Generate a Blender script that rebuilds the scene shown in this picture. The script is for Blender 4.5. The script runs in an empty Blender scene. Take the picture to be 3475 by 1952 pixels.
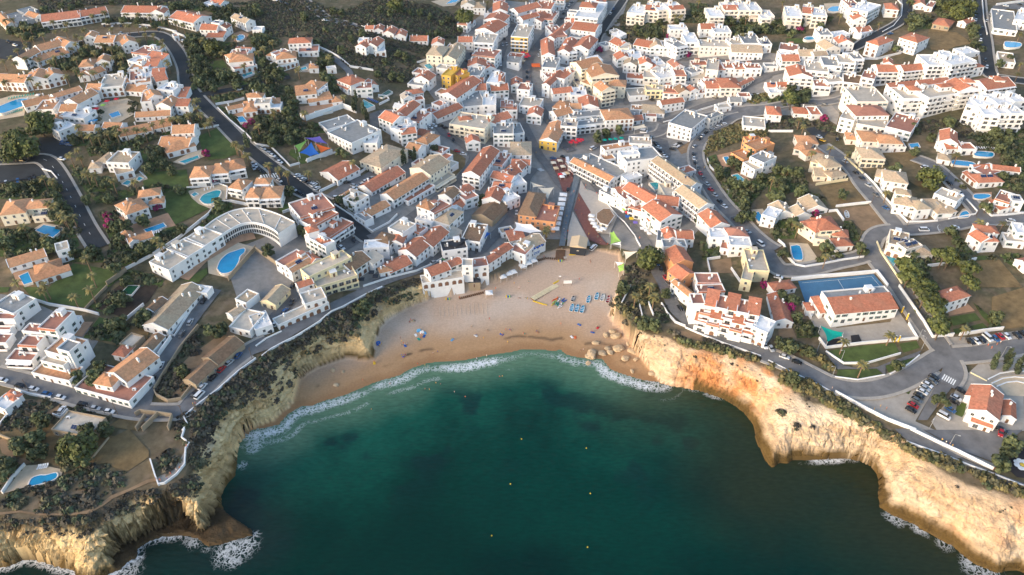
import bpy, bmesh, math, random
import numpy as np
from bisect import bisect_right
from mathutils import Vector, Matrix
from mathutils.geometry import delaunay_2d_cdt

random.seed(7)
scene = bpy.context.scene
COL = scene.collection
rad = math.radians

# ------------------------------------------------------------------ camera
PITCH = rad(38.0); CAMZ = 234.0; FPX = 2520.0; CX, CY = 1737.5, 976.0
cam = bpy.data.cameras.new('camera'); cam.sensor_width = 36.0
cam.lens = FPX/3475.0*36.0; cam.clip_start = 1.0; cam.clip_end = 9000.0
camo = bpy.data.objects.new('camera', cam); COL.objects.link(camo)
camo.location = (0, 0, CAMZ); camo.rotation_euler = (rad(90)-PITCH, 0, 0)
scene.camera = camo
# ------------------------------------------------------------------ sky, sun, exposure
SUN_EL = rad(16.0)
SUN_FROM = Vector((-0.86, -0.51, 0)).normalized()      # horizontal direction towards the sun
world = bpy.data.worlds.new('World'); scene.world = world; world.use_nodes = True
wn = world.node_tree.nodes; wl = world.node_tree.links
sky = wn.new('ShaderNodeTexSky'); sky.sky_type = 'NISHITA'; sky.sun_disc = False
sky.sun_elevation = SUN_EL; sky.sun_rotation = math.atan2(SUN_FROM.x, SUN_FROM.y)
sky.air_density = 1.0; sky.dust_density = 1.5; sky.ozone_density = 1.2
bg = wn.get('Background') or wn.new('ShaderNodeBackground')
wl.new(sky.outputs[0], bg.inputs[0]); bg.inputs[1].default_value = 0.15
out = wn.get('World Output') or wn.new('ShaderNodeOutputWorld')
wl.new(bg.outputs[0], out.inputs[0])
sun = bpy.data.lights.new('sun', 'SUN'); sun.energy = 1.5; sun.angle = rad(38.0); sun.color = (1.0, 0.77, 0.54)
suno = bpy.data.objects.new('sun', sun); COL.objects.link(suno)
sd = Vector((SUN_FROM.x*math.cos(SUN_EL), SUN_FROM.y*math.cos(SUN_EL), math.sin(SUN_EL)))
suno.rotation_euler = sd.to_track_quat('Z', 'Y').to_euler(); suno.location = (-300, -100, 400)
vs = scene.view_settings; vs.view_transform = 'Standard'; vs.look = 'None'; vs.gamma = 1.0
vs.use_curve_mapping = False; vs.exposure = 1.33

# ------------------------------------------------------------------ materials
MATS = {}
def mat(name, col, rough=0.8, var=0.12, scale=0.6, bump=0.0, spec=0.3, metal=0.0, attr=None, vobj=0.0):
    if name in MATS: return MATS[name]
    m = bpy.data.materials.new(name); m.use_nodes = True; MATS[name] = m
    nt = m.node_tree; N = nt.nodes; L = nt.links
    b = N['Principled BSDF']; b.inputs['Roughness'].default_value = rough
    b.inputs['Metallic'].default_value = metal
    b.inputs['Specular IOR Level'].default_value = spec
    geo = N.new('ShaderNodeNewGeometry')
    tex = N.new('ShaderNodeTexNoise'); tex.inputs['Scale'].default_value = scale; tex.inputs['Detail'].default_value = 6
    tex.inputs['Roughness'].default_value = 0.65
    L.new(geo.outputs['Position'], tex.inputs['Vector'])
    mr = N.new('ShaderNodeMapRange'); mr.inputs[1].default_value = 0.3; mr.inputs[2].default_value = 0.7
    mr.inputs[3].default_value = 1-var; mr.inputs[4].default_value = 1+var
    L.new(tex.outputs[0], mr.inputs[0])
    mul = N.new('ShaderNodeVectorMath'); mul.operation = 'SCALE'
    if attr:
        a = N.new('ShaderNodeAttribute'); a.attribute_name = attr; L.new(a.outputs['Color'], mul.inputs[0])
    else:
        mul.inputs[0].default_value = col[:3]
    fac = mr.outputs[0]
    if vobj:
        oi = N.new('ShaderNodeObjectInfo')
        m2 = N.new('ShaderNodeMapRange'); m2.inputs[3].default_value = 1-vobj; m2.inputs[4].default_value = 1+vobj
        L.new(oi.outputs['Random'], m2.inputs[0])
        mm = N.new('ShaderNodeMath'); mm.operation = 'MULTIPLY'; L.new(fac, mm.inputs[0]); L.new(m2.outputs[0], mm.inputs[1])
        fac = mm.outputs[0]
    L.new(fac, mul.inputs['Scale']); L.new(mul.outputs[0], b.inputs['Base Color'])
    if bump:
        bt = N.new('ShaderNodeTexNoise'); bt.inputs['Scale'].default_value = scale*3; bt.inputs['Detail'].default_value = 5
        L.new(geo.outputs['Position'], bt.inputs['Vector'])
        bp = N.new('ShaderNodeBump'); bp.inputs['Strength'].default_value = 0.6; bp.inputs['Distance'].default_value = bump
        L.new(bt.outputs[0], bp.inputs['Height']); L.new(bp.outputs[0], b.inputs['Normal'])
    m.diffuse_color = (*col[:3], 1)
    return m
def tile_mat(name, col, vobj=0.2):
    """Clay roof tiles: courses along the slope, blotches of lichen and newer tiles."""
    m = mat(name, col, 0.85, 0.32, 0.9, 0.05, 0.15, vobj=vobj)
    nt = m.node_tree; N = nt.nodes; L = nt.links; b = N['Principled BSDF']
    base = b.inputs['Base Color'].links[0].from_socket
    tc = N.new('ShaderNodeTexCoord')
    w = N.new('ShaderNodeTexWave'); w.wave_type = 'BANDS'; w.bands_direction = 'X'
    w.inputs['Scale'].default_value = 1.3; w.inputs['Distortion'].default_value = 0.6
    L.new(tc.outputs['Object'], w.inputs['Vector'])
    n2 = N.new('ShaderNodeTexNoise'); n2.inputs['Scale'].default_value = 0.18; n2.inputs['Detail'].default_value = 4
    g = N.new('ShaderNodeNewGeometry'); L.new(g.outputs['Position'], n2.inputs['Vector'])
    r = N.new('ShaderNodeMapRange'); r.inputs[1].default_value = 0.42; r.inputs[2].default_value = 0.68
    r.inputs[4].default_value = 0.45; L.new(n2.outputs[0], r.inputs[0])
    mx = N.new('ShaderNodeMix'); mx.data_type = 'RGBA'
    L.new(r.outputs[0], mx.inputs[0]); L.new(base, mx.inputs[6])
    mx.inputs[7].default_value = (col[0]*0.75+0.05, col[1]*0.95+0.04, col[2]*1.0+0.03, 1)
    m2 = N.new('ShaderNodeMapRange'); m2.inputs[3].default_value = 0.82; m2.inputs[4].default_value = 1.08
    L.new(w.outputs[0], m2.inputs[0])
    sc = N.new('ShaderNodeVectorMath'); sc.operation = 'SCALE'
    L.new(mx.outputs[2], sc.inputs[0]); L.new(m2.outputs[0], sc.inputs['Scale'])
    L.new(sc.outputs[0], b.inputs['Base Color'])
    return m
WALLC = {'w': ('white', (0.80, 0.79, 0.77)), 'c': ('cream', (0.78, 0.70, 0.55)), 'y': ('yellow', (0.70, 0.44, 0.09)),
         'o': ('orange', (0.68, 0.33, 0.16)), 'p': ('pale beige', (0.77, 0.71, 0.63)), 's': ('brown stone', (0.36, 0.28, 0.19)),
         'k': ('grey', (0.36, 0.38, 0.40)), 'd': ('black', (0.03, 0.03, 0.035)), 'l': ('pale yellow', (0.78, 0.67, 0.42))}
ROOFC = {'r': ('terracotta', (0.50, 0.190, 0.112)), 'o': ('orange tiled', (0.55, 0.275, 0.145)), 't': ('tan tiled', (0.50, 0.37, 0.25)),
         'b': ('weathered brown tiled', (0.25, 0.155, 0.095)), 'w': ('white', (0.72, 0.72, 0.71)), 'g': ('grey', (0.27, 0.275, 0.27)),
         'd': ('red-tiled', (0.40, 0.185, 0.13)), 'c': ('beige', (0.53, 0.46, 0.37)), 'k': ('black', (0.05, 0.05, 0.055)),
         'y': ('yellow', (0.68, 0.42, 0.07)), 'p': ('pinkish', (0.58, 0.42, 0.33))}
for k, (n, c) in WALLC.items(): mat('wall_'+k, c, 0.85, 0.07, 0.35, 0.02, 0.2, vobj=0.04)
for k, (n, c) in ROOFC.items():
    if k in 'rotb': tile_mat('roof_'+k, c, 0.17)
    else: mat('roof_'+k, c, 0.85, 0.16, 0.5, 0.02, 0.2, vobj=0.12)
mat('glass', (0.075, 0.082, 0.09), 0.12, 0.3, 0.4, 0, 0.5, vobj=0.5)
mat('frame', (0.55, 0.55, 0.53), 0.6)
mat('shutter', (0.05, 0.12, 0.10), 0.6)
mat('wood', (0.16, 0.085, 0.045), 0.7, 0.3, 2.0)
mat('dark', (0.03, 0.028, 0.026), 0.8)
mat('asphalt', (0.036, 0.039, 0.042), 0.85, 0.3, 0.16, 0.01)
mat('asphalt_worn', (0.160, 0.158, 0.158), 0.9, 0.3, 0.16, 0.01)
mat('cobble', (0.145, 0.142, 0.14), 0.9, 0.22, 0.5, 0.02)
mat('sidewalk', (0.36, 0.33, 0.29), 0.9, 0.14, 0.6, 0.01)
mat('white_paint', (0.78, 0.78, 0.75), 0.7, 0.12, 1.5)
mat('yellow_paint', (0.75, 0.50, 0.05), 0.7)
mat('paving', (0.35, 0.315, 0.27), 0.9, 0.16, 0.3, 0.01)
mat('town_paving', (0.25, 0.235, 0.215), 0.9, 0.2, 0.3, 0.01)
mat('plaza_pale', (0.46, 0.41, 0.35), 0.85, 0.1, 0.5)
mat('plaza_red', (0.20, 0.085, 0.07), 0.85, 0.16, 0.6)
mat('plaza_blue', (0.16, 0.185, 0.20), 0.85, 0.16, 0.6)
mat('deck', (0.43, 0.25, 0.15), 0.85, 0.18, 0.5)
mat('deck_pale', (0.55, 0.44, 0.31), 0.85, 0.12, 0.5)
mat('lawn', (0.075, 0.105, 0.028), 0.95, 0.35, 0.25, 0.05)
mat('dirt', (0.25, 0.165, 0.095), 0.95, 0.28, 0.2, 0.05)
mat('dry_grass', (0.20, 0.135, 0.062), 0.95, 0.35, 0.3, 0.08)
mat('mat_black', (0.025, 0.024, 0.028), 0.9)
mat('court', (0.06, 0.16, 0.27), 0.8, 0.1, 0.3)
mat('soil_dark', (0.05, 0.035, 0.025), 0.95, 0.4, 0.5, 0.05)
mat('pool', (0.012, 0.27, 0.50), 0.06, 0.12, 0.35, 0.015, 0.5)
mat('pool_teal', (0.02, 0.30, 0.36), 0.06, 0.12, 0.35, 0.015, 0.5)
mat('pool_green', (0.02, 0.10, 0.05), 0.1, 0.2, 0.3)
mat('leaf_a', (0.088, 0.102, 0.042), 0.7, 0.5, 0.5, vobj=0.35)
mat('leaf_b', (0.066, 0.084, 0.042), 0.7, 0.5, 0.5, vobj=0.35)
mat('leaf_pine', (0.10, 0.115, 0.030), 0.7, 0.45, 0.6, vobj=0.25)
mat('leaf_palm', (0.18, 0.155, 0.055), 0.65, 0.35, 0.8, vobj=0.3)
mat('leaf_magenta', (0.30, 0.02, 0.12), 0.8, 0.4, 1.0)
mat('scrub_leaf', (0.110, 0.104, 0.060), 0.9, 0.55, 0.25)
mat('scrub_dark', (0.066, 0.058, 0.045), 0.9, 0.5, 0.3)
mat('shrub_gold', (0.165, 0.140, 0.060), 0.9, 0.45, 0.3)
mat('scrub_grey', (0.105, 0.092, 0.068), 0.9, 0.45, 0.3)
mat('loggia', (0.20, 0.105, 0.065), 0.8)
mat('bark', (0.13, 0.09, 0.06), 0.9, 0.3, 3)
mat('bark_palm', (0.20, 0.13, 0.08), 0.9, 0.3, 3)
mat('tyre', (0.02, 0.02, 0.02), 0.8)
mat('car_glass', (0.02, 0.025, 0.03), 0.08, 0.1, 1, 0, 0.6)
CARC = {'w': ('white', (0.75, 0.75, 0.75)), 's': ('silver', (0.42, 0.44, 0.46)), 'k': ('black', (0.018, 0.018, 0.022)),
        'g': ('grey', (0.13, 0.14, 0.15)), 'b': ('blue', (0.03, 0.10, 0.25)), 'r': ('red', (0.42, 0.025, 0.03)), 'n': ('green', (0.05, 0.38, 0.12)),
        'y': ('yellow', (0.7, 0.4, 0.02))}
for k, (n, c) in CARC.items(): mat('car_'+k, c, 0.25, 0.03, 1, 0, 0.5, metal=0.15)
for n, c in {'white_cloth': (0.78, 0.77, 0.75), 'cream_cloth': (0.68, 0.60, 0.47), 'red_cloth': (0.6, 0.03, 0.05), 'orange_cloth': (0.75, 0.14, 0.03),
             'green_cloth': (0.30, 0.50, 0.10), 'blue_cloth': (0.02, 0.12, 0.42), 'teal_cloth': (0.0, 0.30, 0.24), 'purple_cloth': (0.16, 0.12, 0.42),
             'black_cloth': (0.03, 0.035, 0.045), 'skyblue_cloth': (0.12, 0.38, 0.62), 'yellow_cloth': (0.7, 0.48, 0.04), 'khaki_cloth': (0.62, 0.47, 0.30)}.items():
    mat(n, c, 0.85, 0.06, 0.5)
mat('skin', (0.42, 0.22, 0.14), 0.6); mat('hair', (0.04, 0.025, 0.015), 0.7)
mat('steel', (0.35, 0.36, 0.37), 0.5, metal=0.3)
mat('solar', (0.02, 0.035, 0.09), 0.15, 0.1, 1, 0, 0.6)
mat('boat_white', (0.72, 0.74, 0.74), 0.4); mat('boat_blue', (0.05, 0.30, 0.46), 0.6); mat('boat_red', (0.30, 0.03, 0.04), 0.6); mat('boat_grey', (0.4, 0.42, 0.42), 0.6)
mat('blue_paint', (0.03, 0.16, 0.45), 0.6)

# ------------------------------------------------------------------ numbers
def vnoise(x, y, z=None, seed=0):
    """Smooth value noise, arrays in, 0..1 out."""
    if z is None: z = np.zeros_like(x)
    xi = np.floor(x).astype(np.int64); yi = np.floor(y).astype(np.int64); zi = np.floor(z).astype(np.int64)
    fx = x-xi; fy = y-yi; fz = z-zi
    fx = fx*fx*(3-2*fx); fy = fy*fy*(3-2*fy); fz = fz*fz*(3-2*fz)
    def h(a, b, c):
        n = (a*374761393+b*668265263+c*2147483647+seed*974711) & 0xffffffff
        n = ((n ^ (n >> 13))*1274126177) & 0xffffffff
        n = (n ^ (n >> 16)) & 0xffff
        return n/65535.0
    r = 0
    for dx in (0, 1):
        wx = fx if dx else 1-fx
        for dy in (0, 1):
            wy = fy if dy else 1-fy
            for dz in (0, 1):
                wz = fz if dz else 1-fz
                r = r+wx*wy*wz*h(xi+dx, yi+dy, zi+dz)
    return r
def fbm(x, y, z=None, oct=4, seed=0):
    if z is None: z = np.zeros_like(x)
    a = 0.5; s = 0; t = 0
    for o in range(oct):
        s = s+a*vnoise(x, y, z, seed+o*17); t += a; a *= 0.5; x = x*2.03; y = y*2.03; z = z*2.03
    return s/t
def sstep(a, b, x):
    t = np.clip((x-a)/(b-a), 0, 1); return t*t*(3-2*t)

ST, CT = math.sin(PITCH), math.cos(PITCH)
def ray(px, py):
    u = (px-CX)/FPX; v = (py-CY)/FPX
    return (u, CT-v*ST, -ST-v*CT)
def at_z(px, py, z):
    d = ray(px, py); t = (z-CAMZ)/d[2]
    return Vector((d[0]*t, d[1]*t, z))
def project(p):
    dx, dy, dz = p[0], p[1], p[2]-CAMZ
    dep = dy*CT-dz*ST; up = dy*ST+dz*CT
    return CX+FPX*dx/dep, CY-FPX*up/dep
OV = 1/0.74131                       # overview picture pixels -> photograph pixels

# ------------------------------------------------------------------ terrain height
CTRL = """1400 620 5.2 1450 560 6 1440 460 7 1420 400 8 1310 200 14 1340 60 20 1500 60 21 1320 0 23 1500 640 5.2 1300 640 6
1200 620 11 1130 680 9 1000 700 14 850 770 17 640 900 18.5 460 1040 19 430 1210 18 100 1250 18.5 0 1280 18.5 100 950 22 300 750 26 560 650 25
700 560 24 850 560 20 950 600 17 900 450 22 1000 500 17 1180 400 13 1200 300 14 700 400 28 500 260 37 430 130 42 250 250 39 100 100 45
50 350 35 100 400 34 200 550 31 50 700 28 300 500 30 800 250 32 900 150 36 1000 60 38 800 50 43 600 50 44 0 0 48 1050 150 29 1100 100 27
1250 500 10 1100 580 13 1560 640 7 1620 640 12 1640 720 14 1700 790 15 1800 830 16 1950 900 16.5 2100 1000 17 2300 1100 17 2500 1220 17
2300 850 20.5 2150 650 24 2450 850 22 2300 700 27 2500 500 33 2100 500 27 1900 450 22 1800 420 15 1720 310 10 1620 450 9 1650 560 10
1760 560 14 1850 620 18 1950 660 21 1600 330 9 1800 280 14 2050 260 22 2300 300 31 2500 330 35 1600 180 16 1800 150 23 1700 50 28 2000 50 36
2300 50 42 2500 100 44 1550 100 18 2000 180 27 2576 0 48 2570 1000 20 0 1100 20"""
cv = np.array([float(v) for v in CTRL.split()]).reshape(-1, 3)
cpts = np.array([at_z(a*OV, b*OV, z)[:] for a, b, z in cv])
def _phi(r): return r
K = _phi(np.linalg.norm(cpts[:, None, :2]-cpts[None, :, :2], axis=2))
n = len(cpts)
A = np.zeros((n+1, n+1)); A[:n, :n] = K-np.eye(n)*8.0; A[n, :n] = 1; A[:n, n] = 1
wts = np.linalg.solve(A, np.concatenate([cpts[:, 2], [0]]))
def land(x, y):
    x = np.asarray(x, float); y = np.asarray(y, float)
    r = np.full(x.shape, wts[n])
    for i in range(n):
        r = r+wts[i]*np.sqrt((x-cpts[i, 0])**2+(y-cpts[i, 1])**2+9.0)
    return np.clip(r, 4.5, 62)
def on_land(px, py):
    d = ray(px, py); lo, hi = (CAMZ-70)/-d[2], CAMZ/-d[2]
    ts = np.linspace(lo, hi, 160)
    f = CAMZ+d[2]*ts-land(d[0]*ts, d[1]*ts)
    k = int(np.argmax(f < 0)) if (f < 0).any() else len(ts)-1
    t = ts[max(k, 1)]
    if k > 0:
        a, b = f[k-1], f[k]; t = ts[k-1]+(ts[k]-ts[k-1])*a/(a-b+1e-9)
    return (d[0]*t, d[1]*t, CAMZ+d[2]*t)
def tl(x0, y0, s, lst):
    return [(x0+lst[i]/s, y0+lst[i+1]/s) for i in range(0, len(lst), 2)]
TS = 2.9643
# ---- coast lines in photograph pixels
D = lambda *l: tl(0, 1464, TS, l)
E = lambda *l: tl(869, 976, TS, l)
Fq = lambda *l: tl(1738, 732, TS, l)
G = lambda *l: tl(2606, 1464, TS, l)
O = lambda *l: tl(0, 0, 0.74131, l)
left_base = D(-700, 1500, -350, 1420, -150, 1385, 0, 1372, 130, 1345, 225, 1295, 330, 1290, 440, 1315, 560, 1360, 740, 1405, 770, 1470, 880, 1540, 1020, 1500, 1100, 1440, 1200, 1400, 1300, 1310, 1395, 1265,
    1380, 1190, 1480, 1120, 1640, 1060, 1830, 1050, 1990, 1085, 2090, 1165, 2250, 1135, 2400, 1090, 2550, 1050, 2545, 990, 2400, 900, 2280, 820, 2235, 750, 2232, 650, 2280, 540, 2365, 450, 2385, 330, 2390, 240, 2410, 120)
left_base_s = E(60, 1385, 180, 1350, 230, 1290, 340, 1200, 390, 1120, 430, 1000, 450, 930, 520, 870, 640, 800, 800, 750, 900, 715, 1000, 710, 1100, 725, 1175, 695, 1200, 560, 1230, 420, 1300, 330, 1450, 230, 1600, 160, 1750, 100, 1850, 40)
right_base_s = Fq(1120, 560, 1130, 640, 1080, 700, 1040, 800, 1030, 900, 975, 980, 1030, 1080, 1100, 1180, 1180, 1290, 1230, 1380, 1300, 1447)
right_base = O(1660, 962, 1690, 972, 1760, 985, 1820, 1005, 1870, 1038, 1895, 1070, 1900, 1110, 1925, 1160) + G(30, 372, 80, 360, 120, 318, 190, 332, 250, 298, 400, 300, 600, 282, 795, 275, 930, 300, 1040, 350, 1090, 430, 1110, 530, 1098, 630, 1112, 700, 1115, 765, 1250, 850, 1470, 940, 1540, 990, 1700, 1080, 1870, 1170, 1980, 1270, 2100, 1350, 2300, 1430, 2500, 1400, 2650, 1460, 3000, 1600, 3400, 1700)
water_line = E(-60, 1440, 100, 1415, 230, 1385, 330, 1270, 450, 1200, 560, 1190, 700, 1140, 900, 1085, 1200, 955, 1450, 885, 1560, 815, 1740, 758, 2080, 738, 2300, 695, 2480, 665) + Fq(0, 1372, 120, 1345, 300, 1350, 420, 1368, 480, 1350, 540, 1400, 640, 1425, 760, 1440, 900, 1447) + O(1535, 930, 1575, 945, 1620, 958, 1660, 962)
left_top = D(-700, 1050, -350, 960, 0, 850, 240, 895, 420, 868, 640, 835, 900, 830, 1080, 710, 1260, 620, 1420, 590, 1600, 600, 1720, 570, 1850, 470, 1900, 330, 1910, 180, 1960, 60) + O(480, 1075, 500, 1045, 540, 1005, 600, 955, 660, 905, 720, 860, 790, 815, 860, 775, 930, 742, 990, 715, 1040, 698, 1085, 715)
right_top = O(1573, 668, 1560, 695, 1556, 740, 1550, 780) + Fq(1040, 1000, 1120, 1030, 1240, 1130, 1360, 1190, 1480, 1200, 1600, 1220, 1720, 1290, 1850, 1330) + O(1850, 890, 1930, 922, 1975, 955, 2030, 1000, 2090, 1026, 2150, 1048, 2212, 1072, 2270, 1102, 2312, 1132, 2366, 1178, 2430, 1215, 2500, 1228, 2576, 1245, 2700, 1290, 2800, 1340)
SAND_BACK = 5.0
def sand_z(i, nn): return 0.3+4.2*(i/(nn-1))
LB = [at_z(a, b, 0.0) for a, b in left_base]+[at_z(a, b, 0.2+4.0*min(1, (i/(len(left_base_s)-1))**1.6)) for i, (a, b) in enumerate(left_base_s)]
RB = [at_z(a, b, 4.6-4.3*min(1, i/(len(right_base_s)-1))) for i, (a, b) in enumerate(right_base_s)]+[at_z(a, b, 0.0) for a, b in right_base]
WL = [at_z(a, b, 0.0) for a, b in water_line]
LT = [Vector(on_land(a, b)) for a, b in left_top]
RT = [Vector(on_land(a, b)) for a, b in right_top]
nlb = len(left_base)
beach_poly = [at_z(*p, 0) for p in E(-60, 1440)]+WL+[RB[i] for i in range(len(right_base_s)-1, -1, -1)]+[at_z(a*OV, b*OV, 5) for a, b in ((1560, 640), (1500, 628), (1400, 628), (1330, 650), (1260, 700), (1130, 735))]+LB[len(LB)-1:nlb-1:-1]
sea_poly = LB[:nlb]+WL+RB[len(right_base_s):]+[Vector((900, 60, 0)), Vector((900, -900, 0)), Vector((-900, -900, 0)), Vector((-900, 60, 0))]
left_band = LB+LT[::-1]
right_band = RB+RT[::-1]
def seg_dist(X, Y, P):
    best = np.full(X.shape, 1e9); arc = np.zeros(X.shape); acc = 0
    for a, b in zip(P[:-1], P[1:]):
        dx, dy = b[0]-a[0], b[1]-a[1]; l2 = dx*dx+dy*dy+1e-9
        t = np.clip(((X-a[0])*dx+(Y-a[1])*dy)/l2, 0, 1)
        d = np.hypot(X-a[0]-t*dx, Y-a[1]-t*dy)
        m = d < best; best = np.where(m, d, best); arc = np.where(m, acc+t*math.sqrt(l2), arc); acc += math.sqrt(l2)
    return best, arc
def in_poly(X, Y, P):
    r = np.zeros(X.shape, bool); j = len(P)-1
    for i in range(len(P)):
        xi, yi, xj, yj = P[i][0], P[i][1], P[j][0], P[j][1]
        c = (yi > Y) != (yj > Y)
        r ^= c & (X < (xj-xi)*(Y-yi)/((yj-yi) if yj != yi else 1e-9)+xi)
        j = i
    return r
def axis(parts):
    o = []
    for a, b, s in parts: o += list(np.arange(a, b, s))
    return np.array(o)
XS = axis([(-3000, -900, 150), (-900, -480, 20), (-480, -262, 4), (-262, 262, 0.9), (262, 480, 4), (480, 900, 20), (900, 3001, 150)])
YS = axis([(-2000, 0, 200), (0, 120, 12), (120, 330, 0.9), (330, 720, 3), (720, 1000, 20), (1000, 4001, 250)])
GX, GY = np.meshgrid(XS, YS)
HL = land(GX, GY)
dW, _ = seg_dist(GX, GY, WL); dLB, aLB = seg_dist(GX, GY, LB); dRB, aRB = seg_dist(GX, GY, RB)
dLT, _ = seg_dist(GX, GY, LT); dRT, _ = seg_dist(GX, GY, RT)
inL = in_poly(GX, GY, left_band); inR = in_poly(GX, GY, right_band)
inB = in_poly(GX, GY, beach_poly); inS = in_poly(GX, GY, sea_poly)
def prof(t, kind):
    t = np.clip(t, 0, 1)
    return np.where(kind, 0.25*t+0.75*(1-(1-t)**3.0), 0.15*t+0.85*(1-(1-t)**2.6))
ZB_L = np.interp(aLB, np.cumsum([0]+[(LB[i+1]-LB[i]).to_2d().length for i in range(len(LB)-1)]), [p.z for p in LB])
ZB_R = np.interp(aRB, np.cumsum([0]+[(RB[i+1]-RB[i]).to_2d().length for i in range(len(RB)-1)]), [p.z for p in RB])
tLc = dLB/(dLB+dLT+1e-6); tRc = dRB/(dRB+dRT+1e-6)
wob = (fbm(GX*0.07, GY*0.07, seed=3)-0.5)
tLw = np.clip(tLc+wob*0.28*np.sin(np.pi*tLc), 0, 1); tRw = np.clip(tRc+wob*0.25*np.sin(np.pi*tRc), 0, 1)
# the low brown rock shelf at the foot of the left headland
shelf = in_poly(GX, GY, [at_z(a, b, 1.0) for a, b in D(1150, 1330, 1200, 1180, 1500, 1040, 1640, 960, 1820, 890, 2000, 1015, 2060, 1000, 2200, 770, 2300, 760, 2620, 1040, 2250, 1200, 1990, 1130, 1500, 1180, 1450, 1300, 1150, 1450)])
H = HL.copy()
hl = ZB_L+(HL-ZB_L)*prof(tLw, True); hr = ZB_R+(HL-ZB_R)*prof(tRw, False)
H = np.where(inL, hl, H); H = np.where(inR, hr, H)
sd_ = sstep(0, 6, np.minimum(dLT, 99)); 
H = np.where(shelf & inL, np.minimum(H, 0.4+1.6*fbm(GX*0.15, GY*0.15, seed=5)+0.5*(fbm(GX*.6, GY*.6, seed=6))), H)
beach_h = np.clip(0.062*dW, 0, 5.0)-0.0+0.10*(fbm(GX*0.12, GY*0.12, seed=9)-0.5)*np.clip(dW*0.1, 0.3, 1)*2
H = np.where(inB, beach_h, H)
H = np.where(inS, -0.05-np.minimum(5, 0.05*dW)-2.5*sstep(0, 3, np.where(dW > 8, 5, 0)), H)
dC = np.minimum(dLB, dRB); H = np.where(inS & (dW > 6), -np.minimum(5.0, np.minimum(1.6*dC+0.8, 0.05+0.05*dW+0.4*np.maximum(dW-6, 0))+0.02), H)
H = np.where((GY < 60) & ~inS & (np.abs(GX) < 900), np.minimum(H, 22), H)
HT = H.tolist(); XL = XS.tolist(); YL = YS.tolist()
def hgt(x, y):
    i = bisect_right(XL, x)-1; j = bisect_right(YL, y)-1
    i = 0 if i < 0 else (len(XL)-2 if i > len(XL)-2 else i); j = 0 if j < 0 else (len(YL)-2 if j > len(YL)-2 else j)
    fx = (x-XL[i])/(XL[i+1]-XL[i]); fy = (y-YL[j])/(YL[j+1]-YL[j])
    r0 = HT[j]; r1 = HT[j+1]
    return (r0[i]*(1-fx)+r0[i+1]*fx)*(1-fy)+(r1[i]*(1-fx)+r1[i+1]*fx)*fy
def P(px, py, h=0.0):
    """Photograph pixel -> point h metres above the terrain."""
    d = ray(px, py); t = (CAMZ-70)/-d[2]; step = 6.0
    f = lambda t: CAMZ+d[2]*t-h-hgt(d[0]*t, d[1]*t)
    tp = t
    for _ in range(400):
        if f(t) < 0: break
        tp = t; t += step
    a, b = tp, t
    for _ in range(18):
        m = (a+b)/2
        if f(m) < 0: b = m
        else: a = m
    return Vector((d[0]*b, d[1]*b, CAMZ+d[2]*b))

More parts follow.
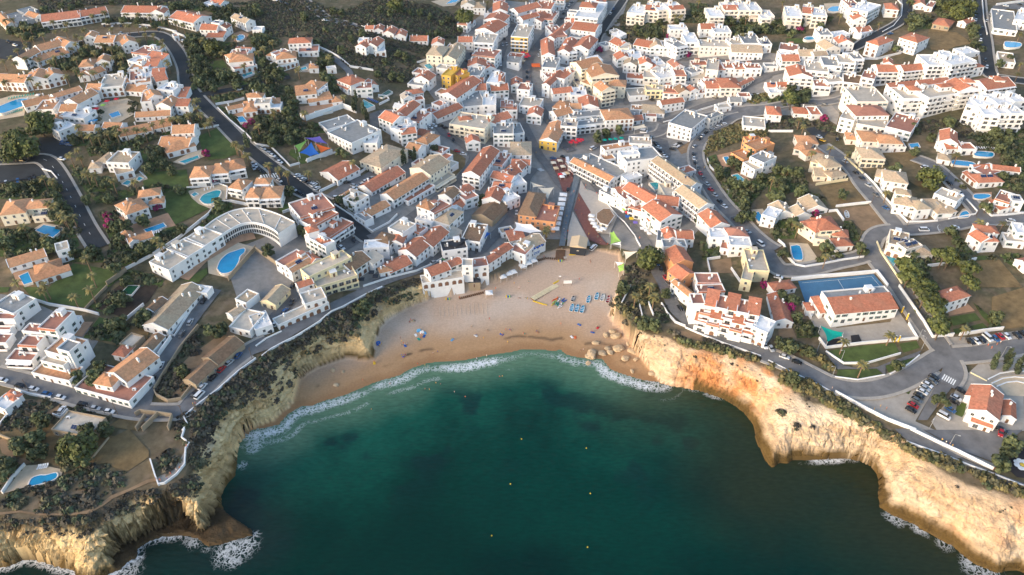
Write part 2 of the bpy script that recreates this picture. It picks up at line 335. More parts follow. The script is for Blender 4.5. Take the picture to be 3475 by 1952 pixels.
# ------------------------------------------------------------------ object helpers
def tag(o, label=None, cat=None, group=None, kind=None):
    if label: o['label'] = label
    if cat: o['category'] = cat
    if group: o['group'] = group
    if kind: o['kind'] = kind
    return o
def link(name, me, parent=None, loc=None, rz=None, sc=None):
    o = bpy.data.objects.new(name, me); COL.objects.link(o)
    if parent is not None: o.parent = parent
    if loc is not None: o.location = loc
    if rz is not None: o.rotation_euler = (0, 0, rz)
    if sc is not None: o.scale = sc
    return o
class MB:
    """Mesh builder with material slots."""
    def __init__(s, *mats): s.v = []; s.f = []; s.m = []; s.mats = list(mats)
    def slot(s, m):
        if m not in s.mats: s.mats.append(m)
        return s.mats.index(m)
    def face(s, pts, m=0):
        k = len(s.v); s.v += [tuple(p) for p in pts]; s.f.append(tuple(range(k, k+len(pts)))); s.m.append(m)
    def box(s, x0, y0, z0, x1, y1, z1, m=0, top=None, bottom=True):
        c = [(x0, y0, z0), (x1, y0, z0), (x1, y1, z0), (x0, y1, z0), (x0, y0, z1), (x1, y0, z1), (x1, y1, z1), (x0, y1, z1)]
        fs = [(0, 1, 5, 4), (1, 2, 6, 5), (2, 3, 7, 6), (3, 0, 4, 7), (4, 5, 6, 7)]
        if bottom: fs.append((3, 2, 1, 0))
        k = len(s.v); s.v += c
        for i, q in enumerate(fs):
            s.f.append(tuple(k+a for a in q)); s.m.append(m if i != 4 or top is None else top)
    def prism(s, poly, z0, z1, m=0, top=None):
        n_ = len(poly); k = len(s.v)
        s.v += [(p[0], p[1], z0) for p in poly]+[(p[0], p[1], z1) for p in poly]
        for i in range(n_):
            j = (i+1) % n_; s.f.append((k+i, k+j, k+n_+j, k+n_+i)); s.m.append(m)
        s.f.append(tuple(k+n_+i for i in range(n_))); s.m.append(m if top is None else top)
        s.f.append(tuple(k+n_-1-i for i in range(n_))); s.m.append(m)
    def tube(s, pts, rads, seg=6, m=0):
        rings = []
        for i, (p, r) in enumerate(zip(pts, rads)):
            p = Vector(p); q = Vector(pts[min(i+1, len(pts)-1)]); q0 = Vector(pts[max(i-1, 0)])
            d = (q-q0).normalized(); u = d.orthogonal().normalized(); w = d.cross(u)
            k = len(s.v)
            for a in range(seg):
                t = 2*math.pi*a/seg; s.v.append(tuple(p+(u*math.cos(t)+w*math.sin(t))*r))
            rings.append(k)
        for a, b in zip(rings[:-1], rings[1:]):
            for i in range(seg):
                j = (i+1) % seg; s.f.append((a+i, a+j, b+j, b+i)); s.m.append(m)
        s.f.append(tuple(rings[-1]+i for i in range(seg))); s.m.append(m)
        s.f.append(tuple(rings[0]+seg-1-i for i in range(seg))); s.m.append(m)
    def mesh(s, name, smooth=False):
        me = bpy.data.meshes.new(name); me.from_pydata(s.v, [], s.f)
        for mm in s.mats: me.materials.append(MATS[mm])
        if len(s.mats) > 1: me.polygons.foreach_set('material_index', s.m)
        if smooth: me.polygons.foreach_set('use_smooth', [True]*len(s.f))
        me.update(); return me
def np_mesh(name, V, F, mats, mi=None, smooth=False):
    """V (n,3), F (m,k) with k the same for all faces."""
    me = bpy.data.meshes.new(name); V = np.asarray(V, np.float32); F = np.asarray(F, np.int32)
    me.vertices.add(len(V)); me.vertices.foreach_set('co', V.ravel())
    k = F.shape[1]; me.loops.add(F.size); me.loops.foreach_set('vertex_index', F.ravel())
    me.polygons.add(len(F)); me.polygons.foreach_set('loop_start', np.arange(0, F.size, k, dtype=np.int32))
    me.polygons.foreach_set('loop_total', np.full(len(F), k, np.int32))
    for m in mats: me.materials.append(MATS[m])
    if mi is not None: me.polygons.foreach_set('material_index', np.asarray(mi, np.int32))
    if smooth: me.polygons.foreach_set('use_smooth', np.ones(len(F), bool))
    me.update(calc_edges=True); me.validate(); return me
def set_col(me, name, C):
    a = me.color_attributes.new(name, 'FLOAT_COLOR', 'POINT')
    a.data.foreach_set('color', np.concatenate([C, np.ones((len(C), 1))], 1).astype(np.float32).ravel())

# ------------------------------------------------------------------ terrain meshes
mat('ground_mat', (0.2, 0.15, 0.1), 0.95, 0.3, 0.35, 0.05, 0.1, attr='Col')
mat('sand_mat', (0.5, 0.35, 0.2), 0.9, 0.13, 1.1, 0.10, 0.1, attr='Col')
def cliff_material():
    m = mat('cliff_mat', (0.5, 0.35, 0.2), 0.92, 0.30, 0.22, 0.0, 0.1, attr='Col')
    nt = m.node_tree; N = nt.nodes; L = nt.links; b = N['Principled BSDF']
    g = N.new('ShaderNodeNewGeometry')
    mp = N.new('ShaderNodeMapping'); mp.inputs['Scale'].default_value = (0.10, 0.10, 0.9)
    L.new(g.outputs['Position'], mp.inputs[0])
    t = N.new('ShaderNodeTexNoise'); t.inputs['Scale'].default_value = 1.0; t.inputs['Detail'].default_value = 8; t.inputs['Roughness'].default_value = 0.7
    L.new(mp.outputs[0], t.inputs['Vector'])
    t2 = N.new('ShaderNodeTexNoise'); t2.inputs['Scale'].default_value = 0.9; t2.inputs['Detail'].default_value = 8; t2.inputs['Roughness'].default_value = 0.7
    L.new(g.outputs['Position'], t2.inputs['Vector'])
    ad = N.new('ShaderNodeMath'); ad.operation = 'ADD'; L.new(t.outputs[0], ad.inputs[0]); L.new(t2.outputs[0], ad.inputs[1])
    bp = N.new('ShaderNodeBump'); bp.inputs['Strength'].default_value = 0.8; bp.inputs['Distance'].default_value = 0.9
    L.new(ad.outputs[0], bp.inputs['Height']); L.new(bp.outputs[0], b.inputs['Normal'])
    base = b.inputs['Base Color'].links[0].from_socket
    r = N.new('ShaderNodeMapRange'); r.inputs[1].default_value = 0.3; r.inputs[2].default_value = 0.7; r.inputs[3].default_value = 0.72; r.inputs[4].default_value = 1.12
    L.new(t.outputs[0], r.inputs[0])
    sc = N.new('ShaderNodeVectorMath'); sc.operation = 'SCALE'; L.new(base, sc.inputs[0]); L.new(r.outputs[0], sc.inputs['Scale'])
    L.new(sc.outputs[0], b.inputs['Base Color'])
cliff_material()
X3, Y3, Z3 = GX.copy(), GY.copy(), H.copy()
gy_, gx_ = np.gradient(H, YS, XS)
sl = np.hypot(gx_, gy_)
band = (inL | inR)
edge = np.where(inL, np.sin(np.pi*np.clip(tLc, 0, 1)), np.where(inR, np.sin(np.pi*np.clip(tRc, 0, 1)), 0))
stp = np.clip(sl, 0, 3)/3*edge
g2n = fbm(GX*0.3, GY*0.3, seed=62)
def box3(a, k):
    for _ in range(k):
        a = (a+np.roll(a, 1, 0)+np.roll(a, -1, 0))/3; a = (a+np.roll(a, 1, 1)+np.roll(a, -1, 1))/3
    return a
gxs, gys = box3(gx_, 6), box3(gy_, 6); nrm = np.maximum(np.hypot(gxs, gys), 1e-6); DX, DY = -gxs/nrm, -gys/nrm
ns = fbm(GX*0.03, GY*0.03, H*0.75, 3, 33)-0.5
def relief(x, y, h, stp_, edge_, sl_):
    """Outward push and lift of the cliff surface: bulges, gullies, strata ledges, hollows, a notch at the waterline."""
    warp = fbm(x*0.035, y*0.035, h*0.05, 3, 31)*5.0
    big = fbm(x*0.09, y*0.09, h*0.11, 4, 21)-0.5
    gul = np.abs(fbm(x*0.20, y*0.20, h*0.05, 3, 25)-0.5)
    led = ((h+warp)/2.3) % 1.0; led = np.where(led < 0.7, led/0.7, (1-led)/0.3)-0.5
    led2 = ((h*1.0+warp*1.7)/0.9) % 1.0-0.5
    fine = fbm(x*0.7, y*0.7, h*0.9, 4, 41)-0.5; rdg = 1-2*np.abs(fbm(x*0.33, y*0.33, h*0.33, 4, 43)-0.5); rdg2 = 1-2*np.abs(fbm(x*1.1, y*1.1, h*1.4, 3, 45)-0.5)
    hol = sstep(0.60, 0.72, fbm(x*0.11, y*0.11, h*0.16, 3, 47))*sstep(15, 6, h)
    o_ = big*7.0-gul*5.0+0.8+led*1.5*(0.4+1.2*fbm(x*0.05, y*0.05, seed=49))+led2*0.55+fine*1.6-hol*4.0-2.6*sstep(0.86, 1.0, rdg)-0.8*sstep(0.85, 1.0, rdg2)
    o_ = o_-1.8*sstep(3.4, 0.6, h)
    return o_*stp_, (fine*1.5+gul*1.2-0.3)*edge_*sstep(0.15, 0.8, sl_)
stp = stp*np.where(inR, .78, 1.0); dpush, dlift = relief(GX, GY, H, stp, edge, sl)
X3 += DX*dpush; Y3 += DY*dpush; Z3 += dlift+(fbm(GX*0.25, GY*0.25, seed=55)-0.5)*1.2*edge
# colours
def lerp(a, b, t): return a+(b-a)*t[..., None]
C3 = np.zeros(GX.shape+(3,))
g1 = fbm(GX*0.05, GY*0.05, seed=61); g2 = fbm(GX*0.3, GY*0.3, seed=62)
soil = lerp(np.array([0.165, 0.125, 0.075]), np.array([0.105, 0.095, 0.055]), sstep(0.35, 0.65, g1))
soil = lerp(soil, np.array([0.23, 0.17, 0.115]), sstep(0.5, 0.8, g2)*0.7)
C3[:] = soil
rock = lerp(np.array([0.84, 0.635, 0.345]), np.array([0.73, 0.51, 0.255]), sstep(0.35, 0.65, fbm(GX*0.08, GY*0.08, H*0.3, 4, 71)))
rockR = lerp(np.array([0.70, 0.55, 0.385]), np.array([0.62, 0.44, 0.275]), sstep(0.4, 0.7, fbm(GX*0.06, GY*0.06, H*0.25, 4, 75)))
pO = [at_z(a*OV, b*OV, 14) for a, b in ((1800, 890), (1915, 935), (1950, 990), (1890, 975), (1770, 930), (1735, 890))]
dO = np.minimum(*[np.hypot(GX-sum(p.x for p in pO)/6-dx, (GY-sum(p.y for p in pO)/6-dy)*1.4) for dx, dy in ((-6, 2), (10, -3))])
org = sstep(26, 6, dO)*sstep(0.30, 0.52, fbm(GX*0.12, GY*0.12, H*0.2, 4, 77))+sstep(0.62, 0.78, fbm(GX*0.05, GY*0.05, H*0.1, 4, 79))*0.4
rockR = lerp(rockR, np.array([0.66, 0.30, 0.125]), np.clip(org, 0, 1))
rock = np.where(inR[..., None], rockR, rock)
whiteish = sstep(0.6, 0.75, fbm(GX*0.06+9, GY*0.06, H*0.1, 4, 81))*0.6
rock = lerp(rock, np.array([0.52, 0.46, 0.38]), np.where(inL, whiteish, 0))
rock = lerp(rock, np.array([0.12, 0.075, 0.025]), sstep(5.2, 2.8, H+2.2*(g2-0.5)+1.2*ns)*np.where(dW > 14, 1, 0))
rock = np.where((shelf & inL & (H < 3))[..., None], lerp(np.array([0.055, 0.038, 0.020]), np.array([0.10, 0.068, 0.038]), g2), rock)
tall = np.where(inL, tLw, tRw)
cover = np.where(inL, sstep(0.50, 0.66, tLw+0.35*(g2-0.5)+0.5*(g1-0.5)), sstep(0.85, 1.0, tRw+0.2*(g2-0.5)))
rockmix = lerp(rock, soil*0.8, cover)
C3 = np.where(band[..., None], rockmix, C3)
sand = lerp(np.array([0.55, 0.43, 0.335]), np.array([0.52, 0.375, 0.27]), sstep(0.3, 0.7, fbm(GX*0.06, GY*0.06, seed=91)))
sand = lerp(np.array([0.43, 0.26, 0.135]), sand, sstep(6, 30, dW+8*(g1-0.5)))
sand = lerp(np.array([0.33, 0.185, 0.09]), sand, sstep(1.0, 7, dW+4*(g2-0.5)))
wrack = np.exp(-((dW-9-6*(g1-0.5))/0.9)**2)*sstep(0.52, 0.66, fbm(GX*0.18, GY*0.18, seed=95))*sstep(2, 10, np.abs(GX+10))
sand = lerp(sand, np.array([0.09, 0.06, 0.04]), np.clip(wrack, 0, 1)*0.8)
C3 = np.where((inB | inS)[..., None], sand, C3)
C3 = np.where((inS & (dW > 9))[..., None], np.array([0.085, 0.058, 0.028]), C3)
ny, nx = GX.shape
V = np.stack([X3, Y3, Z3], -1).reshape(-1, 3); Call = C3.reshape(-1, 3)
idx = np.arange(nx*ny).reshape(ny, nx)
Q = np.stack([idx[:-1, :-1], idx[:-1, 1:], idx[1:, 1:], idx[1:, :-1]], -1).reshape(-1, 4)
def fm(a): return (a[:-1, :-1].astype(int)+a[:-1, 1:]+a[1:, 1:]+a[1:, :-1]).reshape(-1) >= 2
isB = fm(inB | inS); isC = fm(band) & ~isB; isG = ~isB & ~isC
def sub(name, sel, m, kind='structure'):
    F = Q[sel]; u, inv = np.unique(F, return_inverse=True)
    me = np_mesh(name, V[u], inv.reshape(-1, 4), [m], smooth=True); set_col(me, 'Col', Call[u])
    return tag(link(name, me), kind=kind)
tag(sub('ground', isG, 'ground_mat'), label='dry earth of the hills and valley under the town')
def refine(sel, k=5):
    """The cliff quads split k x k, with the relief worked out at the finer points."""
    qi = np.argwhere(sel.reshape(ny-1, nx-1)); J, I = qi[:, 0], qi[:, 1]; W_ = k*(nx-1)+1; ids = []
    sj, si_ = np.meshgrid(np.arange(k+1), np.arange(k+1), indexing='ij')
    gid = (J[:, None, None]*k+sj)*W_+(I[:, None, None]*k+si_)
    F_ = np.stack([gid[:, :-1, :-1], gid[:, :-1, 1:], gid[:, 1:, 1:], gid[:, 1:, :-1]], -1).reshape(-1, 4)
    u_, inv_ = np.unique(F_, return_inverse=True); fj, fi = u_//W_, u_ % W_
    j0 = np.minimum(fj//k, ny-2); i0 = np.minimum(fi//k, nx-2); ty = fj/k-j0; tx = fi/k-i0
    def bl(a):
        if a.ndim == 3: tx_, ty_ = tx[:, None], ty[:, None]
        else: tx_, ty_ = tx, ty
        return (a[j0, i0]*(1-tx_)+a[j0, i0+1]*tx_)*(1-ty_)+(a[j0+1, i0]*(1-tx_)+a[j0+1, i0+1]*tx_)*ty_
    x, y, h = bl(GX), bl(GY), bl(H); dp, dl = relief(x, y, h, bl(stp), bl(edge), bl(sl)); dx, dy = bl(DX), bl(DY)
    z = h+dl+(fbm(x*0.25, y*0.25, seed=55)-0.5)*1.2*bl(edge)
    return np.stack([x+dx*dp, y+dy*dp, z], -1), inv_.reshape(-1, 4), bl(C3)
cV, cF, cC = refine(isC); cme = np_mesh('cliff', cV, cF, ['cliff_mat'], smooth=False); set_col(cme, 'Col', cC)
tag(tag(link('cliff', cme), kind='structure'), label='layered yellow sandstone cliffs round the bay')
tag(sub('beach', isB, 'sand_mat'), label='sandy beach sloping into the bay')

# ------------------------------------------------------------------ sea
SX = axis([(-3000, -300, 180), (-300, 300, 1.1), (300, 3001, 180)]); SY = axis([(-2000, 100, 150), (100, 300, 1.1), (300, 310, 3)])
SGX, SGY = np.meshgrid(SX, SY)
sW, saW = seg_dist(SGX, SGY, WL); sLB, _ = seg_dist(SGX, SGY, LB[:nlb]); sRB, _ = seg_dist(SGX, SGY, RB[len(right_base_s):])
f1 = fbm(SGX*0.02, SGY*0.02, seed=101); f2 = fbm(SGX*0.07, SGY*0.07, seed=103); f3 = fbm(SGX*0.25, SGY*0.25, seed=105)
deep = lerp(np.array([0.0, 0.024, 0.0175]), np.array([0.0, 0.0155, 0.0135]), sstep(0.35, 0.65, f1))
cgr = [at_z(a*OV, b*OV, 0) for a, b in ((1560, 1270), (1300, 1180), (900, 1190))]
for c_, r_ in zip(cgr, (55, 45, 30)):
    dd = np.hypot(SGX-c_.x, SGY-c_.y); deep = lerp(deep, np.array([0.0, 0.042, 0.029]), sstep(r_, 0, dd+30*(f2-0.5))*0.75)
shal = sstep(62, 8, sW+26*(f2-0.5)+14*(f3-0.5)*0.6)
seac = lerp(deep, np.array([0.006, 0.082, 0.055]), shal)
seac = lerp(seac, np.array([0.10, 0.185, 0.115]), sstep(26, 3, sW+8*(f2-0.5)))
drk = sstep(0.56, 0.66, fbm(SGX*0.06+3, SGY*0.06, seed=111))*sstep(12, 26, sW)*sstep(75, 40, sW)*0.7
seac = lerp(seac, np.array([0.004, 0.022, 0.024]), drk)
br = sstep(52, 4, sRB+14*(f2-0.5))*sstep(10, 40, sW+np.maximum(0, SGX-30))
seac = lerp(seac, np.array([0.026, 0.032, 0.014]), br*0.75)
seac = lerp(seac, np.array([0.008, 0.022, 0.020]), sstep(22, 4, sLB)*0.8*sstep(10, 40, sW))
xx = saW
foam = np.exp(-((sW-3.0-3.5*(vnoise(xx*0.03, xx*0+1.5, seed=5)-0.3))/3.2)**2)*(0.42+0.58*vnoise(xx*0.06, xx*0, seed=8))
foam = np.maximum(foam, np.exp(-((sW-10-8*(f1-0.5))/2.0)**2)*0.42*sstep(0.45, 0.7, vnoise(xx*0.05, xx*0+4, seed=12)))
rk = np.minimum(sLB, sRB)
fr = np.exp(-(rk/2.6)**2)*sstep(0.42, 0.62, fbm(SGX*0.05, SGY*0.05, seed=120))*0.95
for (a, b), r_, k_ in zip(D(2300, 1220, 2480, 1150, 2440, 340, 1280, 1400, 1900, 1110)+G(1280, 870, 1520, 980, 1780, 1130, 2080, 1330, 2250, 1420)+O(1640, 965, 1800, 990, 1590, 950, 640, 1120), (11, 9, 5, 9, 6, 7, 5, 7, 10, 8, 9, 7, 7, 8), [1.0]*14):
    p_ = at_z(a, b, 0); fr = np.maximum(fr, 0.60*sstep(r_, r_*0.2, np.hypot(SGX-p_.x, SGY-p_.y)+5*(f3-0.5)))
foam = foam*(0.62+0.5*sstep(0.35, 0.62, fbm(SGX*0.06, SGY*0.06, seed=131))); foam = np.clip(np.maximum(foam, fr), 0, 1)
sV = np.stack([SGX, SGY, 0.03*(f3-0.5)+0.10*np.exp(-((sW-5)/2.5)**2)*(0.4+f2)], -1).reshape(-1, 3)
si = np.arange(SGX.size).reshape(SGX.shape)
sQ = np.stack([si[:-1, :-1], si[:-1, 1:], si[1:, 1:], si[1:, :-1]], -1).reshape(-1, 4)
# drop faces far inland
keep = (in_poly(SGX, SGY, sea_poly) | (np.minimum(np.minimum(sW, sLB), sRB) < 9))
kf = keep.reshape(-1)[sQ].any(1)
u, inv = np.unique(sQ[kf], return_inverse=True)
def sea_material():
    m = bpy.data.materials.new('sea_water'); m.use_nodes = True; MATS['sea_water'] = m
    N = m.node_tree.nodes; L = m.node_tree.links; b = N['Principled BSDF']
    b.inputs['Roughness'].default_value = 0.16; b.inputs['IOR'].default_value = 1.33; b.inputs['Specular IOR Level'].default_value = 0.2
    a = N.new('ShaderNodeAttribute'); a.attribute_name = 'Col'; f = N.new('ShaderNodeAttribute'); f.attribute_name = 'Foam'
    g = N.new('ShaderNodeNewGeometry')
    wv = N.new('ShaderNodeMapping'); wv.inputs['Rotation'].default_value = (0, 0, 0.35); wv.inputs['Scale'].default_value = (0.35, 1.0, 1)
    L.new(g.outputs['Position'], wv.inputs[0])
    n1 = N.new('ShaderNodeTexNoise'); n1.inputs['Scale'].default_value = 0.55; n1.inputs['Detail'].default_value = 6; L.new(wv.outputs[0], n1.inputs['Vector'])
    bp = N.new('ShaderNodeBump'); bp.inputs['Strength'].default_value = 0.5; bp.inputs['Distance'].default_value = 0.45
    L.new(n1.outputs[0], bp.inputs['Height']); L.new(bp.outputs[0], b.inputs['Normal'])
    # lacy foam: warped cells
    nw = N.new('ShaderNodeTexNoise'); nw.inputs['Scale'].default_value = 0.35; nw.inputs['Detail'].default_value = 4; L.new(g.outputs['Position'], nw.inputs['Vector'])
    mxv = N.new('ShaderNodeVectorMath'); mxv.operation = 'MULTIPLY_ADD'; L.new(nw.outputs['Color'], mxv.inputs[0]); mxv.inputs[1].default_value = (5, 5, 0)
    L.new(g.outputs['Position'], mxv.inputs[2])
    vo = N.new('ShaderNodeTexVoronoi'); vo.feature = 'DISTANCE_TO_EDGE'; vo.inputs['Scale'].default_value = 0.75; L.new(mxv.outputs[0], vo.inputs['Vector'])
    vr = N.new('ShaderNodeMapRange'); vr.inputs[1].default_value = 0.0; vr.inputs[2].default_value = 0.22; vr.inputs[3].default_value = 0.85; vr.inputs[4].default_value = 0.0; L.new(vo.outputs['Distance'], vr.inputs[0])
    n2 = N.new('ShaderNodeTexNoise'); n2.inputs['Scale'].default_value = 0.8; n2.inputs['Detail'].default_value = 8; n2.inputs['Roughness'].default_value = 0.75; L.new(g.outputs['Position'], n2.inputs['Vector'])
    s1 = N.new('ShaderNodeMath'); s1.operation = 'ADD'; L.new(vr.outputs[0], s1.inputs[0]); L.new(n2.outputs[0], s1.inputs[1])
    s2 = N.new('ShaderNodeMath'); s2.operation = 'MULTIPLY'; L.new(s1.outputs[0], s2.inputs[0]); L.new(f.outputs['Fac'], s2.inputs[1])
    s3 = N.new('ShaderNodeMapRange'); s3.inputs[1].default_value = 0.30; s3.inputs[2].default_value = 1.0; L.new(s2.outputs[0], s3.inputs[0])
    n4 = N.new('ShaderNodeTexNoise'); n4.inputs['Scale'].default_value = 0.9; n4.inputs['Detail'].default_value = 7; L.new(wv.outputs[0], n4.inputs['Vector'])
    r4 = N.new('ShaderNodeMapRange'); r4.inputs[1].default_value = 0.3; r4.inputs[2].default_value = 0.7; r4.inputs[3].default_value = 0.82; r4.inputs[4].default_value = 1.2; L.new(n4.outputs[0], r4.inputs[0])
    sc = N.new('ShaderNodeVectorMath'); sc.operation = 'SCALE'; L.new(a.outputs['Color'], sc.inputs[0]); L.new(r4.outputs[0], sc.inputs['Scale'])
    mx = N.new('ShaderNodeMix'); mx.data_type = 'RGBA'; L.new(s3.outputs[0], mx.inputs[0]); L.new(sc.outputs[0], mx.inputs[6]); mx.inputs[7].default_value = (0.72, 0.74, 0.74, 1)
    L.new(mx.outputs[2], b.inputs['Base Color'])
    rr = N.new('ShaderNodeMapRange'); rr.inputs[3].default_value = 0.16; rr.inputs[4].default_value = 0.8; L.new(s3.outputs[0], rr.inputs[0]); L.new(rr.outputs[0], b.inputs['Roughness'])
sea_material()
sme = np_mesh('sea', sV[u], inv.reshape(-1, 4), ['sea_water'], smooth=True)
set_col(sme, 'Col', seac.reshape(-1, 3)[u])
fa = sme.attributes.new('Foam', 'FLOAT', 'POINT'); fa.data.foreach_set('value', foam.reshape(-1)[u].astype(np.float32))
tag(link('sea', sme), label='dark teal sea of the bay with foam at its edge', kind='structure')

